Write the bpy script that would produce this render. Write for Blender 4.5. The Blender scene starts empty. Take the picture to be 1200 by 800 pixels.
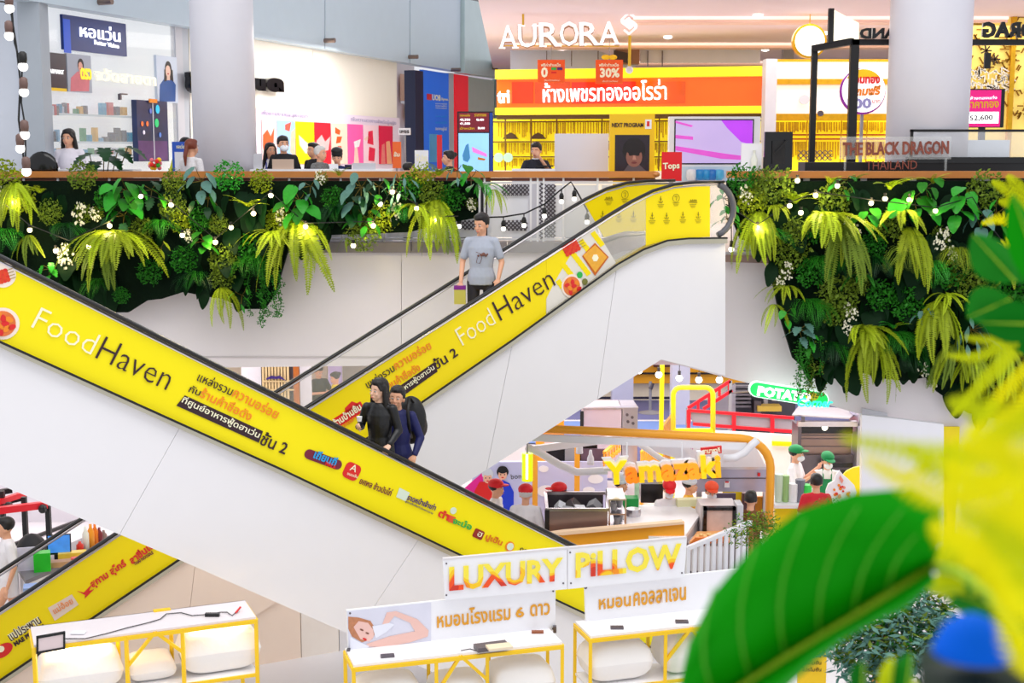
import bpy, math, random
from mathutils import Vector, Matrix, Euler
random.seed(7)
R = math.radians
SC = bpy.context.scene
COL = SC.collection
# ---------------------------------------------------------------- camera
FP = 1600.0                      # focal length in pixels of a 1200 wide frame
CZ = 1.4                         # eye height above the upper floor (z = 0)
PITCH = math.atan((400-182)/FP)
cam = bpy.data.cameras.new('camera'); camo = bpy.data.objects.new('camera', cam); COL.objects.link(camo)
camo.location = (0, 0, CZ); camo.rotation_euler = (math.pi/2-PITCH, 0, 0)
cam.sensor_width = 36; cam.lens = 48; cam.clip_start = .05; cam.clip_end = 300
cam.dof.use_dof = True; cam.dof.focus_distance = 17; cam.dof.aperture_fstop = 4.2
SC.camera = camo
# ---------------------------------------------------------------- light, exposure
w = bpy.data.worlds.new('hall_daylight'); SC.world = w; w.use_nodes = True
w.node_tree.nodes['Background'].inputs[0].default_value = (.93, .95, 1, 1)
w.node_tree.nodes['Background'].inputs[1].default_value = .8
SC.view_settings.view_transform = 'Standard'; SC.view_settings.look = 'None'
SC.view_settings.exposure = 0.14; SC.view_settings.gamma = 1
try: SC.view_settings.use_curve_mapping = False
except Exception: pass
def area(name, loc, rot, sx, sy, power, col=(1, 1, 1)):
    l = bpy.data.lights.new(name, 'AREA'); l.shape = 'RECTANGLE'; l.size = sx; l.size_y = sy; l.energy = power; l.color = col
    o = bpy.data.objects.new(name, l); COL.objects.link(o); o.location = loc; o.rotation_euler = rot; return o
area('atrium_skylight', (0, 9, 11), (R(-12), 0, 0), 18, 9, 1500, (1, .98, .96))
area('upper_hall_light', (-2.3, 27.5, 3.75), (0, 0, 0), 3, 6, 300, (1, .97, .93))  # unseen lamp, strengthened and moved to brighten the cream wall
area('upper_hall_light', (8, 26, 3.75), (0, 0, 0), 8, 4, 240, (1, .95, .9))
area('food_hall_light', (4, 23, -1.75), (0, 0, 0), 10, 5, 420, (1, .98, .95))
area('food_hall_light', (3, 30.5, -1.75), (0, 0, 0), 12, 4, 240, (1, .96, .9))
area('food_hall_light', (-8, 24, -1.75), (0, 0, 0), 10, 8, 330, (1, .97, .95))
# ---------------------------------------------------------------- geometry helpers
fw = Vector((0, math.cos(PITCH), -math.sin(PITCH))); up = Vector((0, math.sin(PITCH), math.cos(PITCH))); EYE = Vector((0, 0, CZ))
def ray(px, py): return Vector((1, 0, 0))*((px-600)/FP) + up*((400-py)/FP) + fw
def P(px, py, Y): d = ray(px, py); return EYE + d*(Y/d.y)
def Pz(px, py, z): d = ray(px, py); return EYE + d*((z-CZ)/d.z)
class Pl:                        # a vertical plane through a point, facing the viewer
    def __init__(s, p, a):
        s.p = Vector(p); a = R(a); s.u = Vector((math.cos(a), math.sin(a), 0)); s.n = Vector((math.sin(a), -math.cos(a), 0))
    def at(s, px, py):
        d = ray(px, py); return EYE + d*((s.p-EYE).dot(s.n)/d.dot(s.n))
    def uz(s, px, py): q = s.at(px, py)-s.p; return q.dot(s.u), q.z+s.p.z
    def w(s, u, z, d=0): q = s.p + s.u*u + s.n*d; return Vector((q.x, q.y, z))
    def back(s, d): q = Pl(s.p - s.n*d, 0); q.u = s.u; q.n = s.n; return q
def PLY(Y, a=0): return Pl((0, Y, 0), a)
class MB:
    def __init__(s): s.v = []; s.f = []
    def add(s, vs, fs):
        k = len(s.v); s.v += [Vector(x) for x in vs]; s.f += [[i+k for i in f] for f in fs]; return s
    def box(s, c, sz, rot=None):
        c = Vector(c); vs = []
        for x in (-.5, .5):
            for y in (-.5, .5):
                for z in (-.5, .5):
                    q = Vector((x*sz[0], y*sz[1], z*sz[2])); vs.append(c + (rot @ q if rot else q))
        return s.add(vs, [(0, 1, 3, 2), (4, 6, 7, 5), (0, 4, 5, 1), (2, 3, 7, 6), (0, 2, 6, 4), (1, 5, 7, 3)])
    def prism(s, pts, off):      # polygon of world points extruded by a vector
        pts = [Vector(p) for p in pts]; off = Vector(off); n = len(pts)
        return s.add(pts+[p+off for p in pts], [list(range(n)), list(range(2*n-1, n-1, -1))]+[(i, i+n, (i+1) % n+n, (i+1) % n) for i in range(n)])
    def strip(s, top, bot, off): # a band between two equal-length polylines, extruded
        n = len(top); off = Vector(off); vs = list(top)+list(bot)+[p+off for p in top]+[p+off for p in bot]; fs = []
        for i in range(n-1):
            fs += [(i, i+1, n+i+1, n+i), (2*n+i+1, 2*n+i, 3*n+i, 3*n+i+1), (i, 2*n+i, 2*n+i+1, i+1), (n+i+1, 3*n+i+1, 3*n+i, n+i)]
        fs += [(0, n, 3*n, 2*n), (n-1, 3*n-1, 4*n-1, 2*n-1)]
        return s.add(vs, fs)
    def bar(s, a, b, w, h=None, upv=(0, 0, 1)):
        a = Vector(a); b = Vector(b); h = h or w; d = (b-a).normalized(); uv = Vector(upv)
        if abs(d.dot(uv)) > .97: uv = Vector((0, 1, 0))
        x = d.cross(uv).normalized()*w/2; y = x.cross(d).normalized()*h/2
        return s.add([a-x-y, a+x-y, a+x+y, a-x+y, b-x-y, b+x-y, b+x+y, b-x+y], [(0, 3, 2, 1), (4, 5, 6, 7), (0, 1, 5, 4), (1, 2, 6, 5), (2, 3, 7, 6), (3, 0, 4, 7)])
    def tube(s, pts, r, n=8, sy=1, cap=True):
        pts = [Vector(p) for p in pts]; rs = r if isinstance(r, (list, tuple)) else [r]*len(pts); k0 = len(s.v); prev = None
        for i, p in enumerate(pts):
            d = (pts[min(i+1, len(pts)-1)]-pts[max(i-1, 0)])
            if d.length < 1e-9: d = Vector((0, 0, 1))
            d.normalize()
            if prev is None: prev = Vector((0, 0, 1)) if abs(d.z) < .9 else Vector((1, 0, 0))
            x = d.cross(prev)
            if x.length < 1e-5: x = d.cross(Vector((0, 1, 0)))
            x.normalize(); y = x.cross(d).normalized(); prev = y
            for j in range(n):
                a = 2*math.pi*j/n; s.v.append(p + x*math.cos(a)*rs[i] + y*math.sin(a)*rs[i]*sy)
        m = len(pts)
        for i in range(m-1):
            for j in range(n):
                s.f.append([k0+i*n+j, k0+i*n+(j+1) % n, k0+(i+1)*n+(j+1) % n, k0+(i+1)*n+j])
        if cap: s.f.append([k0+j for j in range(n)][::-1]); s.f.append([k0+(m-1)*n+j for j in range(n)])
        return s
    def lathe(s, prof, c=(0, 0, 0), n=12, sx=1, sy=1):
        c = Vector(c); k0 = len(s.v); m = len(prof)
        for r, z in prof:
            for j in range(n):
                a = 2*math.pi*j/n; s.v.append(c+Vector((r*math.cos(a)*sx, r*math.sin(a)*sy, z)))
        for i in range(m-1):
            for j in range(n): s.f.append([k0+i*n+j, k0+i*n+(j+1) % n, k0+(i+1)*n+(j+1) % n, k0+(i+1)*n+j])
        s.f.append([k0+j for j in range(n)][::-1]); s.f.append([k0+(m-1)*n+j for j in range(n)])
        return s
    def ball(s, c, r, n=10, m=7, rot=None):
        r = Vector((r, r, r)) if not hasattr(r, '__len__') else Vector(r); c = Vector(c); k0 = len(s.v)
        for i in range(m+1):
            t = math.pi*i/m
            for j in range(n):
                a = 2*math.pi*j/n; q = Vector((math.sin(t)*math.cos(a)*r.x, math.sin(t)*math.sin(a)*r.y, math.cos(t)*r.z)); s.v.append(c+(rot @ q if rot else q))
        for i in range(m):
            for j in range(n): s.f.append([k0+i*n+j, k0+(i+1)*n+j, k0+(i+1)*n+(j+1) % n, k0+i*n+(j+1) % n])
        return s
    def mesh(s, name, mt, smooth=False, o=(0, 0, 0)):
        o = Vector(o); me = bpy.data.meshes.new(name); me.from_pydata([v-o for v in s.v], [], s.f); me.materials.append(mt)
        if smooth: me.polygons.foreach_set('use_smooth', [True]*len(me.polygons))
        me.update(); return me
    def build(s, name, mt, parent=None, smooth=False, origin=None):
        o = wloc(parent) if parent else (Vector(origin) if origin is not None else s.base())
        ob = bpy.data.objects.new(name, s.mesh(name, mt, smooth, o)); COL.objects.link(ob)
        if parent: ob.parent = parent
        else: ob.location = o
        return ob
    def base(s):
        xs = [v.x for v in s.v]; ys = [v.y for v in s.v]; zs = [v.z for v in s.v]
        return Vector(((min(xs)+max(xs))/2, (min(ys)+max(ys))/2, min(zs)))
def wloc(o):
    v = Vector((0, 0, 0))
    while o: v += o.location; o = o.parent
    return v
def T(name, label, cat, loc, group=None):
    o = bpy.data.objects.new(name, None); COL.objects.link(o); o.location = loc; o.empty_display_size = .1
    o['label'] = label; o['category'] = cat
    if group: o['group'] = group
    return o
def tag(o, label, cat, group=None, kind=None):
    o['label'] = label; o['category'] = cat
    if group: o['group'] = group
    if kind: o['kind'] = kind
    return o
def st(o): o['kind'] = 'structure'; return o
def lab(o, l): o['label'] = l; return o
def stuff(o): o['kind'] = 'stuff'; return o
def post_to_floor(t, x, y, w, d, z1, mt, name='base_post', z0=0):
    return MB().box((x, y, (z0+z1)/2), (w, d, z1-z0)).build(name, mt, t)
def cp(o, parent=None, loc=None, rot=None, sc=None, label=None, deep=True):
    c = o.copy(); COL.objects.link(c); c.parent = parent
    if loc is not None: c.location = loc
    if rot is not None: c.rotation_euler = rot
    if sc is not None: c.scale = sc if hasattr(sc, '__len__') else (sc, sc, sc)
    if label: c['label'] = label
    if deep:
        for k in KIDS.get(o.name, []) or [x for x in o.children]: cp(k, c)
    return c
KIDS = {}
ORD = ['first', 'second', 'third', 'fourth', 'fifth', 'sixth', 'seventh', 'eighth', 'ninth', 'tenth', 'eleventh', 'twelfth', 'thirteenth', 'fourteenth', 'fifteenth', 'sixteenth', 'seventeenth', 'eighteenth', 'nineteenth', 'twentieth', 'twenty-first', 'twenty-second', 'twenty-third', 'twenty-fourth']
def place(me, name, parent, loc, rot=(0, 0, 0), sc=1):
    o = bpy.data.objects.new(name, me); COL.objects.link(o); o.parent = parent; o.location = loc; o.rotation_euler = rot
    o.scale = sc if hasattr(sc, '__len__') else (sc, sc, sc); return o
# ---------------------------------------------------------------- materials
MC = {}
def M(name, c=(.8, .8, .8), rough=.5, metal=0, emit=0, var=.06, vs=3, bump=0, bs=40, alpha=1, trans=0, spec=.5, coat=0, ec=None, sss=0):
    if name in MC: return MC[name]
    m = bpy.data.materials.new(name); m.use_nodes = True; nt = m.node_tree; b = nt.nodes['Principled BSDF']
    b.inputs['Roughness'].default_value = rough; b.inputs['Metallic'].default_value = metal; b.inputs['Specular IOR Level'].default_value = spec
    b.inputs['Base Color'].default_value = (*c, 1); b.inputs['Coat Weight'].default_value = coat
    if alpha < 1: b.inputs['Alpha'].default_value = alpha
    if trans: b.inputs['Transmission Weight'].default_value = trans
    if emit:
        b.inputs['Emission Color'].default_value = (*(ec or c), 1); b.inputs['Emission Strength'].default_value = emit
    if var or bump:
        tc = nt.nodes.new('ShaderNodeTexCoord')
        nz = nt.nodes.new('ShaderNodeTexNoise'); nz.inputs['Scale'].default_value = vs; nz.inputs['Detail'].default_value = 3
        nt.links.new(tc.outputs['Object'], nz.inputs['Vector'])
        if var:
            mx = nt.nodes.new('ShaderNodeMix'); mx.data_type = 'RGBA'
            mx.inputs[6].default_value = (*[x*(1-var) for x in c], 1); mx.inputs[7].default_value = (*[min(1, x*(1+var)) for x in c], 1)
            nt.links.new(nz.outputs['Fac'], mx.inputs[0]); nt.links.new(mx.outputs[2], b.inputs['Base Color'])
        if bump:
            n2 = nt.nodes.new('ShaderNodeTexNoise'); n2.inputs['Scale'].default_value = bs; nt.links.new(tc.outputs['Object'], n2.inputs['Vector'])
            bp = nt.nodes.new('ShaderNodeBump'); bp.inputs['Strength'].default_value = bump; bp.inputs['Distance'].default_value = .01
            nt.links.new(n2.outputs['Fac'], bp.inputs['Height']); nt.links.new(bp.outputs['Normal'], b.inputs['Normal'])
    MC[name] = m; return m
def S(r, g, b):                  # sRGB 0-255 to linear
    return tuple(((x/255)/12.92 if x/255 <= .04045 else (((x/255)+.055)/1.055)**2.4) for x in (r, g, b))
white = M('white_paint', S(238, 236, 238), .55, var=.02)
clad = M('escalator_cladding_white', S(240, 238, 240), .4, var=.015)
fasc = M('fascia_white', S(240, 234, 236), .6, var=.02)
black = M('matte_black', S(14, 13, 16), .5)
blackp = M('black_rubber', S(18, 16, 18), .28)
gloss_black = M('gloss_black', S(8, 8, 10), .15)
steel = M('brushed_steel', S(205, 200, 205), .28, 1, var=.12, vs=8)
dsteel = M('dark_steel', S(110, 104, 110), .35, 1, var=.15)
yel = M('yellow_print', S(255, 236, 0), .4, var=.015, spec=.3)
yelf = M('yellow_frame', S(255, 205, 10), .4)
orange = M('orange_paint', S(255, 165, 20), .45)
red = M('red_paint', S(215, 25, 25), .4)
wood = M('rail_wood', S(205, 130, 60), .35, var=.15, vs=6)
grey = M('grey_paint', S(150, 150, 155), .5)
lgrey = M('light_grey', S(205, 205, 212), .5)
pinkgrey = M('stone_grey', S(150, 140, 142), .6, var=.15, vs=5)
glassm = M('clear_glass', (.95, .98, .97), .02, 0, var=0, alpha=.16, spec=.6)
paper = M('white_board', S(244, 244, 248), .45, var=.01)
# ---------------------------------------------------------------- planar drawing on vertical planes
def rect_pts(pl, x0, y0, x1, y1):
    xm, ym = (x0+x1)/2, (y0+y1)/2
    u0 = pl.uz(x0, ym)[0]; u1 = pl.uz(x1, ym)[0]; z1 = pl.uz(xm, y0)[1]; z0 = pl.uz(xm, y1)[1]
    return u0, z0, u1, z1
def rect(pl, x0, y0, x1, y1, name, mt, parent=None, th=.02, d=0, mb=None):   # a plate standing proud of plane pl by d, th thick
    u0, z0, u1, z1 = rect_pts(pl, x0, y0, x1, y1); mb2 = mb or MB()
    mb2.prism([pl.w(u0, z0, d), pl.w(u1, z0, d), pl.w(u1, z1, d), pl.w(u0, z1, d)], -pl.n*th)
    return mb2 if mb else mb2.build(name, mt, parent)
def poly(pl, pts, name, mt, parent=None, th=.02, d=0, mb=None):              # outline given where the picture shows it, built on the plane
    mb2 = mb or MB(); q = [pl.at(*p)+pl.n*d for p in pts]
    mb2.prism(q, -pl.n*th); return mb2 if mb else mb2.build(name, mt, parent)
def disc(pl, px, py, rpx, name, mt, parent=None, th=.01, d=0, n=20, sx=1, mb=None, rot=0):
    c = pl.at(px, py)+pl.n*d; r = rpx*c.y/FP; mb2 = mb or MB()
    pts = []
    for j in range(n):
        a = 2*math.pi*j/n; x, y = r*sx*math.cos(a), r*math.sin(a); pts.append(c+pl.u*(x*math.cos(rot)-y*math.sin(rot))+Vector((0, 0, x*math.sin(rot)+y*math.cos(rot))))
    mb2.prism(pts, -pl.n*th); return mb2 if mb else mb2.build(name, mt, parent)
TC = {}
def text_raw(s, bold=0, th=.1, shear=0, res=2):
    k = (s, bold, th, shear, res)
    if k not in TC:
        c = bpy.data.curves.new('lettering', 'FONT'); c.body = s; c.extrude = th/2; c.offset = bold; c.resolution_u = res; c.shear = shear
        o = bpy.data.objects.new('lettering', c); me = bpy.data.meshes.new_from_object(o)
        vs = [v.co.copy() for v in me.vertices]; fs = [list(p.vertices) for p in me.polygons]
        bpy.data.objects.remove(o); bpy.data.curves.remove(c); bpy.data.meshes.remove(me)
        x0 = min(v.x for v in vs); x1 = max(v.x for v in vs); y0 = min(v.y for v in vs); y1 = max(v.y for v in vs)
        for v in vs: v.x = (v.x-x0)/(x1-x0); v.y = (v.y-y0)/(y1-y0); v.z = v.z/th+.5
        TC[k] = (vs, fs, (y1-y0)/(x1-x0))
    return TC[k]
def letters(s, A, B, h, n, th, name, mt, parent=None, bold=0, shear=0, res=2, split=False, colors=None):
    """lettering from A to B (its bottom line), of height h (None: natural), standing out along n by th"""
    vs, fs, asp = text_raw(s, bold, .1, shear, res); A = Vector(A); B = Vector(B); U = B-A; n = Vector(n); V = n.cross(U).normalized()*(h or U.length*asp)
    W = [A+U*v.x+V*v.y+n*th*v.z for v in vs]
    if not split: return MB().add(W, fs).build(name, mt, parent)
    par = list(range(len(vs)))
    def find(i):
        while par[i] != i: par[i] = par[par[i]]; i = par[i]
        return i
    for f in fs:
        for j in f[1:]: par[find(j)] = find(f[0])
    isl = {}
    for i in range(len(vs)): isl.setdefault(find(i), []).append(i)
    L = sorted([[min(vs[i].x for i in g), max(vs[i].x for i in g), set(g)] for g in isl.values()], key=lambda q: q[0]); out = []
    for g in L:
        if out and (min(out[-1][1], g[1])-g[0]) > .6*min(g[1]-g[0], out[-1][1]-out[-1][0]): out[-1][1] = max(out[-1][1], g[1]); out[-1][2] |= g[2]
        else: out.append(g)
    for k, g in enumerate(out):
        ix = sorted(g[2]); mp = {i: j for j, i in enumerate(ix)}
        MB().add([W[i] for i in ix], [[mp[i] for i in f] for f in fs if f[0] in mp]).build(name, colors[k % len(colors)] if colors else mt, parent)
def lx(pl, s, xa, ya, xb, yb, hpx, mt, parent=None, d=.004, th=.004, name='lettering', **k):   # lettering along a line seen from (xa,ya) to (xb,yb)
    A = pl.at(xa, ya)+pl.n*d; B = pl.at(xb, yb)+pl.n*d
    h = None if not hpx else hpx*(A.y+B.y)/2/FP
    return letters(s, A, B, h, pl.n, th, name, mt, parent, **k)
def wallbox(pl, x0, y0, x1, y1, depth, name, mt, parent=None, d=0): return rect(pl, x0, y0, x1, y1, name, mt, parent, th=depth, d=d)
# ================================================================ SETTING
FL = -4.75                        # food hall floor
carpet = M('blue_carpet', S(118, 122, 170), .9, var=.1, vs=20, bump=.3)
tile = M('pale_floor_tile', S(225, 222, 226), .25, var=.04, vs=1.5)
ceilm = M('ceiling_white', S(246, 224, 226), .7, var=.02)
YE = 20.0                         # slab edge
def slab(name, x0, x1, y0, y1, z0, z1, mt): return st(MB().box(((x0+x1)/2, (y0+y1)/2, (z0+z1)/2), (x1-x0, y1-y0, z1-z0)).build(name, mt))
slab('floor', -16, 20, YE+.02, 46, -.12, 0, tile)
slab('floor.001', -26, 26, 6, 46, FL-.2, FL, tile)
slab('floor_carpet', 0.5, 9.5, 25.5, 34, FL+.001, FL+.02, carpet)
slab('ceiling', -.55, 20, 21.2, 46, 3.9, 4.1, ceilm)
slab('ceiling.001', -16, 20, YE+.3, 46, -1.72, -1.6, ceilm)
# ceiling coves: recessed strips across the upper ceiling, warm-lit
cove = M('cove_plaster', S(255, 214, 196), .7); covel = M('cove_lamp', (1, .78, .7), emit=.7, var=0)
for i, (y, x0, x1) in enumerate(((25.6, 2.2, 9), (31.5, 0, 14), (37.5, 0, 16))):
    st(MB().box(((x0+x1)/2, y, 3.84), (x1-x0, .5, .1)).build('trim_%d' % (i+1), cove))
    st(MB().box(((x0+x1)/2, y-.28, 3.87), (x1-x0, .06, .05)).build('trim_%d' % (i+11), covel))
sprk = MB().lathe([(.03, 0), (.09, .02), (.09, .05)], (0, 0, -.05), 10).build('ceiling_downlight', M('downlight_lamp', (1, .97, .9), emit=3, var=0), origin=(0, 0, 0))
tag(sprk, 'small round downlight set in the pale ceiling above the gold shops', 'downlight', 'downlights in the upper ceiling')
sprk.location = (2.2, 26, 3.89)
for k, (x, y) in enumerate(((4.4, 25), (6.4, 28.5), (3.3, 29.5), (8.2, 25.8), (6, 33), (10, 31), (1.2, 33.5))): cp(sprk, None, (x, y, 3.89), label='small round ceiling downlight, %s from the left above the gold shops' % ORD[[4, 5, 2, 6, 3, 7, 0][k]])
sprk['label'] = 'small round ceiling downlight, second from the left above the gold shops'
# back walls
wallm = M('far_wall', S(228, 222, 230), .6)
slab('wall_back', -16, 22, 45.8, 46, -.1, 4.1, wallm)
slab('wall_food_hall', -26, 26, 34.0, 34.2, FL, -1.7, M('food_hall_wall', S(250, 240, 215), .6))
slab('wall_food_hall_left', -14, -13.8, 14, 34, FL, -1.7, M('food_hall_wall', ()))
# fascia of the slab: left straight run, right run with its sloping soffit
PF = PLY(YE)
def fascia(name, pts, pl=PF, th=.35): return st(poly(pl, pts, name, fasc, th=th))
fascia('wall_fascia_left', [(-40, 294), (470, 294), (470, 428), (-40, 434)])
fascia('wall_fascia_middle', [(470.6, 294), (846, 294), (846, 441), (776, 422), (470.6, 427)])
PR = Pl(P(846, 300, YE), -7)
fascia('wall_fascia_right', [(846.5, 300), (1240, 305), (1240, 556), (1100, 513), (1062, 501), (905, 455), (870, 447), (846.5, 441)], PR)
st(rect(PF, -40, 417, 470, 419, 'trim_21', M('joint_grey', S(205, 198, 200), .6), th=.02, d=.012))
# grey stone kerb on the slab edge
kerb = M('stone_kerb', S(140, 132, 134), .5, var=.2, vs=6)
for i, (a, b) in enumerate(((-40, 372), (373, 426), (427, 482), (483, 538), (539, 594), (595, 660), (661, 720))):
    st(rect(PF, a, 283.5, b, 295.5, 'trim_%d' % (31+i), kerb, th=.4, d=.08))
st(poly(PR, [(844, 298), (915, 300), (915, 308), (844, 306)], 'trim_41', M('bronze_kerb', S(150, 122, 112), .4), th=.3, d=.12))
# ---------------------------------------------------------------- round columns
colm = M('column_white', S(226, 224, 232), .45, var=.03)
def column(name, x0, x1, Y, z0=0, z1=3.9, mt=None):
    xc = (x0+x1)/2; r = (x1-x0)/2*Y/FP; c = P(xc, 182, Y)
    return st(MB().lathe([(r, z0), (r, z1)], (c.x, Y, 0), 48).build(name, mt or colm, smooth=False))
def smooth_sides(o):
    for p in o.data.polygons: p.use_smooth = abs(p.normal.z) < .5
smooth_sides(column('column', 228, 300, 21.6, -.1, 6)); smooth_sides(column('column.001', 1039, 1131, 21.4, -.1, 6))
st(MB().box((P(924, 30, 33).x, 33, 2), (.25, .25, 4)).build('column.002', M('grey_steel_column', S(150, 146, 156), .4)))
# ---------------------------------------------------------------- upper railing
def railing(t, pl, xa, xb, side=1):
    rect(pl, xa, 200.6, xb, 208, 'handrail', wood, t, th=.16, d=.06)
    rect(pl, xa, 208.4, xb, 212, 'under_rail', M('rail_bracket', S(120, 60, 40), .4), t, th=.05, d=0)
    rect(pl, xa, 213, xb, 215.5, 'top_bar', white, t, th=.03, d=0)
    rect(pl, xa, 279, xb, 281.5, 'bottom_bar', white, t, th=.03, d=0)
t = T('guard_rail', 'long wooden handrail on white metal frames along the left and middle upper floor edge', 'railing', (-2, YE+.1, 0))
PRL = PLY(YE+.12); railing(t, PRL, -40, 768)
MB().ball(PRL.at(768, 204.3)+Vector((0, 0, 0)), (.07, .09, .046), 10, 6).build('rail_end', wood, t)
for x in (30, 70, 130, 190, 250, 340, 400, 446, 450, 502, 508, 562, 568, 622, 630, 637, 660, 700, 742):
    rect(PRL, x-1.2, 208, x+1.2, 294, 'post', white, t, th=.06, d=.02)
pw = M('rail_panel_white', S(240, 240, 245), .4, alpha=.75, var=0)
for a, b in ((342, 398), (402, 444), (452, 500), (510, 560), (570, 620), (640, 700), (704, 740)): rect(PRL, a+1, 217, b-1, 278, 'infill_panel', pw, t, th=.006, d=-.02)
pf = M('perforated_grille', S(92, 84, 92), .5)
def lattice(pl, x0, y0, x1, y1, step, d, parent):
    mb = MB(); u0, z0, u1, z1 = rect_pts(pl, x0, y0, x1, y1); s = step
    n = int((u1-u0+z1-z0)/s)+1
    for i in range(1, n):
        for sg in (1, -1):
            o = i*s; a = max(0, o-(z1-z0)); b = min(o, u1-u0)
            if b <= a: continue
            za, zb = z0+(o-a), z0+(o-b)
            if sg < 0: za, zb = z1-(o-a), z1-(o-b)
            mb.bar(pl.w(u0+a, za, d), pl.w(u0+b, zb, d), .018, .006, upv=pl.n)
    return stuff(mb.build('lattice', pf, parent))
for q in ((632, 214, 636, 280), (638, 216, 651, 278), (588, 216, 620, 229), (541, 258, 558, 269), (588, 258, 618, 270), (536, 233, 541, 250)): lattice(PRL, *q, .06, .02, t)
t2 = T('guard_rail.001', 'wooden handrail with dark underside running above the right green wall', 'railing', (5, YE+.1, 0))
PRR = Pl(P(846, 204, YE+.1), -1)
rect(PRR, 853, 200.4, 1215, 208.5, 'handrail', wood, t2, th=.3, d=.1)
rect(PRR, 880, 209, 1215, 216, 'under_rail', M('rail_dark_underside', S(28, 18, 20), .5), t2, th=.1, d=-.05)
for x in (900, 945, 1012, 1070, 1146, 1156): rect(PRR, x-3.5, 207, x+3.5, 219, 'post', lgrey, t2, th=.05, d=.02)
rect(PRR, 850, 216, 1215, 219, 'top_bar', lgrey, t2, th=.05)
# ================================================================ ESCALATORS
def interp(poly_, x):
    for (xa, ya), (xb, yb) in zip(poly_, poly_[1:]):
        if xa <= x <= xb: return ya+(yb-ya)*(x-xa)/(xb-xa)
    return poly_[-1][1] if x > poly_[-1][0] else poly_[0][1]
W = 1.22                           # rail to rail
bronze = M('deck_strip_metal', S(196, 190, 170), .3, .9, var=.1)
shaded_clad = M('cladding_shaded', S(255, 232, 214), .5, var=.02)  # white cladding with its warm shade put into the colour
def escalator(t, pl, rail, deck, low, xs, clads, rear=False):
    rl = [pl.at(*p) for p in rail]
    MB().tube(rl, .04, 8, .55).build('handrail', blackp, t, smooth=True)
    bk = -pl.n*W
    MB().tube([p+bk for p in rl], .04, 8, .55).build('handrail', blackp, t, smooth=True)
    MB().tube([p-Vector((0, 0, .045)) for p in rl], .012, 6).build('rail_guide', steel, t)
    MB().tube([p-Vector((0, 0, .045))+bk for p in rl], .012, 6).build('rail_guide', steel, t)
    top = [pl.at(x, interp(deck, x)) for x in xs]; bot = [pl.at(x, interp(deck, x)+6.5) for x in xs]
    MB().strip([p+pl.n*.05 for p in top], [p+pl.n*.05 for p in bot], -pl.n*.2).build('deck_strip', bronze, t)
    MB().strip([p+pl.n*.056+Vector((0, 0, .012)) for p in top], [p+pl.n*.056-Vector((0, 0, .012)) for p in top], -pl.n*.02).build('seam_strip', black, t)
    MB().strip([p+bk+Vector((0, 0, -.01)) for p in top], [p+bk for p in bot], -pl.n*.2).build('deck_strip', bronze, t)
    MB().strip([p+bk+pl.n*.1+Vector((0, 0, -.02)) for p in top], [p+bk+pl.n*.1-Vector((0, 0, .22)) for p in top], -pl.n*.03).build('skirt_panel', steel, t)
    MB().strip([p-pl.n*.12+Vector((0, 0, -.04)) for p in top], [p-pl.n*.12-Vector((0, 0, .22)) for p in top], -pl.n*.03).build('skirt_panel', steel, t)
    for i, cl in enumerate(clads): poly(pl, cl, 'cladding_panel', shaded_clad if (rear and i < 3) else clad, t, th=.04, d=0)
    for cl in clads: poly(pl, cl, 'far_cladding_panel', clad, t, th=.04, d=-W-.1)
    st_ = MB(); d = (top[-1]-top[0])
    return top
# --- rear escalator (rises to the right)
E2 = Pl(P(740, 236, 18.3), 27)
e2 = T('escalator', 'escalator rising to the upper right behind the other, a man in grey riding it', 'escalator', (E2.at(359, 700).x, E2.at(359, 700).y, FL))
r2 = [(-120, 794), (0, 714.5), (135, 625.5), (359, 477), (520, 375), (650, 292.5), (685, 270), (715, 251), (740, 236), (765, 223.5), (790, 216), (815, 213.5), (848, 213)]
d2 = [(-120, 874), (0, 795), (205, 657), (476, 482), (600, 397), (722, 309), (752, 292), (780, 281.5), (805, 279), (850, 278.5)]
x2 = [-120, 0, 205, 300, 400, 476, 540, 600, 660, 722, 737, 752, 766, 780, 792, 805, 850]
def clads(deck, low, cuts, off=6.5):
    out = []
    for (ta, ba), (tb, bb) in zip(cuts, cuts[1:]):
        top = [(ta+.5, interp(deck, ta)+off)]+[(x, y+off) for x, y in deck if ta < x < tb]+[(tb, interp(deck, tb)+off)]
        bot = [(ba+.5, interp(low, ba))]+[(x, y) for x, y in low if ba < x < bb]+[(bb, interp(low, bb))]
        out.append(top+bot[::-1])
    return out
l2 = [(-160, 1000), (0, 910), (205, 782), (360, 682), (545, 566), (680, 480), (775, 421), (850, 440)]
escalator(e2, E2, r2, d2, l2, x2, clads(d2, l2, [(-120, -160), (60, 40), (230, 215), (372, 351), (600, 570), (722, 700), (850, 850)]), rear=True)
# --- front escalator (falls to the right)
E1 = Pl(P(0, 300, 12), 27)
e1 = T('escalator.001', 'escalator descending across the front from upper left to lower right, a couple riding on it', 'escalator', (E1.at(335, 700).x, E1.at(335, 700).y, FL))
r1 = [(-330, 134), (-160, 219), (0, 300.5), (170, 386.5), (335, 469), (500, 552), (670, 638), (800, 703), (858, 733)]
d1 = [(-330, 250), (-160, 326), (0, 400), (165, 475), (330, 549.5), (540, 650), (685, 718), (777, 765), (860, 806)]
l1 = [(-370, 420), (-160, 503), (0, 568), (140, 626), (213, 657), (405, 741), (600, 830), (860, 945)]
x1 = [-330, -160, 0, 165, 330, 540, 685, 777, 860]
escalator(e1, E1, r1, d1, l1, x1, clads(d1, l1, [(-330, -370), (-80, -150), (210, 140), (490, 415), (740, 675), (860, 860)]))
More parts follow.
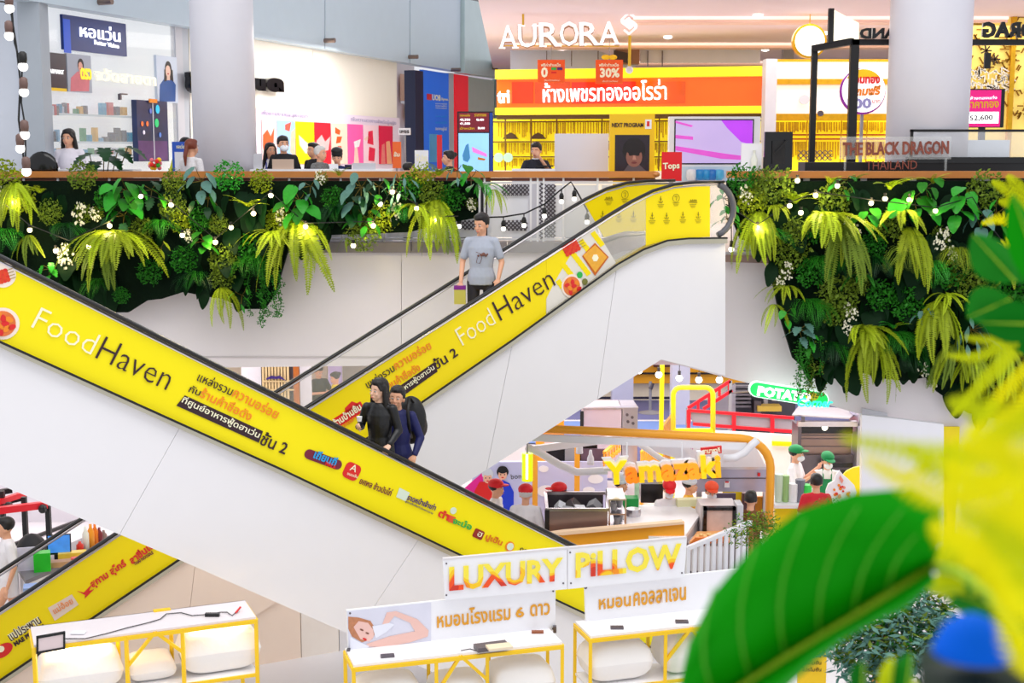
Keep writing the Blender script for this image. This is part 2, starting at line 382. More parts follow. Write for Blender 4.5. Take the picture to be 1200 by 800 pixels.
# steps of both escalators, each a piece
def steps(t, pl, xa, xb, x_pts, deck, n):
    A = pl.at(xa, interp(deck, xa)); B = pl.at(xb, interp(deck, xb)); rise = (B.z-A.z)/n; L = (B-A); L.z = 0; dl = L.length/n
    me = None
    rz = math.atan2(pl.u.y, pl.u.x)
    q = MB(); q.box((0, 0, -.03), (dl*.98, W-.3, .06)); q.box((dl*.47*(1 if rise > 0 else -1)*-1*-1, 0, -.03+rise*.5*0-.1), (.03, W-.3, abs(rise)))
    for k in range(12): q.box((0, -W/2+.2+k*(W-.4)/11, .008), (dl*.95, .03, .014))
    me = q.mesh('step', dsteel); base = wloc(t)
    for i in range(n):
        c = A+L*((i+.5)/n)-pl.n*(W/2); c.z = A.z+rise*(i+.5)-.14
        place(me, 'step', t, c-base, (0, 0, rz))
steps(e2, E2, 10, 722, None, d2, 26); steps(e1, E1, -150, 777, None, d1, 26)
# printed balustrade panels ------------------------------------------------
def band(t, pl, rail, deck, xa, xb, name, mt, d=0, tx=0, sk=0, xs=None):
    """panel between the rail and deck lines from xa to xb; sk leans the end cuts"""
    xs = xs or []
    A = [xa]+[x for x in xs if xa < x < xb]+[xb]
    top = [pl.at(x-sk*0, interp(rail, x)+4) + pl.n*d for x in A]; bot = [pl.at(x+(sk if x in (xa, xb) else sk), interp(deck, x+sk)) + pl.n*d for x in A]
    return MB().strip(top, bot, -pl.n*.012).build(name, mt, t)
band(e1, E1, r1, d1, -320, 850, 'balustrade_panel', yel, 0, xs=[-160, 0, 165, 335, 500, 540, 670, 685, 777, 800])
yel2 = M('amber_print', S(255, 229, 0), .4, var=.015, spec=.3)
band(e2, E2, r2, d2, -110, 640, 'balustrade_panel', yel2, 0, sk=0, xs=[0, 135, 205, 359, 476, 520, 600])
# sloped end of the near print with the pale checker
chk = M('pale_checker_print', S(232, 226, 214), .4, var=.02)
cq = [(640.5, 302.5), (697, 266), (722, 308), (640.5, 366.5)]
poly(E2, [(640.3, 302.5), (668, 285), (668, 300), (650, 330), (640.3, 350)], 'balustrade_panel', yel2, e2, th=.012)
cp_ = poly(E2, cq, 'checker_panel', chk, e2, th=.01, d=-.002)
for i in range(8):
    for j in range(8):
        x = 664+i*7-j*4.0; y = 292-i*4.6+j*8.5
        if (i+j) % 2 == 0 and interp(r2, x)+8 < y < interp(d2, x)-6 and x > 650 and x < 697+(y-266)*.5-5:
            poly(E2, [(x, y), (x+5, y-3.4), (x+7.5, y+1), (x+2.5, y+4.4)], 'checker_square', yel2, e2, th=.003, d=.003)
glass_panel = M('balustrade_glass', (.93, .97, .95), .03, var=0, alpha=.14)
poly(E2, [(697, 266), (740, 240), (757, 231), (757, 286), (740, 297), (722, 308)], 'glass_panel', glass_panel, e2, th=.01)
ypan = [(757, 231), (770, 225), (790, 219.5), (815, 217), (832, 217), (832, 277.5), (805, 278.5), (780, 281), (757, 288)]
poly(E2, ypan, 'landing_panel', yel2, e2, th=.012)
poly(E2, [(833.5, 217), (850, 217), (850, 278), (833.5, 278)], 'glass_panel', glass_panel, e2, th=.01)
B2 = E2.back(W)
poly(B2, [(684, 236), (700, 226.5), (718, 219.5), (735, 215), (765, 214), (800, 214), (800, 270), (756, 270), (732, 271), (708, 278)], 'landing_panel', yel2, e2, th=.012)
MB().strip([B2.at(x, y) for x, y in ((640, 306), (665, 288), (684, 276+6), (708, 279), (732, 272), (757, 270.5), (790, 270))], [B2.at(x, y+9) for x, y in ((640, 306), (665, 288), (684, 282), (708, 279), (732, 272), (757, 270.5), (790, 270))], -B2.n*.04).build('inner_deck', steel, e2)
poly(B2, [(300, 470), (600, 284), (684, 234), (706, 276), (600, 345), (300, 545)], 'glass_panel', glass_panel, e2, th=.01)
# newel wheel end
c = E2.at(833, 246)
arc = [c+E2.u*(.38*math.cos(a))+Vector((0, 0, .37*math.sin(a))) for a in [R(q) for q in range(-70, 71, 14)]]
MB().tube(arc, .045, 8).build('newel_rail', M('grey_rubber', S(92, 92, 98), .35), e2, smooth=True)
# ================================================================ LETTERING ON THE ESCALATORS
ltw = M('print_white', S(255, 250, 215), .4, var=0); ltk = M('print_dark', S(48, 14, 26), .4, var=0); lto = M('print_orange', S(246, 140, 20), .4, var=0)
ltr = M('print_red', S(225, 30, 28), .4, var=0); ltp = M('print_purple', S(70, 30, 110), .4, var=0); ltg = M('print_green', S(40, 180, 70), .4, var=0); ltb = M('print_blue', S(30, 160, 225), .4, var=0)
ltm = M('print_maroon', S(120, 20, 50), .4, var=0)
D = .008
def L1(s, xa, ya, xb, yb, h, mt, **k): return lx(E1, s, xa, ya, xb, yb, h, mt, e1, d=k.pop('d', D), **k)
def L2(s, xa, ya, xb, yb, h, mt, **k): return lx(E2, s, xa, ya, xb, yb, h, mt, e2, d=k.pop('d', D), **k)
L1('Food', 36, 383, 106, 415.5, 26, ltw, bold=-.012); L1('Haven', 111, 419, 194, 457, 28, ltk, bold=-.012)
L1('แหล่งรวม', 230, 445.5, 270, 463.5, 12, ltk, bold=.004); L1('ความอร่อย', 271, 464, 323, 491, 13.5, lto, bold=.012)
L1('กับ', 220, 458.5, 233, 464, 9, ltk, bold=.01); L1('ร้านค้าชื่อดัง', 233, 464.5, 292, 493, 12.5, lto, bold=.012)
poly(E1, [(216.5, 463), (308, 505), (303, 518.5), (206.5, 475)], 'print_bar', ltk, e1, th=.004, d=D)
L1('ที่ศูนย์อาหารฟู้ดฮาเว่น', 211, 473, 301, 515, 11, ltw, d=D+.004, bold=.012); L1('ชั้น 2', 303, 520, 333, 532.5, 17, ltk, bold=.015)
# round cornered plates for logos
def plate(pl, t, xa, ya, xb, yb, hpx, mt, d=D, round_=1, name='logo_plate'):
    A = pl.at(xa, ya); B = pl.at(xb, yb); U = (B-A); h = hpx*A.y/FP/2; u = U.normalized(); v = pl.n.cross(u).normalized(); r = h*round_; c0, c1 = A+u*r, B-u*r; pts = []
    for c, a0, sg in ((c1, -90, 1), (c1, 0, 1), (c0, 90, 1), (c0, 180, 1)):
        for k in range(5):
            a = R(a0+k*22.5); oy = (h-r)*(1 if math.sin(a) > 0 or (abs(math.sin(a)) < 1e-6 and a0 in (0, 90)) else -1)
            pts.append(c+u*r*math.cos(a)+v*(r*math.sin(a)+oy)+pl.n*d)
    return MB().prism(pts, -pl.n*.004).build(name, mt, t)
plate(E1, e1, 357, 530, 400, 546, 12, ltm); L1('เถียนถี', 366, 536, 392, 546, 11, ltb, d=D+.004, bold=.03); L1('MALA', 380, 544.5, 392, 549.5, 5, ltr, d=D+.005, bold=.03)
plate(E1, e1, 403.5, 548, 420.5, 556, 20, ltr, round_=.6); L1('A', 409, 550, 416, 553, 8, ltw, d=D+.004); L1('ขนมเส้น', 406, 555.5, 418, 560, 4, ltw, d=D+.004)
L1('ยศพล ข้าวมันไก่', 420, 566, 457, 581, 9, ltm, bold=.015)
poly(E1, [(468, 571), (480, 577), (475, 587), (464, 582)], 'logo_cup', M('logo_pale', S(220, 235, 215), .4), e1, th=.004, d=D)
L1('ราดหน้าเจ้าเก่า', 476, 585, 509, 598, 8, ltp, bold=.02); L1('สูตรเด็ดต้นตำรับเยาวราช', 474, 588.5, 506, 603, 3.5, ltp)
L1('ตำ', 512, 604.5, 524, 610, 10, ltr, bold=.03); L1('จะบ๋อ', 529, 612.5, 551, 621, 9, ltg, bold=.03)
disc(E1, 531, 598, 4.2, 'logo_dot', M('logo_pale', ()), e1, th=.004, d=D); poly(E1, [(522, 601), (534, 606), (531, 613), (525, 611)], 'logo_mortar', M('logo_brick', S(230, 90, 40), .4, var=0), e1, th=.004, d=D)
plate(E1, e1, 555, 623, 566, 628, 11, M('logo_brown', S(150, 30, 15), .4, var=0), round_=.4); L1('ฮ', 558, 627, 563, 629.5, 6, ltw, d=D+.004)
L1('ปูเป็น', 567, 633, 586, 641, 10, M('logo_amber', S(225, 120, 10), .4, var=0), bold=.03)
disc(E1, 597, 640, 6.2, 'logo_ring', lto, e1, th=.004, d=D); disc(E1, 597.5, 640, 4.6, 'logo_face', M('logo_pale', ()), e1, th=.004, d=D+.004); L1('09', 608, 645, 616, 648.5, 5, ltk)
# food pictures on both panels
def noodle_bowl(pl, t, x, y, r):
    disc(pl, x, y, r, 'plate_print', M('print_plate', S(250, 232, 215), .4, var=.02), t, th=.004, d=D, n=28)
    disc(pl, x-.5, y, r*.8, 'noodle_print', M('print_noodle', S(240, 120, 50), .5, var=.35, vs=14), t, th=.004, d=D+.004, n=28)
    for k in range(9):
        a = k*2.4; rr = r*.62*math.sqrt((k+.5)/9); disc(pl, x+rr*math.cos(a), y+rr*math.sin(a), r*.17, 'topping_print', [ltr, lto][k % 2], t, th=.004, d=D+.008, n=9, sx=1.5, rot=a)
noodle_bowl(E1, e1, 3, 379, 19)
def skewers(pl, t, x, y, s, rot):
    for k in range(4):
        a = R(rot); ox, oy = -math.sin(a)*k*4*s, math.cos(a)*k*4*s
        for j in range(5):
            disc(pl, x+ox+j*4.4*s*math.cos(a), y+oy-0+j*4.4*s*math.sin(a), 3.2*s, 'meat_print', [ltr, M('print_meat', S(226, 62, 20), .5, var=.3, vs=30)][(j+k) % 2], t, th=.004, d=D+.002*((j+k) % 2), n=8)
        A = pl.at(x+ox+20*s*math.cos(a), y+oy+20*s*math.sin(a))+pl.n*D; B = pl.at(x+ox+28*s*math.cos(a), y+oy+28*s*math.sin(a))+pl.n*D
        MB().bar(A, B, .006, .006).build('stick_print', M('print_stick', S(170, 140, 60), .5), t)
disc(E1, 3, 322, 15, 'plate_print', M('print_plate', ()), e1, th=.004, d=D-.002, n=24)
skewers(E1, e1, -9, 322, .9, -18); skewers(E2, e2, 660, 289, .85, -28)
def toast(pl, t):
    q = [(683, 299), (697, 287), (711, 301), (697, 319)]
    poly(pl, [(682, 300), (697, 284.5), (713, 301), (697, 323)], 'toast_crust_print', M('print_crust', S(205, 100, 15), .5, var=.15, vs=20), t, th=.004, d=D)
    poly(pl, q, 'toast_print', M('print_toast', S(250, 175, 50), .5, var=.2, vs=20), t, th=.004, d=D+.004)
    disc(pl, 697, 302, 4.5, 'butter_print', ltw, t, th=.004, d=D+.008, n=6)
toast(E2, e2)
noodle_bowl(E2, e2, 670, 335, 14)
disc(E2, 679, 322, 4, 'leaf_print', ltg, e2, th=.004, d=D+.003, n=10); disc(E2, 685, 330, 4, 'leaf_print', M('print_olive', S(120, 120, 50), .5), e2, th=.004, d=D+.003, n=10)
L2('Food', 542, 405, 581, 378.5, 22, ltw, bold=-.012); L2('Haven', 586.5, 376, 651, 334, 25, ltk, bold=-.012)
L2('แหล่งรวม', 431, 455, 463, 434, 10.5, ltk, bold=.004); L2('ความอร่อย', 464, 433.5, 506, 408, 12, lto, bold=.012)
L2('กับร้านค้าชื่อดัง', 443, 465, 493, 433, 11, lto, bold=.012)
poly(E2, [(448, 466), (509, 424), (512.5, 435), (452, 478)], 'print_bar', ltk, e2, th=.004, d=D)
L2('ที่ศูนย์อาหารฟู้ดฮาเว่น', 452, 475, 510, 433.5, 9, ltw, d=D+.004, bold=.012); L2('ชั้น 2', 511, 433.5, 537, 416, 14, ltk, bold=.015)
# red house logo by the woman's shoulder
plate(E2, e2, 392, 497, 425, 475, 13, ltr, round_=.2); L2('ร้านบ้านยิ้ม', 393, 500, 424, 479, 10, ltw, d=D+.004, bold=.03); L2('CRISPY', 400, 502, 420, 489, 4, lto, d=D+.005, bold=.03)
poly(E2, [(405, 487), (404, 478), (412, 470), (421, 473), (419, 480)], 'logo_roof', ltr, e2, th=.004, d=D)
# logos on the lower end, seen under the front escalator
L2('สุกาม สุไกร์', 110, 690.5, 150, 664, 13, ltr, bold=.035); L2('ลาซิ่นเจ', 155, 661, 181, 641, 11, ltr, bold=.04); L2('THAI NOODLE', 158, 662.5, 180, 648, 4, ltm, bold=.03)
poly(E2, [(56, 712), (84, 696), (92, 708), (64, 727)], 'logo_card', M('logo_card_pale', S(236, 214, 196), .5), e2, th=.004, d=D); L2('แม่อ้อย', 64, 719, 86, 706, 9, lto, d=D+.004)
L2('แปประพาน', 13, 751, 49, 729, 12, ltw, d=D, bold=.09); L2('แปประพาน', 13, 751, 49, 729, 12, ltk, d=D+.003, bold=.01); L2('MAE PRAPAN', 18, 757, 53, 735, 6, ltk, bold=.05)
for q in ([(90, 692), (98, 694), (108, 684), (104, 692), (110, 690), (99, 701), (100, 697)],): poly(E2, q, 'logo_mark', ltr, e2, th=.004, d=D)
disc(E2, 3, 762, 8, 'logo_mark', ltr, e2, th=.004, d=D, sx=1.6, rot=.5); disc(E2, 1, 760, 4, 'logo_face', ltw, e2, th=.004, d=D+.004)
# pictograms on the landing panels (instructions): small line drawings with captions
pic = M('pictogram_olive', S(130, 118, 10), .5, var=0)
def picto(pl, t, x, y, k=0):
    mb = MB(); c = pl.at(x, y)+pl.n*D; r = 4.6*c.y/FP
    if k == 0:
        ring = [c+pl.u*r*math.cos(a)+Vector((0, 0, r*math.sin(a))) for a in [j*math.pi/8 for j in range(17)]]; mb.tube(ring, .003, 4)
        mb.tube([c+pl.u*-.4*r+Vector((0, 0, .4*r)), c+pl.u*.3*r+Vector((0, 0, .5*r)), c+Vector((0, 0, -.6*r))], .004, 4)
    elif k == 1:
        for q in range(4): mb.tube([c+pl.u*(q-1.6)*r*.55+Vector((0, 0, -.5*r)), c+pl.u*(q-1.4)*r*.5+Vector((0, 0, .1*r)), c+pl.u*(q-.9)*r*.55+Vector((0, 0, -.4*r))], .004, 4)
        mb.tube([c+pl.u*-1.3*r+Vector((0, 0, -.6*r)), c+pl.u*1.3*r+Vector((0, 0, -.7*r))], .004, 4)
    else:
        mb.tube([c+pl.u*-.6*r+Vector((0, 0, -.3*r)), c+pl.u*-.4*r+Vector((0, 0, -.7*r)), c+pl.u*.4*r+Vector((0, 0, -.7*r)), c+pl.u*.6*r+Vector((0, 0, -.3*r))], .004, 4)
        mb.tube([c+Vector((0, 0, -.6*r)), c+Vector((0, 0, .9*r))], .004, 4)
        mb.tube([c+pl.u*-.3*r+Vector((0, 0, .2*r)), c+pl.u*.3*r+Vector((0, 0, .2*r))], .004, 4)
    for q in range(3): mb.tube([c+pl.u*-r*(1-.2*q)+Vector((0, 0, -(1.2+.35*q)*r)), c+pl.u*r*(1-.2*q)+Vector((0, 0, -(1.2+.35*q)*r))], .0025, 4)
    mb.build('pictogram', pic, t)
for x, y, k in ((792, 232, 0), (812, 234, 1), (774, 234, 2), (764, 253, 2), (781, 253, 2), (800, 252, 2), (818, 252, 2)): picto(E2, e2, x, y, k)
for x, y, k in ((713, 231, 1), (732, 228, 0), (725, 251, 2), (742, 251, 2), (706, 251, 2)): picto(B2, e2, x, y, k)
# ================================================================ UPPER FLOOR SHOPS
PLF = Pl(P(228, 35, 25.5), 71.7)
SHW = M('shop_white_glow', S(250, 252, 255), .5, emit=.25, ec=(1, 1, 1), var=0)  # wall itself glows, standing in for the shop's interior lighting
fpanel = M('fascia_blue_grey', S(196, 212, 224), .35, var=.03)
def line_y(x): return 5+(x-42)*.1613 if x < 300 else 46.6+(x-300)*.164
for i, (a, b) in enumerate(((-60, 228), (229, 368), (369, 469), (470, 529.5))):
    st(poly(PLF, [(a, -60), (b, -60), (b, line_y(b)), (a, line_y(a))], 'wall_left' if not i else 'wall_left.%03d' % i, fpanel, th=.3, d=.25))
st(poly(PLF, [(530.5, 11 - 12), (583, 10), (583, 93), (530.5, 86)], 'wall_left.004', M('fascia_green_grey', S(190, 210, 212), .3), th=.3, d=.35))
st(poly(PLF, [(530.5, -60), (583, -60), (583, 10), (530.5, -1)], 'wall_left.005', M('end_top_grey', S(112, 114, 116), .5), th=.3, d=.3))  # darker grey panel above the green-grey end panel
clip = MB()
for x, y in ((100, 3), (368, 48), (468, 67), (519, 82), (564, 80)):
    o = MB().tube([PLF.at(x, y)+PLF.n*.24, PLF.at(x, y)+PLF.n*.5], .05, 8).build('glass_clip', M('bronze_clip', S(140, 120, 110), .3, .8))
    tag(o, 'small bronze clip on the blue grey fascia, %s' % {100: 'above the optical shop', 368: 'above the cream wall', 468: 'above the end of the cream wall', 519: 'above the blue bank panel', 564: 'beside the big white sign'}[x], 'clip', 'clips on the upper fascia')
# grey pilaster at far left
st(rect(PLY(21), -80, -60, 24, 210, 'wall_left_pilaster', M('pilaster_pale', S(206, 212, 224), .5), th=.5))
st(rect(PLY(20.9), 24.5, 2, 50, 210, 'trim_50', M('pilaster_grey', S(172, 180, 190), .5), th=.4))
# --- optical shop
t = T('optical_shop', 'bright white optical shop behind glass at far left, shelves of glasses inside', 'shop', PLF.w(PLF.uz(130, 150)[0], 0))
PB = PLF.back(1.6)
rect(PB, 20, -30, 226, 215, 'back_wall', SHW, t, th=.05)
rect(PLF, 207, 20, 215, 230, 'door_frame', lgrey, t, th=.1, d=.02); rect(PLF, 215, 20, 223, 230, 'return_panel', M('return_grey', S(190, 196, 205), .5), t, th=.1)
for a, b in ((44, 90), (90.6, 137), (137.6, 175), (175.6, 206)): rect(PLF, a, -6, b, 225, 'glass_pane', glassm, t, th=.01)
rect(PLF, 40, 12, 215, 14, 'head_rail', lgrey, t, th=.08)
rect(PLF, 139, 109.5, 146, 111, 'door_handle', dsteel, t, th=.05, d=.06); rect(PLF, 137.5, 110, 139, 117, 'door_lock', dsteel, t, th=.05, d=.06)
for y0 in (135, 166, 181): rect(PB, 50, y0, 160, y0+2.2, 'shelf', M('shelf_white', S(225, 235, 242), .4), t, th=.02, d=.35)
rnd = random.Random(3)
PBS = PLF.back(1.32)
pcs = [S(40, 160, 200), S(60, 60, 90), S(220, 60, 60), S(40, 150, 90), S(240, 180, 60), S(120, 180, 220), S(90, 90, 100), S(200, 210, 225)]
def goods(pl, t, x0, x1, yb, n, hmin, hmax, name, kind='box', lbl=None, cat=None, grp=None):
    for k in range(n):
        x = x0+(x1-x0)*(k+.5)/n+rnd.uniform(-.6, .6); h = rnd.uniform(hmin, hmax); wd = rnd.uniform(.45, .75)*(x1-x0)/n; c = pcs[rnd.randrange(len(pcs))]
        o = rect(pl, x-wd/2, yb-h, x+wd/2, yb, name, M('goods_%d' % pcs.index(c), c, .4), None, th=.08)
        tag(o, '%s, %s from the left' % (lbl, ORD[k]), cat, grp)
goods(PBS, t, 55, 82, 135, 9, 10, 15, 'spectacle_case', lbl='pale slim case standing on the top shelf of the optical shop', cat='case', grp='cases on the optical shop top shelf')
goods(PBS, t, 88, 104, 135, 3, 7, 12, 'eye_drop_bottle', lbl='small bottle on the optical shop top shelf', cat='bottle', grp='bottles on the optical shop top shelf')
goods(PBS, t, 118, 150, 135, 4, 8, 15, 'lens_box', lbl='coloured lens box at the optical top shelf right end', cat='box', grp='lens boxes on the top shelf')
goods(PBS, t, 53, 72, 166, 4, 8, 18, 'lens_box', lbl='product box on the optical middle shelf left of the woman', cat='box', grp='boxes left of the shop woman')
goods(PBS, t, 96, 156, 166, 9, 4, 17, 'lens_box', lbl='product box on the optical middle shelf right of the woman', cat='box', grp='boxes on the middle shelf')
goods(PBS, t, 53, 156, 181, 14, 4, 9, 'eyeglasses_stand', lbl='low stand of eyeglasses on the bottom shelf of the optical shop', cat='stand', grp='eyeglasses stands on the bottom shelf')
def sign(pl, x0, y0, x1, y1, name, label, cat, mt, th=.05, d=.05, group=None):
    u0, z0, u1, z1 = rect_pts(pl, x0, y0, x1, y1)
    t = T(name, label, cat, pl.w((u0+u1)/2, z0, d), group); rect(pl, x0, y0, x1, y1, 'board', mt, t, th=th, d=d); return t
s = sign(PLF, 71, 22.5, 145, 62, 'shop_sign', 'dark blue sign with white Thai script hanging in the optical shop window', 'sign', M('sign_navy', S(28, 52, 120), .35))
rect(PLF, 71, 22.5, 79, 62, 'blue_edge', M('sign_blue_edge', S(30, 90, 220), .35), s, th=.01, d=.06)  # stronger blue strip down the left side of the board
glow = M('lettering_lit_white', (1, 1, 1), emit=1.2, var=0)
lx(PLF, 'หอแว่น', 89, 43, 136, 49.5, 16, glow, s, d=.07, th=.02, bold=.0); lx(PLF, 'Better Vision', 106, 52, 135, 57, 5, glow, s, d=.07, bold=.03)
def portrait(pl, x0, y0, x1, y1, label, bg, skin, hair, cloth, d=.05, name='wall_poster', long_hair=False, face=.55, group=None):
    s = sign(pl, x0, y0, x1, y1, name, label, 'poster', M('poster_bg_%d_%d' % (x0, y0), bg, .4, var=.04), d=d, group=group)
    cx = x0+(x1-x0)*face; h = y1-y0; wd = x1-x0; r = h*.13
    skm = M('poster_skin_%d' % x0, skin, .5, var=.1, vs=6); hm = M('poster_hair_%d' % x0, hair, .5); cm = M('poster_cloth_%d' % x0, cloth, .5, var=.15, vs=8)
    asp = abs(pl.uz(x1, y0)[0]-pl.uz(x0, y0)[0])/max(.01, abs(pl.uz(cx, y0)[1]-pl.uz(cx, y1)[1]))
    k = asp*h/wd; sx = k
    def D_(x, y, rr, m, dd, sxx=1, nm='print'):
        c = pl.at(x, y)+pl.n*(d+dd); zr = rr*c.y/FP
        pts = [c+pl.u*zr*sxx*math.cos(j*math.pi/10)+Vector((0, 0, zr*math.sin(j*math.pi/10))) for j in range(20)]
        MB().prism(pts, -pl.n*.003).build(nm, m, s)
    yc = y0+h*.3
    poly(pl, [(cx-wd*.14, y0+h*.45), (cx+wd*.12, y0+h*.45), (x0+wd*.92, y0+h*.62), (x0+wd*.9, y1-1), (x0+wd*.12, y1-1), (x0+wd*.14, y0+h*.62)], 'clothing_print', cm, s, th=.003, d=d+.002)
    D_(cx, yc-h*.02, r*1.3, hm, .004, .75, 'hair_print')
    if long_hair: poly(pl, [(cx-wd*.19, yc), (cx+wd*.21, yc), (cx+wd*.25, y0+h*.55), (cx+wd*.08, y0+h*.5), (cx-wd*.2, y0+h*.55)], 'hair_print', hm, s, th=.003, d=d+.004)
    poly(pl, [(cx-wd*.06, yc), (cx+wd*.06, yc), (cx+wd*.08, y0+h*.52), (cx-wd*.08, y0+h*.52)], 'neck_print', skm, s, th=.003, d=d+.0055)
    D_(cx-wd*.02, yc+h*.03, r, skm, .007, .72, 'face_print')
    for q in (-1, 1): D_(cx-wd*.02+q*r*.3*k, yc, r*.12, hm, .01, 1.2, 'eye_print')
    D_(cx-wd*.02, yc+r*.62, r*.13, M('poster_lip', S(190, 60, 60), .4, var=0), .01, 1.6, 'lip_print')
    return s
s = sign(PLF, 48, 62, 74.5, 105, 'wall_poster', 'dark charcoal poster with white lettering at left inside the optical shop', 'poster', M('poster_charcoal', S(52, 46, 62), .3, var=.3, vs=2))
lx(PLF, 'CHARMANT', 48, 85, 71, 87.5, 5, glow, s, d=.06); rect(PLF, 49, 103, 74.5, 106.5, 'yellow_strip', yelf, s, th=.01, d=.06)
portrait(PLF, 76, 64, 104, 108, 'grey poster of a short-haired person in pink in the optical shop window', S(170, 175, 190), S(235, 170, 150), S(40, 25, 22), S(220, 120, 130))
portrait(PLF, 181, 66, 205, 120, 'pale poster of a long-haired model in a blue jacket by the shop door frame', S(205, 215, 232), S(235, 195, 175), S(40, 26, 26), S(30, 80, 150), long_hair=True)
s = T('window_lettering', 'faint cream and yellow Thai lettering stuck across the optical shop glass', 'lettering', PLF.w(PLF.uz(130, 90)[0], PLF.uz(130, 100)[1]))
lx(PLF, 'ตรว', 91, 93, 104, 94, 13, M('letter_yellow', S(250, 225, 40), .4, emit=.4), s, d=.03, th=.03, bold=.05)
lx(PLF, 'จวัดสายตา', 108, 94, 180, 101, 14, M('letter_cream', S(250, 245, 225), .4, emit=.3), s, d=.03, th=.03, bold=.03)
PD = PLF.back(-.15)
s = sign(PD, 161, 118, 197, 189, 'display_poster', 'dark blue and purple tall display panel by the optical shop door', 'poster', M('display_navy', S(38, 52, 96), .3, var=.6, vs=3), th=.1, d=0)
rect(PD, 162, 165, 196, 188, 'purple_print', M('display_purple', S(96, 62, 120), .3, var=.4, vs=4), s, th=.01, d=.01)
for x, y, r, c in ((184, 128, 5, S(30, 190, 230)), (183, 144, 5, S(40, 200, 120)), (166, 145, 3, S(240, 120, 70)), (172, 145, 3, S(240, 120, 70)), (168, 155, 2.5, S(230, 220, 240)), (187, 158, 3, S(80, 120, 200)), (176, 130, 3, S(90, 110, 190))):
    disc(PD, x, y, r, 'spot_print', M('spot_%d' % (x*y), c, .3, var=0, emit=.3), s, th=.004, d=.015, sx=.8)
rect(PD, 173, 116, 182, 120.5, 'orange_card', lto, s, th=.02, d=.04)
rect(PD, 179, 118, 180, 188, 'edge_strip', lgrey, s, th=.01, d=.012)
# desk, chair, blue stand near the rail
def swivel(x, y, Y):
    t = T('office_chair', 'black high-backed office chair standing by the optical shop', 'chair', P(x, 200, Y)*1)
    t.location.z = 0; c = Vector((P(x, 200, Y).x, Y, 0))
    MB().ball(c+Vector((0, 0, 1.22)), (.235, .06, .24), 14, 10).build('backrest', gloss_black, t, True)
    MB().ball(c+Vector((0, -.25, .95)), (.24, .24, .06), 14, 8).build('seat', gloss_black, t, True)
    MB().tube([c+Vector((0, -.2, .1)), c+Vector((0, -.2, .92))], .03).build('column', black, t)
    for k in range(5): MB().tube([c+Vector((0, -.2, .12)), c+Vector((.26*math.cos(k*1.257), -.2+.26*math.sin(k*1.257), .05))], .02, 6).build('foot', black, t)
swivel(50, 180, 20.42)
s = sign(PLY(22), 202, 166, 217, 208, 'price_board', 'small blue board with white table beside the red-haired woman', 'sign', M('board_blue', S(40, 90, 200), .4), th=.03, d=0)
rect(PLY(22), 205, 178, 215, 200, 'white_table', paper, s, th=.005, d=.01); lx(PLY(22), 'หอแว่น', 207, 174, 216, 174, 5, ltw, s, d=.01, bold=.03)
# --- cream wall and its black letters
cream = M('cream_wall', S(252, 246, 232), .6, var=.01)
st(poly(PLF, [(222, 30), (366, 56.6), (366, 240), (222, 240)], 'wall_left_cream', cream, th=.2, d=0)); st(poly(PLF, [(366.5, 56.6), (465, 73), (465, 240), (366.5, 240)], 'wall_left_cream.001', cream, th=.2, d=0))
s = T('wall_letters', 'large rounded black Thai letters standing off the cream wall either side of the column', 'lettering', PLF.w(PLF.uz(315, 100)[0], PLF.uz(315, 112)[1]))
lx(PLF, 'ด', 304, 107.5, 324.5, 108.5, 16, gloss_black, s, d=.05, th=.12, bold=.09, name='letter'); lx(PLF, 'น', 290, 106, 303, 107, 14, gloss_black, s, d=.05, th=.12, bold=.09, name='letter')
lx(PLF, 'อิ', 210, 109, 232, 111, 25, gloss_black, s, d=.12, th=.12, bold=.09, name='letter')
# --- pink advertising wall
t = T('pink_advertising_wall', 'pale pink wall panel with a row of bright cosmetic posters below the cream wall', 'display', PLF.w(PLF.uz(380, 190)[0], 0))
poly(PLF, [(296, 127), (465, 138.5), (465, 215), (296, 215)], 'backing_board', M('pink_board', S(240, 224, 240), .5, var=.02), t, th=.04, d=.08)
PN = [(302, 319.5, S(255, 206, 205)), (320, 341, S(160, 200, 250)), (342, 363.5, S(255, 222, 0)), (364, 383, S(240, 30, 50)), (384, 402.5, S(252, 222, 200)), (403, 421, S(255, 95, 170)), (422, 439, S(250, 215, 225)), (440, 456, S(225, 15, 70))]
for i, (a, b, c) in enumerate(PN):
    yt = 139.5+(a+b-640)/2*.052; o = rect(PLF, a, yt+1.5, b, 192, 'colour_panel', M('ad_%d' % i, c, .4, var=.05), t, th=.01, d=.1)
    lab(o, ['pale coral', 'light blue', 'yellow', 'red', 'peach', 'hot pink', 'blush', 'crimson'][i]+' poster panel')
def blobp(pts, c, nm='motif_print', k=0): poly(PLF, pts, nm, M('motif_%d' % k, c, .5, var=.2, vs=9), t, th=.004, d=.105)
blobp([(303, 158), (308, 152), (312, 160), (316, 150), (315, 172), (306, 186), (303, 172)], S(245, 90, 40), k=1); blobp([(329, 146), (336, 143), (334, 154), (329, 152)], S(240, 90, 70), k=2)
blobp([(336, 155), (341, 150), (341, 185), (335, 178)], S(245, 190, 160), k=3)
blobp([(345, 158), (352, 165), (358, 170), (362, 166), (361, 178), (353, 180), (346, 170)], S(255, 245, 200), k=4); blobp([(366, 165), (372, 158), (376, 166), (382, 160), (380, 176), (368, 178)], S(250, 180, 180), k=5)
blobp([(388, 149), (394, 153), (393, 158), (388, 156)], S(225, 90, 30), k=6); blobp([(390, 160), (396, 160), (394, 167), (389, 168)], S(235, 110, 40), k=6); blobp([(391, 171), (395, 171), (396, 180), (390, 180)], S(215, 90, 60), k=7)
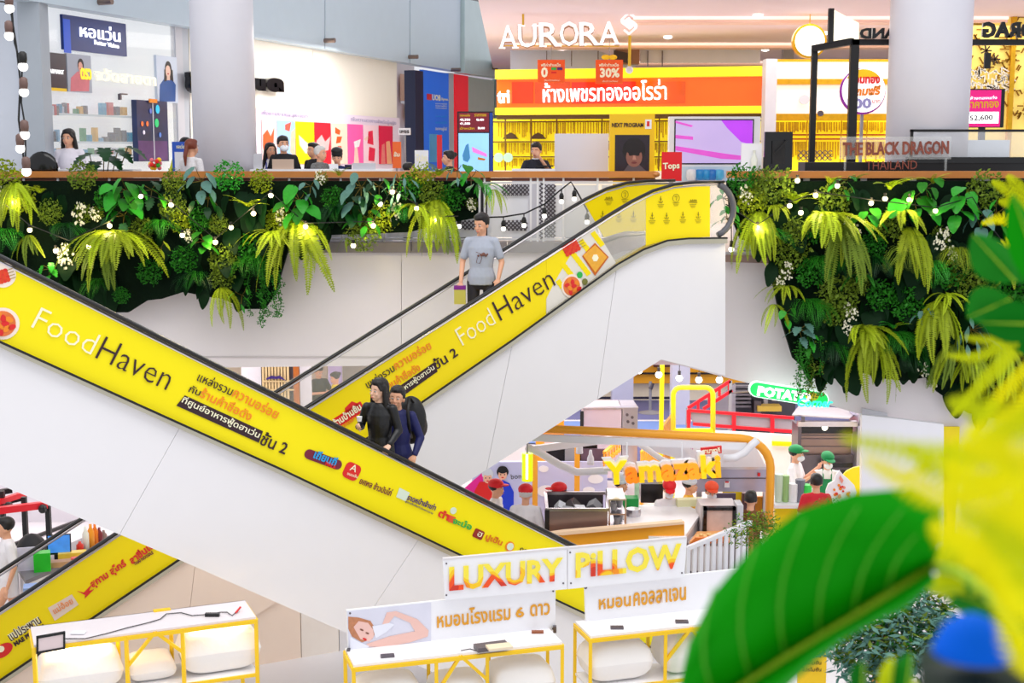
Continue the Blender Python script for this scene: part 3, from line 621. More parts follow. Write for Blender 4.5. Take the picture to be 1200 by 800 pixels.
blobp([(410, 166), (418, 163), (416, 172), (411, 173)], S(235, 235, 235), k=8); blobp([(411, 173), (414, 173), (416, 192), (410, 192)], S(250, 205, 190), k=9)
blobp([(427, 154), (432, 153), (433, 170), (426, 168)], S(230, 30, 70), k=10); blobp([(428, 172), (435, 174), (434, 189), (427, 188)], S(230, 30, 70), k=10); blobp([(422, 163), (427, 158), (429, 162), (424, 165)], S(252, 205, 190), k=9)
blobp([(443, 170), (446, 168), (447, 192), (442, 192)], S(245, 130, 120), k=11); blobp([(448, 166), (452, 165), (455, 192), (449, 192)], S(255, 175, 130), k=12)
gt = M('ad_text_grey', S(190, 180, 205), .5, var=0)
lx(PLF, 'เพื่อความงามและสุขภาพผิว', 302, 136, 356, 140, 7, gt, t, d=.09, th=.01); lx(PLF, 'เพื่อความสวยงามสำหรับผู้หญิง', 407, 143, 460, 147.5, 6, gt, t, d=.09, th=.01)
# --- bank fronts further along
t = T('bank_front', 'blue bank panel with red and white lettering between navy pillar and white strip', 'shop front', PLF.w(PLF.uz(500, 190)[0], 0))
PB2 = PLF.back(2.5)
rect(PB2, 440, 70, 486, 215, 'interior_wall', M('bank_interior', S(235, 225, 225), .6), t, th=.05)
for i, (a, b, y0, y1, c) in enumerate(((466, 474, 87, 118, S(225, 180, 150)), (474, 484, 92, 118, S(240, 205, 150)), (466, 484, 119, 122, S(250, 250, 255)), (471, 482, 125, 141, S(250, 190, 60)), (472, 481, 160, 172, S(120, 170, 210)))): rect(PB2, a, y0, b, y1, 'interior_panel', M('bank_in_%d' % i, c, .5), t, th=.02, d=.1+.01*i)
rect(PLF, 484.5, 83, 494, 215, 'navy_pillar', M('navy', S(14, 20, 60), .3), t, th=.3, d=.06)
rect(PLF, 494, 84, 524, 215, 'blue_panel', M('bank_blue_glow', S(20, 96, 205), .35, emit=.35, var=.12, vs=1.2), t, th=.1, d=.05)  # glow added to the blue so the panel is less dark
rect(PLF, 524.5, 86, 530, 215, 'white_strip', lgrey, t, th=.1, d=.05)
rect(PLF, 531, 88, 547, 215, 'red_panel', M('bank_red', S(235, 20, 40), .35, emit=.3, var=.1, vs=1), t, th=.1, d=.05)
rect(PLF, 547.5, 92, 579, 215, 'green_glass', M('shop_glass_green', S(205, 222, 212), .15), t, th=.05, d=.0); rect(PLF, 579.5, 93, 583, 215, 'end_post', M('post_green', S(130, 160, 160), .4), t, th=.1, d=.03)
rect(PLF, 498, 110, 503.5, 117, 'logo_square', ltr, t, th=.01, d=.06); lx(PLF, 'UOB', 504, 117.5, 514, 118.5, 7, ltw, t, d=.06, bold=.04); lx(PLF, 'Xpress', 514.5, 118.5, 522.5, 119, 4, ltw, t, d=.06, bold=.03)
for k, y in enumerate((122, 124.5, 127, 137, 145, 153)): lx(PLF, 'ธนาคารยูโอบี', 508, y+.5, 521 , y+1, [2, 2, 2, 2.5, 4, 5][k], ltb if k in (3, 4) else ltw, t, d=.06)
rect(PLF, 501, 157, 511, 190, 'pale_blue_notice', M('notice_blue', S(90, 180, 240), .4), t, th=.01, d=.06)
# stands and goods by the bank
def stand(x0, y0, x1, y1, Y, label, c, name='banner_stand', text=None, tc=None):
    pl = PLY(Y); s = sign(pl, x0, y0, x1, y1, name, label, 'banner', M('stand_%d_%d' % (x0, y0), c, .4, var=.08), th=.04, d=0)
    b = pl.uz((x0+x1)/2, y1)
    if b[1] > .05: MB().box((pl.w(b[0], 0).x, Y+.03, b[1]/2), (.04, .04, b[1])).build('pole', grey, s); MB().box((pl.w(b[0], 0).x, Y+.03, .02), (.4, .3, .04)).build('foot', grey, s)
    if text: lx(pl, text, x0+1.5, (y0+y1)/2+2, x1-1.5, (y0+y1)/2+2, None, tc or ltw, s, d=.006, bold=.03)
    return s
stand(460, 166, 470, 197, 23, 'orange slim standing banner before the end of the pink wall', S(250, 110, 40), text='ส้ม')
stand(486, 176, 502, 198, 22.6, 'small white board standing left of the pale blue notice', S(245, 245, 250), text='โปร')
stand(512, 158, 518, 198, 22.8, 'narrow red and white stand before the blue bank panel', S(225, 40, 50))
stand(467, 150, 481, 158, 23.4, 'small white hanging round-edged label in front of the bank interior', S(250, 250, 250), name='hanging_label', text='เพชร', tc=ltk)
# digital screen totem
PS = PLY(22.6)
s = sign(PS, 536, 130.5, 578, 208, 'digital_screen', 'tall black digital totem screen showing prices and pale blue artwork', 'screen', gloss_black, th=.12, d=0)
rect(PS, 537.5, 132, 573, 154.5, 'price_area', M('screen_maroon', S(110, 14, 34), .3, emit=.5), s, th=.004, d=.006)
rect(PS, 537.5, 156, 573, 206, 'picture_area', M('screen_art_blue', S(150, 205, 248), .3, emit=.55, var=.2, vs=4), s, th=.004, d=.006)
rect(PS, 574, 132, 577.5, 206, 'side_strip', M('screen_side_blue', S(20, 60, 150), .3, emit=.3), s, th=.004, d=.006)
for x, y, wd, tt in ((539, 136.5, 12, 'ทองแท่ง'), (556, 136.5, 14, 'ราคาทอง'), (539, 142, 12, '42,350'), (558, 142, 9, '42,450'), (539, 146.5, 12, '41,580'), (539, 151.8, 17, 'น้ำหนัก'), (560, 151.8, 8, '50,600')): lx(PS, tt, x, y, x+wd, y, 3, yelf if tt[0] in 'ทรน' else glow, s, d=.012, bold=.02)
poly(PS, [(542, 182), (546, 170), (549, 168), (551, 185), (548, 190), (543, 188)], 'art_print', M('art_teal', S(70, 140, 190), .4, emit=.3), s, th=.003, d=.012); poly(PS, [(553, 172), (570, 180), (571, 184), (554, 178)], 'art_print', M('art_pink', S(240, 130, 220), .4, emit=.4), s, th=.003, d=.012); poly(PS, [(560, 184), (569, 186), (568, 188), (560, 187)], 'art_print', lto, s, th=.003, d=.012)
# ================================================================ GOLD SHOP WITH BIG WHITE SIGN
PA = Pl(P(583, 100, 30), -13)
gold = M('gold_metal', S(255, 214, 40), .25, .6, var=.25, vs=8); goldl = M('gold_band_lit', S(255, 226, 30), .3, emit=.55, var=.25, vs=2)
ora = M('orange_glass', S(255, 105, 20), .12, emit=.25, ec=S(255, 90, 10), var=.25, vs=.9)
t = T('gold_jewellery_shop', 'gold jewellery shop front with orange fascia, yellow bands and glowing Thai letters', 'shop', PA.w(PA.uz(740, 150)[0], 0))
rect(PA, 582, 80, 893, 91, 'upper_gold_band', goldl, t, th=.35, d=.15); rect(PA, 582, 91.5, 893, 125, 'orange_fascia', ora, t, th=.1)
for a, b, c in ((600, 625, S(240, 60, 20)), (627, 668, S(200, 70, 30)), (670, 745, S(210, 50, 30)), (746, 803, S(235, 90, 20))): rect(PA, a, 96, b, 121, 'painted_reflection', M('orange_panel_%d' % a, c, .08, emit=.12, var=.4, vs=2), t, th=.02, d=.02)  # red reflections in the glossy fascia, painted as coloured plates
rect(PA, 582, 125.5, 893, 133.5, 'lower_gold_band', goldl, t, th=.35, d=.15)
rect(PA, 582, 134, 893, 139, 'dark_band', M('band_brown', S(90, 60, 20), .5), t, th=.1)  # dark brown band under the lower gold band
PAB = PA.back(1.2)
rect(PAB, 560, 138, 905, 225, 'back_wall', M('display_yellow_glow', S(255, 228, 30), .35, emit=.6, var=.35, vs=3), t, th=.05)  # wall given a glow of its own to brighten the display
for y in (141, 165, 183): rect(PA.back(.9), 575, y, 900, y+1.5, 'display_shelf', M('shelf_bronze', S(120, 86, 20), .4), t, th=.3)
for x in (592, 622, 652, 705, 772, 812, 850, 886): rect(PA.back(.5), x-.7, 138, x+.7, 215, 'mullion', M('shelf_bronze', ()), t, th=.05)
lx(PA, 'ห้างเพชรทองออโรร่า', 638, 120.5, 782, 117, 23, glow, t, d=.12, th=.06, bold=.008); lx(PA, 'tri', 585, 121.5, 599, 121, 15, glow, t, d=.12, th=.06, bold=.03)
rect(PA, 582, 200, 893, 262, 'counter_front', M('counter_cream', S(246, 236, 214), .4), t, th=.4, d=.5)
# necklaces hung in rows: one mesh per bay
ch = MB(); rr = random.Random(5)
for y0, y1 in ((143, 163), (167.5, 181), (185.5, 198)):
    x = 586
    while x < 888:
        h = rr.uniform(.6, 1)*(y1-y0); a = PAB.at(x, y0)+PA.n*.12; b = PAB.at(x, y0+h)+PA.n*.12
        ch.bar(a, b, .03, .02); x += rr.uniform(1.6, 3.6)
stuff(ch.build('gold_chains', M('chain_gold', S(240, 190, 20), .35, .3, var=.35, vs=12), t))
# dark crest silhouettes on the shelf
for x in (601, 633): tag(poly(PAB, [(x-9, 163), (x-5, 158), (x, 155.5), (x+5, 158), (x+9, 163)], 'necklace_bust', M('bust_brown', S(80, 52, 14), .5), None, th=.08, d=.25), 'dark brown jewellery bust on the gold shop upper shelf, %s one' % ('left' if x < 610 else 'right'), 'display bust')
for x in (588, 599): tag(disc(PA, x, 184.5, 5.5, 'round_mirror', M('mint_disc', S(180, 225, 190), .3), None, th=.03, d=.3), 'mint green round disc on the gold shop counter, %s of two' % ('left' if x < 590 else 'right'), 'mirror')
# bulkhead behind the big sign
blk = M('bulkhead_blue', S(192, 204, 228), .5)
t = T('bulkhead', 'pale blue stepped bulkhead and glass screens behind the big white sign', 'bulkhead', P(665, 100, 31.5))
PX = PLY(32)
poly(PX, [(598, 59), (700, 59), (745, 76), (745, 90), (598, 90)], 'bulkhead_body', blk, t, th=.3)
rect(PX, 720, 59, 748, 76, 'brown_pillar', M('bronze_pillar', S(150, 110, 84), .35, .3), t, th=.3, d=.3); poly(PX, [(718, 60), (738, 64), (738, 76), (718, 72)], 'dark_face', M('dark_face', S(60, 50, 50), .5), t, th=.05, d=.35)
rect(PX, 750, 52, 890, 74, 'glass_screen', M('bulkhead_glass', S(214, 218, 238), .2), t, th=.05, d=.1)
for x in (640, 669, 700, 758, 775): rect(PX, x, 60, x+1, 78, 'mullion', dsteel, t, th=.05, d=.15)
# big hanging lettering
PAU = Pl(P(655, 50, 25), 4)
s = T('hanging_sign', 'large white serif lettering with square knot emblem hung on gold rods', 'sign', PAU.at(655, 56))
letw = M('sign_letter_white', (1, 1, 1), .3, emit=.5, var=0)
for i, (ch_, xa, xb, h) in enumerate((('A', 585.5, 607, 25), ('U', 607.5, 630, 26), ('R', 632, 657, 27), ('O', 656, 679, 27.5), ('R', 679, 703, 26), ('A', 702, 726, 26))):
    ya = 56.5-(xa-585)*.032
    lx(PAU, ch_, xa, ya, xb-1, ya-.6, h, letw, s, d=0, th=.07, name='letter', bold=.005); lx(PAU, ch_, xa-.3, ya+.9, xb+.3, ya+.3, h+.6, M('letter_bronze', S(176, 128, 96), .4, .3), s, d=-.06, th=.05, name='letter_back', bold=.03)
def serif(x, y, wd): rect(PAU, x-wd, y-1.6, x+wd, y, 'serif', letw, s, th=.05, d=.02)
for x, y in ((588.5, 57), (604, 56.6), (637, 55), (654.5, 54.3), (684, 53.3), (701, 52.6), (705.5, 52.6), (722.5, 52.2)): serif(x, y, 3.6)
for x, y in ((611.5, 31), (627, 31)): serif(x, y, 3.6)
def knot(c, u, n, r, mt, parent):
    v = Vector((0, 0, 1)); a = [(0, 1), (1, .45), (.45, .1)]
    for sg in (1, -1):
        for pts in (([(.55, .7), (0, 1.15), (-.8, .45), (-.8, .1), (.05, -.5)]), ([(.0, .6), (-.35, .35), (.75, -.35)])):
            q = [c+u*r*x*sg+v*r*y*sg+n*.02 for x, y in pts]; mb = MB()
            for i in range(len(q)-1): mb.bar(q[i], q[i+1], r*.2, .05, upv=n)
            mb.build('emblem_stroke', mt, parent)
knot(PAU.at(737, 27.5), PAU.u, PAU.n, 10.5*25/FP, letw, s)
rod = M('rod_gold', S(235, 190, 60), .3, .6)
for x, y1 in ((613, 30), (738, 16)): a = PAU.at(x, y1); MB().tube([a, Vector((a.x, a.y, 3.9))], .022, 6).build('gold_rod', rod, s)
rect(PAU, 588, 53, 726, 54.2, 'gold_rail', rod, s, th=.03, d=-.05)
a = PAU.at(738, 42); MB().tube([a, a-Vector((0, 0, .55))], .03, 6).build('gold_rod', rod, s); MB().ball(a-Vector((0, 0, .6)), .07, 8, 6).build('spot_head', M('spot_white', S(235, 235, 240), .3), s, True)
# orange hanging promotions
PH = PLY(27)
for x0, x1, y0, y1, big, lbl in ((630, 662, 70, 97, '0', 'orange hanging sign with a large zero'), (698, 730, 70, 98, '30%', 'orange hanging sign reading 30% with a yellow bow on top')):
    s = sign(PH, x0, y0, x1, y1, 'promotion_sign', lbl, 'sign', M('promo_orange', S(248, 92, 20), .4), th=.03, d=0)
    lx(PH, big, x0+(4 if big == '0' else 5), y0+21, x0+(12 if big == '0' else 28), y0+21, 12 if big == '0' else 11, ltw, s, d=.006, bold=.04); lx(PH, 'ฟรีค่ากำเหน็จ', x0+4, y0+8, x1-5, y0+8, 4, ltw, s, d=.006, bold=.02); lx(PH, 'เงื่อนไขตามกำหนด', x0+8, y1-2, x1-6, y1-2, 2, ltw, s, d=.006)
    if big == '0': rect(PH, 646, 79, 652, 82, 'tag_print', ltg, s, th=.004, d=.008); rect(PH, 653, 79, 659, 82, 'tag_print', ltp, s, th=.004, d=.008); rect(PH, 646, 84, 652, 86, 'tag_print', ltr, s, th=.004, d=.008)
    else:
        for q in (-1, 1): MB().ball(PH.at(714+q*4, 67), (.09, .03, .05), 8, 6).build('bow', yelf, s, True)
    a = PH.at((x0+x1)/2, y0); MB().tube([a, Vector((a.x, a.y, 3.9))], .006, 4).build('cord', grey, s)
# white board, cinema poster totem, red sign, video wall
s = sign(PLY(22.3), 650, 156.5, 713, 214, 'notice_board', 'plain pale grey board on a stand behind the rail, left of the yellow poster totem', 'board', M('board_pale', S(232, 228, 236), .4, var=.01), th=.06, d=0)
MB().box((P(681, 200, 22.35).x, 22.4, .3), (.5, .3, .6)).build('board_foot', grey, s)
PT = PLY(21.6)
s = sign(PT, 714.5, 133.5, 767, 210, 'poster_totem', 'yellow poster totem headed NEXT PROGRAM with a dark portrait', 'poster', M('totem_yellow', S(250, 198, 0), .4), th=.12, d=0)
lx(PT, 'NEXT PROGRAM', 717, 149, 754, 149, 5, ltk, s, d=.006, bold=.03); rect(PT, 756, 140, 763.5, 151, 'logo_card', paper, s, th=.004, d=.006); rect(PT, 758, 142, 761, 148, 'logo_print', ltr, s, th=.004, d=.011)
rect(PT, 720.5, 158, 761, 208, 'dark_poster', M('poster_dark', S(40, 26, 36), .25, var=.3, vs=6), s, th=.004, d=.006)
skm = M('poster_face_dark', S(150, 96, 80), .4, var=.25, vs=9); hm = M('poster_hair_dark', S(24, 14, 16), .5, var=.3, vs=30)
disc(PT, 743, 176, 14, 'hair_print', hm, s, th=.003, d=.012, sx=.95); disc(PT, 743, 184, 11.5, 'face_print', skm, s, th=.003, d=.016, sx=.82); poly(PT, [(731, 200), (737, 192), (748, 192), (757, 200), (757, 208), (731, 208)], 'clothing_print', M('poster_collar', S(90, 76, 80), .4), s, th=.003, d=.014)
disc(PT, 743, 172, 10, 'fringe_print', hm, s, th=.003, d=.019, sx=1)
for q in (-1, 1): disc(PT, 743+q*4, 181, 1.5, 'eye_print', hm, s, th=.003, d=.02, sx=1.6); disc(PT, 743+q*4, 178.6, 1, 'brow_print', hm, s, th=.003, d=.02, sx=2.6)
poly(PT, [(742, 182), (744, 182), (745.5, 187), (741, 187)], 'nose_print', M('poster_face_mid', S(196, 138, 116), .4), s, th=.003, d=.02); disc(PT, 743, 190.5, 1.3, 'lip_print', M('poster_lip_dark', S(120, 50, 50), .4), s, th=.003, d=.02, sx=2.6)
s = sign(PLY(20.9), 775.5, 178, 799, 212, 'red_sign', 'upright red sign with white lettering behind the far escalator landing', 'sign', M('sign_red', S(232, 14, 30), .35), th=.04, d=0); lx(PLY(20.9), 'Tops', 777, 200.5, 796.5, 199.5, 9.5, ltw, s, d=.006, bold=.03)
PV = Pl(P(783, 170, 23), 0)
s = sign(PV, 784, 136.5, 890.5, 214, 'video_wall', 'wide screen in a white frame showing purple and white swirls', 'screen', paper, th=.2, d=0)
vm = M('screen_lilac', S(196, 176, 228), .3, emit=.35, var=.12, vs=2); vp = M('screen_violet', S(170, 60, 215), .3, emit=.6, var=.3, vs=3); vk = M('screen_pink', S(205, 80, 190), .3, emit=.5, var=.2, vs=4)
rect(PV, 790, 139.5, 883, 192.5, 'screen_bezel', black, s, th=.03, d=.01); rect(PV, 791.5, 141, 881.5, 191, 'screen_picture', vm, s, th=.004, d=.016)
poly(PV, [(845, 141), (881.5, 141), (881.5, 170), (868, 166), (852, 150)], 'screen_shape', vp, s, th=.003, d=.02)
for q in ([(791.5, 141.5), (812, 147), (810, 149), (791.5, 144)], [(791.5, 158), (812, 160), (812, 164), (791.5, 162)], [(791.5, 171), (850, 180), (881, 184), (881, 188), (845, 186), (791.5, 176)]): poly(PV, q, 'screen_shape', vk, s, th=.003, d=.021)
rect(PV, 785, 195, 889, 213, 'goods_shelf', M('shelf_glass', S(205, 225, 240), .3), s, th=.02, d=.01)
for i, (x, c) in enumerate(((809, S(235, 238, 240)), (819, S(30, 140, 210)), (826, S(40, 150, 215)), (833, S(35, 120, 200)), (841, S(80, 180, 225)))):
    tag(MB().lathe([(.06, 0), (.09, .06), (.085, .16), (.05, .18)], PV.at(x, 211)+PV.n*.12, 10).build('cosmetic_jar', M('jar_%d' % i, c, .3), smooth=True), ['white', 'deep blue', 'bright blue', 'dark blue', 'pale blue'][i]+' jar on the shelf under the video wall', 'jar')
# ================================================================ RIGHT SHOPS
PG = PLY(28)
t = T('gold_shop', 'second gold shop with cream lit fascia and gold chains, left of the right column', 'shop', PG.w(PG.uz(970, 150)[0], 0))
lit = M('lit_cream', S(255, 246, 226), .4, emit=.75, ec=S(255, 244, 220)); gd = M('gold_trim', S(222, 170, 30), .3, .6, var=.3, vs=9)
rect(PG, 893, 70, 906, 215, 'white_pier', lgrey, t, th=.4, d=.3); rect(PG, 906, 73, 1045, 92, 'lit_fascia', lit, t, th=.3, d=.1); rect(PG, 898, 70, 1045, 72.6, 'gold_edge', gd, t, th=.35, d=.15); rect(PG, 900, 93, 1045, 99, 'gold_soffit', gd, t, th=.3, d=.12)
rect(PG, 906, 99.5, 1045, 133, 'lit_panel', M('lit_peach', S(255, 232, 212), .4, emit=.55, ec=S(255, 228, 205)), t, th=.2); rect(PG, 898, 133.5, 1045, 141, 'gold_band', gd, t, th=.3, d=.12)
PGB = PG.back(.8)
rect(PGB, 895, 140, 1050, 215, 'back_wall', M('display_yellow_glow', ()), t, th=.05)
for y in (157, 162): rect(PG.back(.4), 900, y, 1045, y+1.6, 'display_shelf', M('shelf_red', S(190, 60, 20), .4), t, th=.3)
for x in (945, 985, 1015): rect(PG.back(.3), x, 141, x+1, 200, 'mullion', gd, t, th=.03)
ch = MB()
for y0, y1 in ((143, 156), (166, 188)):
    x = 904
    while x < 1042:
        h = rr.uniform(.7, 1)*(y1-y0); a = PGB.at(x, y0)+PG.n*.1; b = PGB.at(x, y0+h)+PG.n*.1; ch.bar(a, b, .032, .02); x += rr.uniform(1.7, 3.2)
stuff(ch.build('gold_chains', M('chain_gold', ()), t))
for y in (176, 180): lattice(PG.back(.25), 935, 176, 975, 188, .11, 0, t); break
s = T('gold_price_disc', 'round white promotion sign with red, gold and violet Thai words at the second gold shop', 'sign', PLY(25).at(1011, 133))
P25 = PLY(25)
disc(P25, 1011, 107, 26.5, 'violet_rim', M('violet', S(150, 40, 170), .4), s, th=.04, n=36); disc(P25, 1012, 106, 25, 'white_face', M('sign_face_lit', (1, 1, 1), emit=.5, var=0), s, th=.04, d=.005, n=36)
poly(P25, [(992, 92)]+[(1012+24*math.cos(R(a)), 105-24*math.sin(R(a))) for a in range(140, 35, -12)]+[(1031, 91)], 'yellow_cap', yelf, s, th=.004, d=.01)
lx(P25, 'ออมทอง', 995, 98, 1031, 98, 8, ltr, s, d=.014, bold=.05); lx(P25, 'แถมฟรี', 996, 113, 1032, 111, 11, lto, s, d=.014, bold=.05, shear=.2); lx(P25, '100', 993, 128, 1021, 127, 12, M('violet_grey', S(160, 160, 215), .4), s, d=.014, bold=.04); lx(P25, 'บาท', 1022, 121, 1031, 121, 4, ltr, s, d=.014)
s = T('round_lamp_sign', 'round glowing cream disc in a gold ring hanging left of the black frame', 'sign', P25.at(949, 70))
disc(P25, 949, 48, 19.5, 'gold_ring', gd, s, th=.14, n=36); disc(P25, 949, 48, 17, 'lit_face', M('disc_lit', S(255, 246, 225), emit=1.1, var=0), s, th=.14, d=.01, n=36); a = P25.at(949, 29); MB().tube([a, Vector((a.x, a.y, 3.9))], .01, 4).build('rod', rod, s)
for x, lbl in ((941, 'pale grey'), (960, 'dark')):
    tag(disc(PG, x, 117 if x == 941 else 133, 5.5 if x == 941 else 3.3, 'fascia_emblem', lgrey if x == 941 else dsteel, None, th=.06, d=.14, n=16, sx=1.1), lbl+' small round emblem on the second gold shop fascia', 'emblem')
# gold lattice wall
PLt = PLY(25.5)
t = T('gold_lattice_screen', 'gold filigree screen wall with glowing backing at the far upper right', 'screen wall', PLt.w(PLt.uz(1180, 100)[0], 0))
rect(PLt, 1128, -30, 1215, 215, 'lit_backing', M('lattice_backing', S(250, 216, 110), .4, emit=.35, var=.25, vs=3), t, th=.05)
lm = MB(); rl = random.Random(11)
for k in range(150):
    x, y = rl.uniform(1134, 1206), rl.uniform(-20, 136); a = rl.choice((0, 60, 120)); L = rl.uniform(5, 13)
    A = PLt.at(x, y)+PLt.n*.04; B = PLt.at(x+L*math.cos(R(a)), y+L*math.sin(R(a)))+PLt.n*.04; lm.bar(A, B, .022, .03, upv=PLt.n)
stuff(lm.build('filigree', M('filigree_gold', S(150, 104, 20), .3, .6), t))
lm = MB()
for k in range(90):
    x, y = rl.uniform(1134, 1185), rl.uniform(78, 106); a = rl.choice((30, 90, 150)); L = rl.uniform(5, 10)
    A = PLt.at(x, y)+PLt.n*.06; B = PLt.at(x+L*math.cos(R(a)), y+L*math.sin(R(a)))+PLt.n*.06; lm.bar(A, B, .02, .03, upv=PLt.n)
stuff(lm.build('pale_filigree', M('filigree_pale', S(245, 240, 225), .4), t))
rect(PLt, 1181, -30, 1186, 215, 'gold_post', gd, t, th=.1, d=.12)
dk = M('ornament_dark', S(60, 40, 20), .4)
for x, y in ((1164, 4), (1153, 60), (1163, 70), (1190, 40)):
    o = MB()
    for k in range(7): c = PLt.at(x, y)+PLt.n*.12; o.bar(c, c+PLt.u*.1*math.cos(k*.9)+Vector((0, 0, .1*math.sin(k*.9))), .025, .02, upv=PLt.n)
    o.build('star_ornament', dk, t)
s = sign(PLY(24), 1128, 104, 1177, 149.5, 'price_display', 'magenta gold price display reading 52,600 beside the right column', 'screen', gloss_black, th=.12, d=0)
P24 = PLY(24)
rect(P24, 1129, 105.5, 1172.5, 148.5, 'magenta_screen', M('screen_magenta', S(214, 10, 120), .3, emit=.6, var=.15, vs=2), s, th=.004, d=.006)
lx(P24, 'ราคาทอง', 1132, 127, 1170, 126, 7.5, yelf, s, d=.012, bold=.03); rect(P24, 1131, 131, 1170, 144.5, 'white_box', glow, s, th=.004, d=.012); lx(P24, '52,600', 1136, 142.5, 1163, 141.5, 7, ltk, s, d=.018, bold=.02); lx(P24, 'ห้างทองแท่ง', 1137, 117, 1168, 116, 4, glow, s, d=.012); lx(P24, 'ขายออก', 1132, 134.5, 1147, 134, 2.5, ltb, s, d=.018)
# --- black framed kiosk with its lettering
PK = PLY(22.2)
t = T('black_frame_kiosk', 'open black box-frame kiosk with cut-out lettering on its top beam', 'kiosk', PK.w(PK.uz(1060, 200)[0], 0))
rect(PK, 950, 56, 956.5, 210, 'post', black, t, th=.1); rect(PK, 986, 49, 995.5, 210, 'post', black, t, th=.1, d=.5)
rect(PK, 985, 49, 1215, 55.5, 'beam', black, t, th=.12, d=.5)
a, b = PK.at(953, 57), PK.at(990, 51.5)+PK.n*.5; MB().bar(a, b, .1, .1).build('beam', black, t)
rect(PK, 966, 12, 972, 52, 'sign_post', black, t, th=.08, d=.3)
poly(PK, [(972.5, 14), (1001, 29), (1001, 50), (972.5, 52)], 'light_panel', M('light_panel', S(255, 248, 220), emit=.9, var=0), t, th=.05, d=.3)
def mirrored(s_, xa, ya, xb, yb, h, parent, dd): 
    A = PK.at(xb, yb)+PK.n*dd; B = PK.at(xa, ya)+PK.n*dd
    vs, fs, asp = text_raw(s_, .05, .1, 0, 2); U = B-A; V = Vector((0, 0, 1))*h*A.y/FP
    MB().add([A+U*v.x+V*v.y+PK.n*.05*v.z for v in vs], fs).build('mirrored_lettering', gloss_black, parent)
mirrored('LAND', 996, 49, 1046, 49, 12, t, .55); mirrored('DRAG', 1136, 48, 1196, 48, 18, t, .55)
rect(PK, 1144, 64, 1151, 82, 'hanging_block', black, t, th=.05, d=.4)
# long black counter with acrylic lettering sheet
PC = PLY(20.75)
t = T('black_counter', 'low black counter with a framed glass front behind the right handrail', 'counter', PC.w(PC.uz(1060, 200)[0], 0))
rect(PC, 942, 190, 1215, 290, 'counter_body', black, t, th=.5); rect(PC, 1066, 184, 1215, 191, 'counter_ledge', gloss_black, t, th=.4, d=.02)
rect(PC, 1067, 151.5, 1215, 154.5, 'frame_top', black, t, th=.04); rect(PC, 1067, 151.5, 1070, 186, 'frame_side', black, t, th=.04); rect(PC, 1070, 154.5, 1215, 184, 'glass_front', M('kiosk_glass', (.93, .96, 1), .03, alpha=.25, var=0), t, th=.008)
rect(PC.back(.5), 1130, 164, 1183, 188, 'display_case', M('case_white', S(225, 235, 245), .3), t, th=.3)
s = T('lettering_sheet', 'clear acrylic sheet with copper block letters standing on the black counter', 'sign', PC.at(1048, 190)+PC.n*.15)
PQ = PC.back(-.12)
cop = M('copper_letters', S(150, 84, 70), .25, .7, var=.5, vs=5)
rect(PQ, 984, 160, 1115, 186.5, 'acrylic_sheet', glassm, s, th=.008)
letters('THE BLACK DRAGON', PQ.at(987, 182.5)+PQ.n*.01, PQ.at(1111, 180.5)+PQ.n*.01, 15.5*PQ.at(1048, 180).y/FP, PQ.n, .03, 'letter', cop, s, bold=.03, split=True)
letters('THAILAND', PQ.at(1014, 199)+PQ.n*.01, PQ.at(1074, 198)+PQ.n*.01, 10*PQ.at(1048, 190).y/FP, PQ.n, .02, 'lower_letter', cop, s, bold=.0, split=True)
# computer monitor on the counter seen from behind
s = T('computer_monitor', 'black monitor seen from behind at the left end of the black counter', 'monitor', PC.at(911, 200))
rect(PC, 894.5, 154.5, 927, 199, 'screen_shell', gloss_black, s, th=.06, d=.1); rect(PC, 903, 165, 918, 192, 'mount_plate', black, s, th=.04, d=.14); MB().bar(PC.at(905, 180)+PC.n*.2, PC.at(920, 164)+PC.n*.2, .03, .02).build('cable', black, s); rect(PC, 889, 198, 920, 203, 'stand_base', black, s, th=.3, d=.15); rect(PC, 893, 184, 897, 199, 'side_port', black, s, th=.05, d=.12)
rect(PC, 868, 168, 892, 203, 'x', paper, None, th=.03, d=.05).name = 'acrylic_stand'
tag(bpy.data.objects['acrylic_stand'], 'pale leaning acrylic stand left of the black monitor', 'stand')
b = MB().lathe([(.05, 0), (.055, .2), (.02, .27), (.02, .32), (.03, .33)], PC.at(882, 202)-Vector((0, .1, 0)), 10).build('pump_bottle', M('bottle_white', S(235, 238, 225), .3), smooth=True); tag(b, 'white pump bottle beside the monitor', 'bottle')
q = T('side_desk', 'narrow pale desk under the black monitor behind the right handrail', 'desk', (P(900, 200, 20.6).x, 20.6, 0))
MB().box((P(902, 200, 20.6).x, 20.55, .545), (.95, .8, 1.07)).build('desk_body', lgrey, q); MB().box((P(902, 200, 20.6).x, 20.55, 1.1), (1.0, .85, .04)).build('desk_top', paper, q)
for x in (990, 1108): c = PQ.at(x, 180); post_to_floor(bpy.data.objects['lettering_sheet'], c.x, c.y-.03, .03, .03, 1.36, glassm)
c = PT.at(741, 200); post_to_floor(bpy.data.objects['poster_totem'], c.x, c.y+.06, .6, .1, c.z, yelf)
c = PS.at(557, 200); post_to_floor(bpy.data.objects['digital_screen'], c.x, c.y+.07, .5, .1, c.z, black)
c = PLY(20.9).at(787, 205); post_to_floor(bpy.data.objects['red_sign'], c.x, c.y+.02, .06, .03, c.z, grey)
c = P24.at(1152, 149); post_to_floor(bpy.data.objects['price_display'], c.x, c.y+.06, .1, .08, c.z, black)
c = P25.at(1011, 130); post_to_floor(bpy.data.objects['gold_price_disc'], c.x, c.y+.05, .05, .05, c.z, grey)
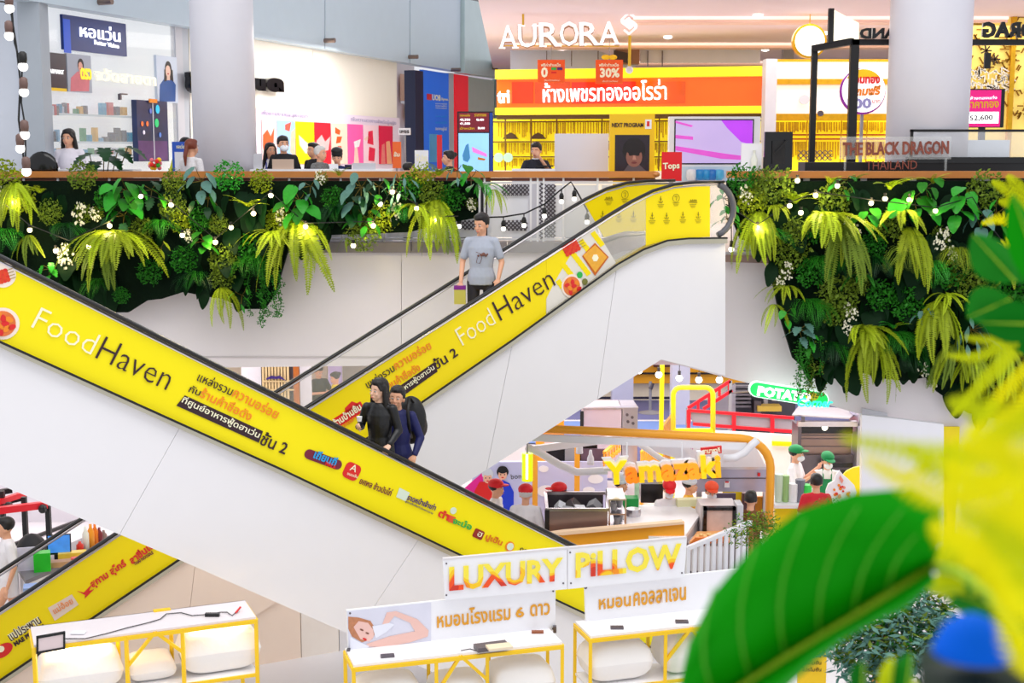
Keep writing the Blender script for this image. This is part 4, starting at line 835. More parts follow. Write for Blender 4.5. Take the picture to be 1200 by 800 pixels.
# tables behind the rail for the seated people
for x0, x1, Y, lbl in ((296, 460, 21.2, 'pale desk behind the rail where four people sit before the pink wall'), (600, 650, 21.6, 'pale desk of the seated attendant before the gold shop'), (40, 160, 20.9, 'white counter in front of the optical shop')):
    c0 = P(x0, 190, Y); c1 = P(x1, 190, Y); s = T('service_desk', lbl, 'desk', ((c0.x+c1.x)/2, Y, 0))
    MB().box(((c0.x+c1.x)/2, Y+.0, 1.17), (c1.x-c0.x, .5, .04)).build('desk_top', paper, s); MB().box(((c0.x+c1.x)/2, Y-.2, .58), (c1.x-c0.x, .04, 1.14)).build('front_panel', lgrey, s)
for i, (x0, x1, y0, mt, lbl) in enumerate(((319, 344, 186.5, M('laptop_beige', S(206, 180, 160), .4), 'beige laptop lid before the masked man'), (404, 412, 193, M('navy', ()), 'small navy box right of the man in the cap'), (413, 440, 191, lgrey, 'low grey laptop on the desk before the hot pink poster'), (297, 307, 180, lgrey, 'pale grey monitor beside the left column'), (386, 396, 192, paper, 'white card holder in front of the man in the cap'))):
    tag(rect(PLY(21), x0, y0, x1, 199, ['laptop', 'box', 'laptop', 'monitor', 'card_holder'][i], mt, None, th=.03), lbl, ['laptop', 'box', 'laptop', 'monitor', 'holder'][i])
# ================================================================ FOOD HALL, LOWER FLOOR
def boxpx(x0, y0, x1, y1, Y, dep, name, mt, parent=None, a=0):
    return rect(Pl((P((x0+x1)/2, 300, Y).x, Y, 0), a) if a else PLY(Y), x0, y0, x1, y1, name, mt, parent, th=dep)
def ybar(pa, Ya, pb, Yb, w, name, mt, parent=None, h=None): return MB().bar(P(*pa, Ya), P(*pb, Yb), w, h).build(name, mt, parent)
def down(t, x, y, Y, w, name, mt, z0=FL): a = P(x, y, Y); return MB().bar(a, Vector((a.x, a.y, z0)), w).build(name, mt, t)
ofr = M('booth_orange', S(255, 172, 42), .4); ylw = M('post_yellow', S(255, 226, 0), .4)
# piers under the escalators
beige = M('pier_beige', S(255, 232, 214), .6, var=.03)
PB1 = E2.back(.03)
def pier(name, x0, x1, mt, y0=560): 
    a, b = PB1.at(x0, interp(l2, x0)-25), PB1.at(x1, interp(l2, x1)-25)
    q = [Vector((a.x, a.y, FL)), Vector((b.x, b.y, FL)), b, a]
    return st(MB().prism(q, -PB1.n*.6).build(name, mt))
pier('wall_pier', 150, 350.5, beige); pier('wall_pier.001', 351.5, 395, M('pier_beige_light', S(255, 242, 232), .6)); pier('wall_pier.002', 396, 540, white)
# rear wall pieces: orange band with posts
st(rect(PLY(33.8), 690, 380, 905, 449, 'wall_orange_band', M('wall_orange', S(255, 176, 20), .5, var=.1, vs=1), th=.1))
st(rect(PLY(33.7), 690, 436.5, 905, 438.5, 'trim_60', black, th=.05)); st(rect(PLY(33.7), 640, 465, 800, 467.5, 'baseboard_back', M('base_navy', S(34, 34, 60), .5), th=.05))
st(rect(PLY(33.6), 766, 424, 786, 430, 'trim_61', M('duct_brown', S(90, 40, 20), .5), th=.1))
def sqcol(name, x0, x1, Y, mt): return st(MB().box((P((x0+x1)/2, 400, Y).x, Y, (FL-1.7)/2), ((x1-x0)*Y/FP, .45, -1.7-FL)).build(name, mt))
sqcol('column.003', 717, 742, 32.5, M('column_grey_blue', S(196, 198, 216), .5)); sqcol('column.004', 787, 808, 31, M('column_pale', S(222, 220, 228), .5))
slab('floor_blue_band', .2, 6, 28.8, 31.2, FL+.02, FL+.03, M('floor_light_blue', S(125, 160, 225), .6)); slab('trim_62', .2, 6, 31.2, 31.35, FL+.02, FL+.035, white)
t = T('queue_post', 'thin grey queue post with round base on the blue carpet before the orange wall', 'post', Vector((P(762, 470, 32.3).x, 32.3, FL)))
c = wloc(t); MB().lathe([(.28, 0), (.28, .03), (.05, .08)], c, 16).build('base', grey, t); MB().tube([c, c+Vector((0, 0, .78))], .035, 8).build('pole', grey, t); MB().tube([c+Vector((0, 0, .6)), c+Vector((.05, 0, .74))], .05).build('head', dsteel, t)
t = T('low_orange_panel', 'orange low panel by the pale blue floor band, left of the steel cabinet', 'panel', P(650, 500, 25)); t.location.z = FL
poly(PLY(25), [(628, 503), (655, 488), (661, 488), (661, 620), (628, 620)], 'panel', M('panel_orange', S(255, 150, 10), .5), t, th=.1)
# steel cabinet at the back
t = T('steel_cabinet', 'stainless steel cabinet standing on the blue carpet behind the bakery booth', 'cabinet', Vector((P(715, 500, 24).x, 24, FL)))
rect(PLY(24), 684, 479, 728, 560, 'body', M('steel_pink', S(214, 196, 206), .3, .6, var=.15, vs=2), t, th=.9); rect(PLY(24), 729, 479, 747, 560, 'control_panel', steel, t, th=.9)
MB().prism([P(683, 480, 24)-Vector((0, .02, 0)), P(748, 479, 24)-Vector((0, .02, 0)), P(744, 473, 24.9), P(694, 474, 24.9)], (0, 0, .03)).build('top_plate', steel, t)
rect(PLY(23.98), 680, 482, 684, 503, 'side_strip', black, t, th=.05)
for x, y in ((735, 486), (741, 489), (736, 494), (742, 496)): disc(PLY(23.97), x, y, 1.8, 'knob', dsteel, t, th=.04, n=10)
# yellow post and rounded yellow frame
t = T('yellow_post', 'slim yellow post rising behind the bakery booth with a wire lamp line', 'post', Vector((P(776, 500, 23).x, 23, FL))); down(t, 776, 424, 23, .07, 'post', ylw)
def rframe(name, label, x0, y0, x1, y1, Y, w, mt, rad=10):
    t = T(name, label, 'frame', P((x0+x1)/2, y1, Y)); pts = []
    for cx, cy, a0 in ((x1-rad, y1-2, None), (x1-rad, y0+rad, 0), (x0+rad, y0+rad, 90), (x0+rad, y1-2, None)):
        if a0 is None: continue
        for k in range(6): a = R(a0+k*18); pts.append(P(cx+rad*math.cos(a), cy-rad*math.sin(a), Y))
    pts = [P(x1, y1, Y)]+pts+[P(x0, y1, Y)]
    MB().tube(pts, w/2, 8).build('frame_tube', mt, t, True); MB().bar(P(x0, y1, Y), P(x1, y1, Y), w).build('bottom_bar', mt, t); return t
t = rframe('display_arch', 'rounded thick yellow frame standing behind the bakery booth roof', 789, 454, 835.5, 505, 22.5, .085, ylw, 9)
for x in (789, 835.5): down(t, x, 505, 22.5, .07, 'support_leg', ylw)
# orange slatted barriers: each slat a part
def slat_fence(name, label, A, B, z0, z1, n, mt, w=.05, rail=True):
    A, B = Vector(A), Vector(B); t = T(name, label, 'fence', ((A.x+B.x)/2, (A.y+B.y)/2, z0)); d = (B-A)/n; U = d.normalized(); rz = math.atan2(U.y, U.x); me = None
    q = MB().box((0, 0, (z1-z0)/2), (w, .02, z1-z0)).mesh('slat', mt)
    for i in range(n+1): p = A+d*i; place(q, 'slat', t, Vector((p.x, p.y, z0))-wloc(t), (0, 0, rz))
    if rail:
        for z in (z0+.06, z1-.02): MB().bar(Vector((A.x, A.y, z)), Vector((B.x, B.y, z)), .05).build('rail', mt, t)
    return t
a, b = P(752, 505, 23.5), P(788, 486, 27); slat_fence('slatted_barrier', 'orange slatted barrier receding beside the yellow post', (a.x, 23.5, 0), (b.x, 27, 0), FL, FL+1.0, 20, ofr, .1)
a, b = P(708, 545, 21.5), P(741, 535, 22.5); t = slat_fence('slatted_barrier.001', 'short orange slatted screen hung behind the large Y of the bakery sign', (a.x, 21.5, 0), (P(726, 530, 22.5).x, 22.5, 0), P(708, 546, 21.5).z, P(708, 529, 21.5).z, 6, ofr, .06)
# red rails and grey stair
red = M('rail_red', S(222, 24, 40), .4)
t = T('red_railing', 'red painted tube railing with grey glass in front of the dark kitchen stair', 'railing', Vector((P(856, 500, 25).x, 25, FL)))
for (x0, y0, x1, y1) in ((806, 480.5, 930, 489.5), (812, 496.5, 930, 505.5)): ybar((x0, y0), 25, (x1, y1), 25, .055, 'rail', red, t)
for x, y in ((807, 480), (860, 485), (905, 487)): ybar((x, y), 25, (x, y+15.5), 25, .07, 'upright', red, t); down(t, x, y+15, 25, .06, 'support_leg', red)
poly(PLY(25.05), [(808, 482), (930, 490), (930, 504), (812, 496)], 'glass_infill', M('grey_glass', S(165, 165, 172), .15), t, th=.02)
t = T('stair_railing', 'red sloping stair handrail rising to the right behind the yellow frame', 'railing', Vector((P(835, 500, 26).x, 26, FL)))
for (x0, y0, x1, y1) in ((806, 478, 856, 446), (824, 479, 858, 457)): ybar((x0, y0), 26, (x1, y1), 26, .06, 'rail', red, t)
for x, y in ((818, 471), (831, 463), (843, 454.5), (854.5, 447.5)): ybar((x, y), 26, (x, y+9.5), 26, .05, 'upright', red, t)
for x, y in ((806, 478), (856, 446)): down(t, x, y, 26, .06, 'support_leg', grey)
st(poly(PLY(26.4), [(838, 470), (862, 450), (862, 620), (838, 620)], 'wall_stair', M('stair_grey', S(140, 138, 148), .5), th=.1))
t = T('louvre_rack', 'dark grey rack of horizontal louvres behind the red railing', 'rack', Vector((P(870, 480, 27).x, 27, FL)))
dg = M('dark_grey', S(58, 56, 64), .5)
rect(PLY(27.2), 860, 449, 930, 640, 'back_panel', dg, t, th=.1)
for k in range(6): rect(PLY(27), 862, 452+k*4.6, 880, 454.4+k*4.6, 'louvre', M('louvre_grey', S(120, 116, 122), .4, .5), t, th=.15)
rect(PLY(26.8), 884, 470, 892, 485, 'equipment', dsteel, t, th=.3); rect(PLY(26.7), 888, 476, 916, 482, 'yellow_tray', M('tray_ochre', S(190, 160, 60), .5), t, th=.3); rect(PLY(27), 895, 452, 900, 478, 'pipe', M('pipe_grey', S(150, 150, 160), .4, .5), t, th=.1)
# white upper counter under red rail
t = T('pale_partition', 'pale cream partition with yellow strip below the red railing', 'partition', Vector((P(870, 500, 24.2).x, 24.2, FL)))
poly(PLY(24.2), [(838, 505), (928, 510), (928, 640), (838, 640)], 'panel', M('partition_cream', S(244, 236, 226), .5), t, th=.1); poly(PLY(24.1), [(905, 517), (928, 518), (928, 523), (905, 522)], 'yellow_strip', ylw, t, th=.05)
# green neon sign
PN1 = Pl(P(925, 460, 19.6), 0)
s = T('potato_sign', 'long green rounded shop sign with white letters, tilted, under the green wall', 'sign', PN1.at(925, 472))
gn = M('neon_green', S(20, 200, 90), .4, emit=.7, var=.03); 
def pill(pl, xa, ya, xb, yb, r, mt, par, d, nm): 
    q = []; ang = math.atan2(-(yb-ya), xb-xa)
    for k in range(9): a = ang-math.pi/2+k*math.pi/8; q.append((xb+r*math.cos(a), yb-r*math.sin(a)))
    for k in range(9): a = ang+math.pi/2+k*math.pi/8; q.append((xa+r*math.cos(a), ya-r*math.sin(a)))
    return poly(pl, q, nm, mt, par, th=.08, d=d)
pill(PN1, 887, 456, 962, 468, 9.2, M('neon_rim', (.8, 1, .9), emit=1, var=0), s, 0, 'rim'); pill(PN1, 887, 456, 962, 468, 8, gn, s, .02, 'face')
lx(PN1, 'POTATO', 886, 462.5, 948, 471, 12, glow, s, d=.05, th=.03, bold=.05); lx(PN1, 'Corner', 933, 475, 974, 476, 11, M('neon_cyan', S(60, 230, 200), emit=.9, var=0), s, d=.08, th=.03, bold=.02, shear=.3)
disc(PN1, 951, 464, 5, 'yellow_dot', yelf, s, th=.02, d=.05, sx=1.5)
a = PN1.at(895, 448)
for x, y in ((895, 449), (950, 459)): a = PN1.at(x, y); a = PN1.at(x, y+8); MB().tube([a, a+Vector((0, 2.9, -.55))], .012, 5).build('hanger', dsteel, s)
# extraction hood and green-capped staff booth
t = T('kitchen_hood', 'tall stainless extraction hood and oven behind the two green-capped workers', 'hood', Vector((P(968, 500, 22.6).x, 22.6, FL)))
PHd = PLY(22.6); sb = M('steel_brown', S(150, 128, 120), .3, .8, var=.25, vs=2.5)
rect(PHd, 928, 487, 996, 493, 'hood_front', steel, t, th=.1, d=.5); MB().prism([P(928, 487, 22.1), P(996, 491, 22.1), P(1007, 481, 23.2), P(937, 475, 23.2)], (0, 0, .02)).build('hood_top', steel, t)
rect(PHd, 928, 493, 932, 560, 'side_panel', dsteel, t, th=.5, d=.45); rect(PHd, 996, 480, 1009, 640, 'side_panel', M('steel_lilac', S(180, 176, 196), .3, .7, var=.2, vs=2), t, th=.6, d=.4)
rect(PHd, 932, 493, 996, 505, 'filter_slot', gloss_black, t, th=.05, d=.2); rect(PHd, 932, 505, 996, 530, 'back_panel', sb, t, th=.05, d=.1); rect(PHd, 928, 530, 996, 640, 'oven', dsteel, t, th=.4, d=.2)
MB().ball(PHd.at(961, 496)+PHd.n*.35, .05, 8, 6).build('hood_lamp', M('lamp_warm', (1, .9, .7), emit=4, var=0), t)
for y in (508, 512, 521): rect(PHd, 933, y, 995, y+.8, 'panel_seam', dsteel, t, th=.02, d=.12)
for y in (536, 544): rect(PHd, 958, y, 992, y+5, 'oven_window', gloss_black, t, th=.02, d=.42)
lx(PLY(22), 'L', 1005, 498, 1010, 499, 16, black, t, d=.03, th=.02, bold=.04); rect(PHd, 930, 480, 934, 486, 'switch', dsteel, t, th=.02, d=.62)
t = T('white_partition', 'tall plain white partition right of the steel hood', 'partition', Vector((P(1058, 500, 19.4).x, 19.4, FL)))
poly(PLY(19.4), [(1010, 486), (1106, 497), (1106, 760), (1010, 760)], 'panel', M('partition_white', S(240, 240, 246), .5, var=.01), t, th=.12)
poly(PLY(19.6), [(1010, 478), (1040, 484), (1040, 495), (1010, 490)], 'upper_strip', lgrey, t, th=.05)
t = T('yellow_banner', 'yellow banner with red figure at the right end of the white partition', 'banner', Vector((P(1112, 500, 19.5).x, 19.5, FL)))
rect(PLY(19.5), 1100, 500, 1119, 760, 'panel', ylw, t, th=.05); poly(PLY(19.48), [(1101, 545), (1108, 553), (1112, 562), (1101, 562)], 'red_print', red, t, th=.01); rect(PLY(19.48), 1107, 532, 1112, 536, 'red_print', red, t, th=.01)
# yellow curved board and sundae sign
t = T('yellow_board', 'yellow rounded board beside the sundae cutout', 'board', Vector((P(995, 580, 19.8).x, 19.8, FL)))
poly(PLY(19.8), [(985, 640), (985, 560), (992, 552), (1000, 548), (1009, 546), (1009, 640)], 'panel', ylw, t, th=.04)
s = T('sundae_cutout', 'white cutout of an ice cream sundae with red topping in front of the yellow board', 'sign', Vector((P(987, 585, 19.5).x, 19.5, P(987, 590, 19.5).z)))
wq = [(968, 575), (971, 567), (978, 563), (980, 556), (984, 551), (988, 556), (994, 561), (1001, 568), (1004, 577), (1000, 588), (988, 592), (974, 589), (968, 582)]
poly(PLY(19.5), wq, 'board', paper, s, th=.04)
rq = random.Random(2)
for k in range(16): x = 986+rq.uniform(-9, 9); y = 574+rq.uniform(-8, 8); disc(PLY(19.5), x, y, rq.uniform(1.2, 2.2), 'topping_print', [ltr, lto, M('print_pinkish', S(240, 150, 130), .4)][k % 3], s, th=.01, d=.01+.001*k, n=8)
poly(PLY(19.5), [(984, 556), (988, 562), (986, 566), (983, 560)], 'topping_print', M('print_pinkish', ()), s, th=.01, d=.03)
MB().bar(P(987, 592, 19.52), Vector((P(987, 592, 19.52).x, 19.52, FL)), .05).build('stand', grey, s); s.location.z = FL
for ch_ in s.children: ch_.location.z += P(987, 590, 19.5).z-FL
# counter of the fry stall with jars
t = T('stall_counter', 'yellow fronted counter of the green-capped workers stall', 'counter', Vector((P(940, 590, 20).x, 20, FL)))
zc = FL+1.0; a = P(905, 600, 20).x; b = P(1005, 600, 20).x
MB().box(((a+b)/2, 20.1, zc-.03), (b-a, .6, .05)).build('worktop', paper, t); MB().box(((a+b)/2, 19.95, (FL+zc)/2-.03), (b-a-.05, .1, zc-FL-.08)).build('front', ylw, t)
for i, (x, h, w_, c, nm, lbl) in enumerate(((912, .42, .13, S(205, 225, 200), 'cup_stack', 'tall stack of clear green cups at left on the stall counter'), (920, .40, .11, S(150, 190, 120), 'cup_stack', 'second stack of green patterned cups on the stall counter'), (929, .28, .16, S(235, 238, 240), 'napkin_box', 'white box on the stall counter between the cups and the blender'), (937, .34, .15, S(110, 115, 130), 'blender_jug', 'grey blender jug before the left green-capped worker'), (945, .26, .15, S(60, 215, 90), 'green_tub', 'bright green tub right of the blender jug'), (952, .2, .1, S(225, 235, 240), 'sauce_cup', 'small pale cup right of the green tub'))):
    o = MB().lathe([(w_*.42, 0), (w_*.5, h*.6), (w_*.5, h)], (P(x, 590, 20).x, 20, zc), 12).build(nm, M('jar_item_%d' % i, c, .3), smooth=False); tag(o, lbl, nm.split('_')[-1])
# ================================================================ BAKERY BOOTH
YB = 19.0
t = T('booth_frame', 'orange rounded gateway frame of the bakery booth with white roof ribs', 'booth', Vector((P(760, 560, YB).x, YB, FL)))
pts = [P(x, y, Y_) for x, y, Y_ in ((600, 502, YB), (640, 502.5, YB), (700, 505, YB), (760, 508, YB), (868, 513.5, YB))]+[P(868+35*math.sin(R(a)), 548-34*math.cos(R(a)), YB) for a in (15, 30, 45, 60, 75, 90)]
pts.append(Vector((pts[-1].x, YB, FL)))
for a, b in zip(pts, pts[1:]): pass
MB().tube(pts, .062, 8).build('gateway', ofr, t, True)
wr = M('rib_white', S(240, 240, 246), .35, var=.01)
ybar((595, 511), YB-.1, (875, 523), YB-.1, .07, 'roof_rib', wr, t, .1); ybar((618, 527), YB, (735, 512), YB+1.2, .06, 'roof_rib', wr, t, .1)
MB().tube([P(x, y, Y_) for x, y, Y_ in ((618, 524, YB), (632, 530, YB+.1), (655, 544, YB+.2), (676, 553, YB+.2), (712, 551, YB+.2))], .055, 8).build('roof_rib', wr, t, True)
MB().tube([P(x, y, Y_) for x, y, Y_ in ((736, 511, YB+.6), (755, 524, YB+.5), (775, 538, YB+.4), (795, 545, YB+.3))], .045, 8).build('roof_rib', wr, t, True)
MB().tube([P(x, y, YB-.2) for x, y in ((888, 515), (880, 522), (873, 530), (862, 536), (848, 537))], .055, 8).build('roof_rib', wr, t, True)
poly(PLY(YB+1.4), [(735, 512), (800, 514), (886, 520), (886, 545), (820, 545), (770, 530)], 'canopy_sheet', M('canopy_white', S(236, 236, 244), .3), t, th=.02)
poly(PLY(YB+.35), [(800, 522), (886, 524), (898, 547), (815, 547)], 'canopy_sheet', M('canopy_white', ()), t, th=.02)
for x in (676.5, 627, ): down(t, x, 515 if x > 650 else 528, YB+2.6, .085, 'rear_post', ofr)
rect(PLY(YB+3.1), 640, 515, 700, 545, 'dark_opening', M('opening_black', S(18, 14, 20), .6), t, th=.05); rect(PLY(YB+3.0), 662, 515, 674, 560, 'grey_return', grey, t, th=.05); rect(PLY(YB+3.05), 681, 526, 712, 548, 'purple_grey_panel', M('panel_mauve', S(104, 82, 98), .5), t, th=.05)
poly(PLY(YB+3), [(638, 510), (730, 512), (730, 519), (638, 521)], 'pink_menu', M('menu_pink', S(238, 205, 205), .5, var=.2, vs=8), t, th=.03)
for x, nm in ((692, 0), (679, 1)): MB().lathe([(.055, 0), (.05, .1), (.03, .15), (.02, .22)], P(x, 544 if nm == 0 else 531, YB+1), 10).build('spot_head', wr, t, True)
# cloud wall and bonjour poster
t = T('cloud_wall', 'lavender partition printed with white clouds at the back of the bakery', 'partition', Vector((P(650, 600, YB+3).x, YB+3, FL)))
PC2 = PLY(YB+2.9); rect(PC2, 596, 541, 711, 700, 'panel', M('lavender', S(200, 202, 236), .5, var=.04), t, th=.06)
for x, y, r, sx in ((640, 575, 7, 1.6), (637, 549, 4, 1.5), (698, 561, 5.5, 1.7), (690, 574, 4, 1.8), (605, 556, 4, 1.6), (662, 585, 5, 1.8)): disc(PC2, x, y, r, 'cloud_print', paper, t, th=.01, d=.012, sx=sx, n=18)
s = sign(PLY(YB+2.2), 553, 541, 618, 612, 'bakery_poster', 'pale lilac wall poster of two smiling young people with the word bon', 'poster', M('poster_lilac', S(206, 208, 242), .45, var=.03), th=.05, d=0)
s.location.z = FL
for ch_ in s.children: ch_.location.z += rect_pts(PLY(YB+2.2), 553, 541, 618, 612)[1]-FL
MB().box((wloc(s).x, YB+2.3, FL+.4), (.8, .05, .8)).build('poster_support', grey, s)
PP = PLY(YB+2.2)
poly(PP, [(545, 571), (566, 553), (566, 600), (545, 600)], 'pink_corner', M('print_hot_pink', S(232, 30, 150), .4), s, th=.01, d=.008)
sk = M('print_skin', S(246, 190, 160), .5, var=.05)
poly(PP, [(576, 575), (581, 565), (589, 562), (597, 566), (602, 576), (602, 600), (576, 600)], 'blue_shirt_print', M('print_blue_shirt', S(20, 60, 215), .5), s, th=.006, d=.012); poly(PP, [(556, 575), (562, 564), (578, 564), (581, 576), (580, 600), (556, 600)], 'red_apron_print', ltr, s, th=.006, d=.014)
for x, y, r, hm_, hy in ((589, 556, 6.2, black, -3.5), (571.5, 560, 6, M('print_white_cap', S(215, 222, 230), .5), -5)):
    disc(PP, x, y+hy, r*1.1, 'hair_print', hm_, s, th=.004, d=.016, sx=1.05); disc(PP, x, y, r, 'face_print', sk, s, th=.004, d=.02, sx=.85); disc(PP, x, y-6.2 if hy > -5 else y-7.5, r*.75, 'fringe_print', hm_, s, th=.003, d=.023, sx=1.3)
    for q in (-1, 1): disc(PP, x+q*2.3, y-.5, .8, 'eye_print', black, s, th=.002, d=.025, n=8)
    disc(PP, x, y+3, .8, 'smile_print', ltr, s, th=.002, d=.025, sx=2, n=8)
lx(PP, 'bon', 599, 561, 611, 560, 6, black, s, d=.02, bold=.0)
# yellow lantern tube
t = T('lantern_tube', 'bright yellow-green tube lantern with white light strip hung from the white roof', 'lamp', P(618, 564, 18.6))
a = P(618, 563, 18.6); b = P(618, 531, 18.6); MB().tube([a, b], .078, 14).build('tube', M('tube_yellow', S(225, 250, 0), .3, emit=.55), t); MB().bar(P(617.5, 561, 18.5), P(617.5, 533, 18.5), .03).build('light_strip', M('strip_light', (1, 1, 1), emit=2.5, var=0), t); MB().tube([b, Vector((b.x, b.y, -1.72))], .01, 5).build('cord', grey, t)
# big dimensional letters
s = T('bakery_sign', 'large three-dimensional yellow and orange letters with white sides above the bakery counter', 'sign', P(776, 566, 18.2))
PY = PLY(18.2); co = [M('letter_fill_%d' % i, c, .3, emit=.25) for i, c in enumerate((S(255, 222, 0), S(245, 140, 20), S(255, 205, 0), S(248, 160, 20), S(250, 170, 10), S(248, 170, 30), S(255, 215, 0), S(250, 190, 10)))]
letters('Yamazaki', PY.at(706.5, 565.5)+PY.n*-.02+Vector((0, 0, .015)), PY.at(843, 556)+PY.n*-.02+Vector((0, 0, .015)), 30*18.2/FP, PY.n, .1, 'letter_side', wr, s, bold=.075, split=True)
letters('Yamazaki', PY.at(708.5, 566), PY.at(844, 557), 28.5*18.2/FP, PY.n, .14, 'letter', co[0], s, bold=.04, split=True, colors=co)
poly(PY, [(821, 524.5), (845.5, 522), (845.5, 530.5), (821, 532.5)], 'red_plate', M('plate_red', S(225, 20, 30), .4), s, th=.05, d=.02); lx(PY, 'ยามาซากิ', 823, 531, 843.5, 529, 6, ltw, s, d=.04, bold=.03)
MB().bar(PY.at(708, 552)-Vector((0, -.08, 0)), PY.at(845, 543)-Vector((0, -.08, 0)), .04).build('back_rail', wr, s)
for x in (735, 800): a = PY.at(x, 540)+Vector((0, .08, 0)); MB().tube([a, Vector((a.x, a.y, P(x, 506, YB).z))], .012, 5).build('hanger', wr, s)
lx(PLY(YB-.1), 'apron', 809, 527, 821, 526, 5, M('print_magenta', S(210, 20, 170), .4), s, d=0)
# counters
cz = FL+1.22
t = T('bakery_counter', 'white L-shaped bakery counter with orange front panel behind the pillow sign', 'counter', Vector((P(770, 620, 18.5).x, 18.5, FL)))
q = [Pz(735, 592, cz), Pz(802, 590, cz), Pz(822, 600, cz), Pz(800, 632, cz), Pz(733, 625, cz)]
MB().prism(q, (0, 0, -.05)).build('worktop', paper, t); MB().prism([q[0], q[1], q[2], q[3], q[4]], (0, 0, 0)).v
MB().prism([Vector((v.x, v.y+.03, cz-.05)) for v in q], (0, 0, -(cz-.05-FL))).build('cabinet_body', M('counter_pale', S(225, 215, 215), .4), t)
a, b = P(640, 636, 17.35), P(802, 622, 17.35); 
poly(PLY(17.35), [(636, 625), (660, 624), (802, 612), (802, 700), (636, 700)], 'front_panel', ofr, t, th=.08)
poly(PLY(17.3), [(640, 626), (660, 623), (800, 611), (802, 614), (660, 627)], 'front_ledge', M('ledge_peach', S(252, 215, 180), .5), t, th=.12)
t = T('steel_bin', 'open-topped brushed steel case holding grey machine parts on the bakery counter', 'case', P(690, 622, 17.6))
z0 = P(690, 622, 17.6).z; z1 = P(680, 597, 17.6).z; x0, x1_, x2_ = P(641, 610, 17.6).x, P(712, 610, 17.6).x, P(738, 600, 18.5).x
MB().box(((x0+x1_)/2, 17.6, (z0+z1)/2), (x1_-x0, .03, z1-z0)).build('front_wall', M('steel_taupe', S(158, 138, 136), .28, .7, var=.12, vs=2), t)
MB().box((x0, 18.05, (z0+z1)/2), (.03, .9, z1-z0)).build('side_wall', steel, t); MB().box(((x0+x1_)/2, 18.5, (z0+z1)/2), (x1_-x0, .03, z1-z0)).build('back_wall', dsteel, t)
MB().box((x0-.0, 17.58, (z0+z1)/2), (.06, .05, z1-z0)).build('corner_post', black, t)
for (p, q_) in (((x0, 17.6), (x1_, 17.6)), ((x0, 17.6), (x0, 18.5)), ((x0, 18.5), (x1_+.05, 18.5)), ((x1_, 17.6), (x1_+.05, 18.5))): MB().bar((p[0], p[1], z1), (q_[0], q_[1], z1), .04).build('rim', steel, t)
rr = random.Random(4)
for k in range(6): MB().box((x0+.15+rr.random()*(x1_-x0-.25), 17.8+rr.random()*.5, z0+(z1-z0)*.62), (.14, .12, .14), Euler((rr.random(), rr.random(), rr.random())).to_matrix()).build('machine_part', [grey, dsteel, lgrey][k % 3], t)
MB().box(((x0+x1_)/2, 18.05, z0+.03), (x1_-x0, .88, .04)).build('base', dsteel, t)
MB().box(((x0+x1_)/2, 18.05, (z0+FL)/2), (x1_-x0, .8, z0-FL)).build('cabinet_below', M('steel_taupe', ()), t); t.location.z = FL
for ch_ in t.children: ch_.location.z += z0-FL
t = T('wire_basket_unit', 'steel side rack of grey cups beside the open steel case', 'rack', P(724, 622, 17.7))
z0 = P(724, 618, 17.7).z; xa, xb = P(714, 610, 17.7).x, P(733, 610, 17.7).x
for x in (xa, xb):
    for y in (17.7, 18.3): MB().box((x, y, z0+.18), (.02, .02, .42)).build('upright', steel, t)
for z in (0, .18, .38): MB().box(((xa+xb)/2, 18, z0+z), (xb-xa, .6, .02)).build('shelf', steel, t)
for k in range(8): MB().lathe([(.03, 0), (.045, .1)], ((xa+xb)/2+rr.uniform(-.06, .06), 17.75+.07*k, z0+.03+.18*(k % 2)), 8).build('cup', grey, t)
# hood, display monitor, bread tray
t = T('bakery_hood', 'long brushed steel hood over the bakery at right of the big letters', 'hood', P(860, 578, YB+.8))
rect(PLY(YB+.8), 817, 547, 899, 576, 'hood_body', M('steel_lilac', ()), t, th=.6); rect(PLY(YB+.78), 817, 560, 899, 561, 'seam', dsteel, t, th=.02); rect(PLY(YB+.78), 817, 547, 899, 550, 'edge', steel, t, th=.03); rect(PLY(YB+.77), 888, 554, 891, 558, 'red_sticker', ltr, t, th=.01); rect(PLY(YB+.77), 849, 564, 855, 571, 'white_sticker', paper, t, th=.01); rect(PLY(YB+.76), 850, 564, 854, 565.5, 'red_label', ltr, t, th=.01)
rect(PLY(YB+1.2), 816, 576, 822, 640, 'steel_post', steel, t, th=.08); rect(PLY(YB+1.2), 894, 576, 899, 640, 'steel_post', steel, t, th=.08); down(t, 896, 640, YB+1.2, .06, 'foot', steel); down(t, 819, 640, YB+1.2, .06, 'foot', steel)
rect(PLY(YB+1.6), 838, 578, 862, 600, 'menu_panel', M('menu_purple', S(92, 78, 104), .5, var=.3, vs=6), t, th=.03); rect(PLY(YB+1.6), 848, 577, 872, 592, 'yellow_panel', ylw, t, th=.04, d=-.1); rect(PLY(YB+1.55), 870, 578, 885, 597, 'brown_jar', M('jar_brown', S(86, 52, 60), .4), t, th=.1); rect(PLY(YB+1.58), 878, 582, 894, 608, 'amber_panel', M('amber_brown', S(175, 110, 20), .4, var=.2), t, th=.06)
t = T('oven_window_unit', 'black-framed glass oven window at the right end of the bakery counter', 'oven', Vector((P(844, 610, 18).x, 18, FL)))
rect(PLY(18), 824, 594, 862, 632, 'glass_view', M('oven_glass', S(205, 180, 172), .2, var=.35, vs=5), t, th=.03)
for q in ((824, 594, 862, 597.5), (824, 594, 828, 632), (858, 594, 862, 632)): rect(PLY(18), *q, 'frame_bar', gloss_black, t, th=.08, d=.02)
rect(PLY(18), 862.5, 592, 870, 700, 'grey_side', lgrey, t, th=.3); rect(PLY(18.2), 820, 592, 862, 700, 'casing', M('counter_pale', ()), t, th=.4)
t = T('bread_tray', 'orange tray of small baked pieces below the oven window', 'tray', P(831, 637, 17.4))
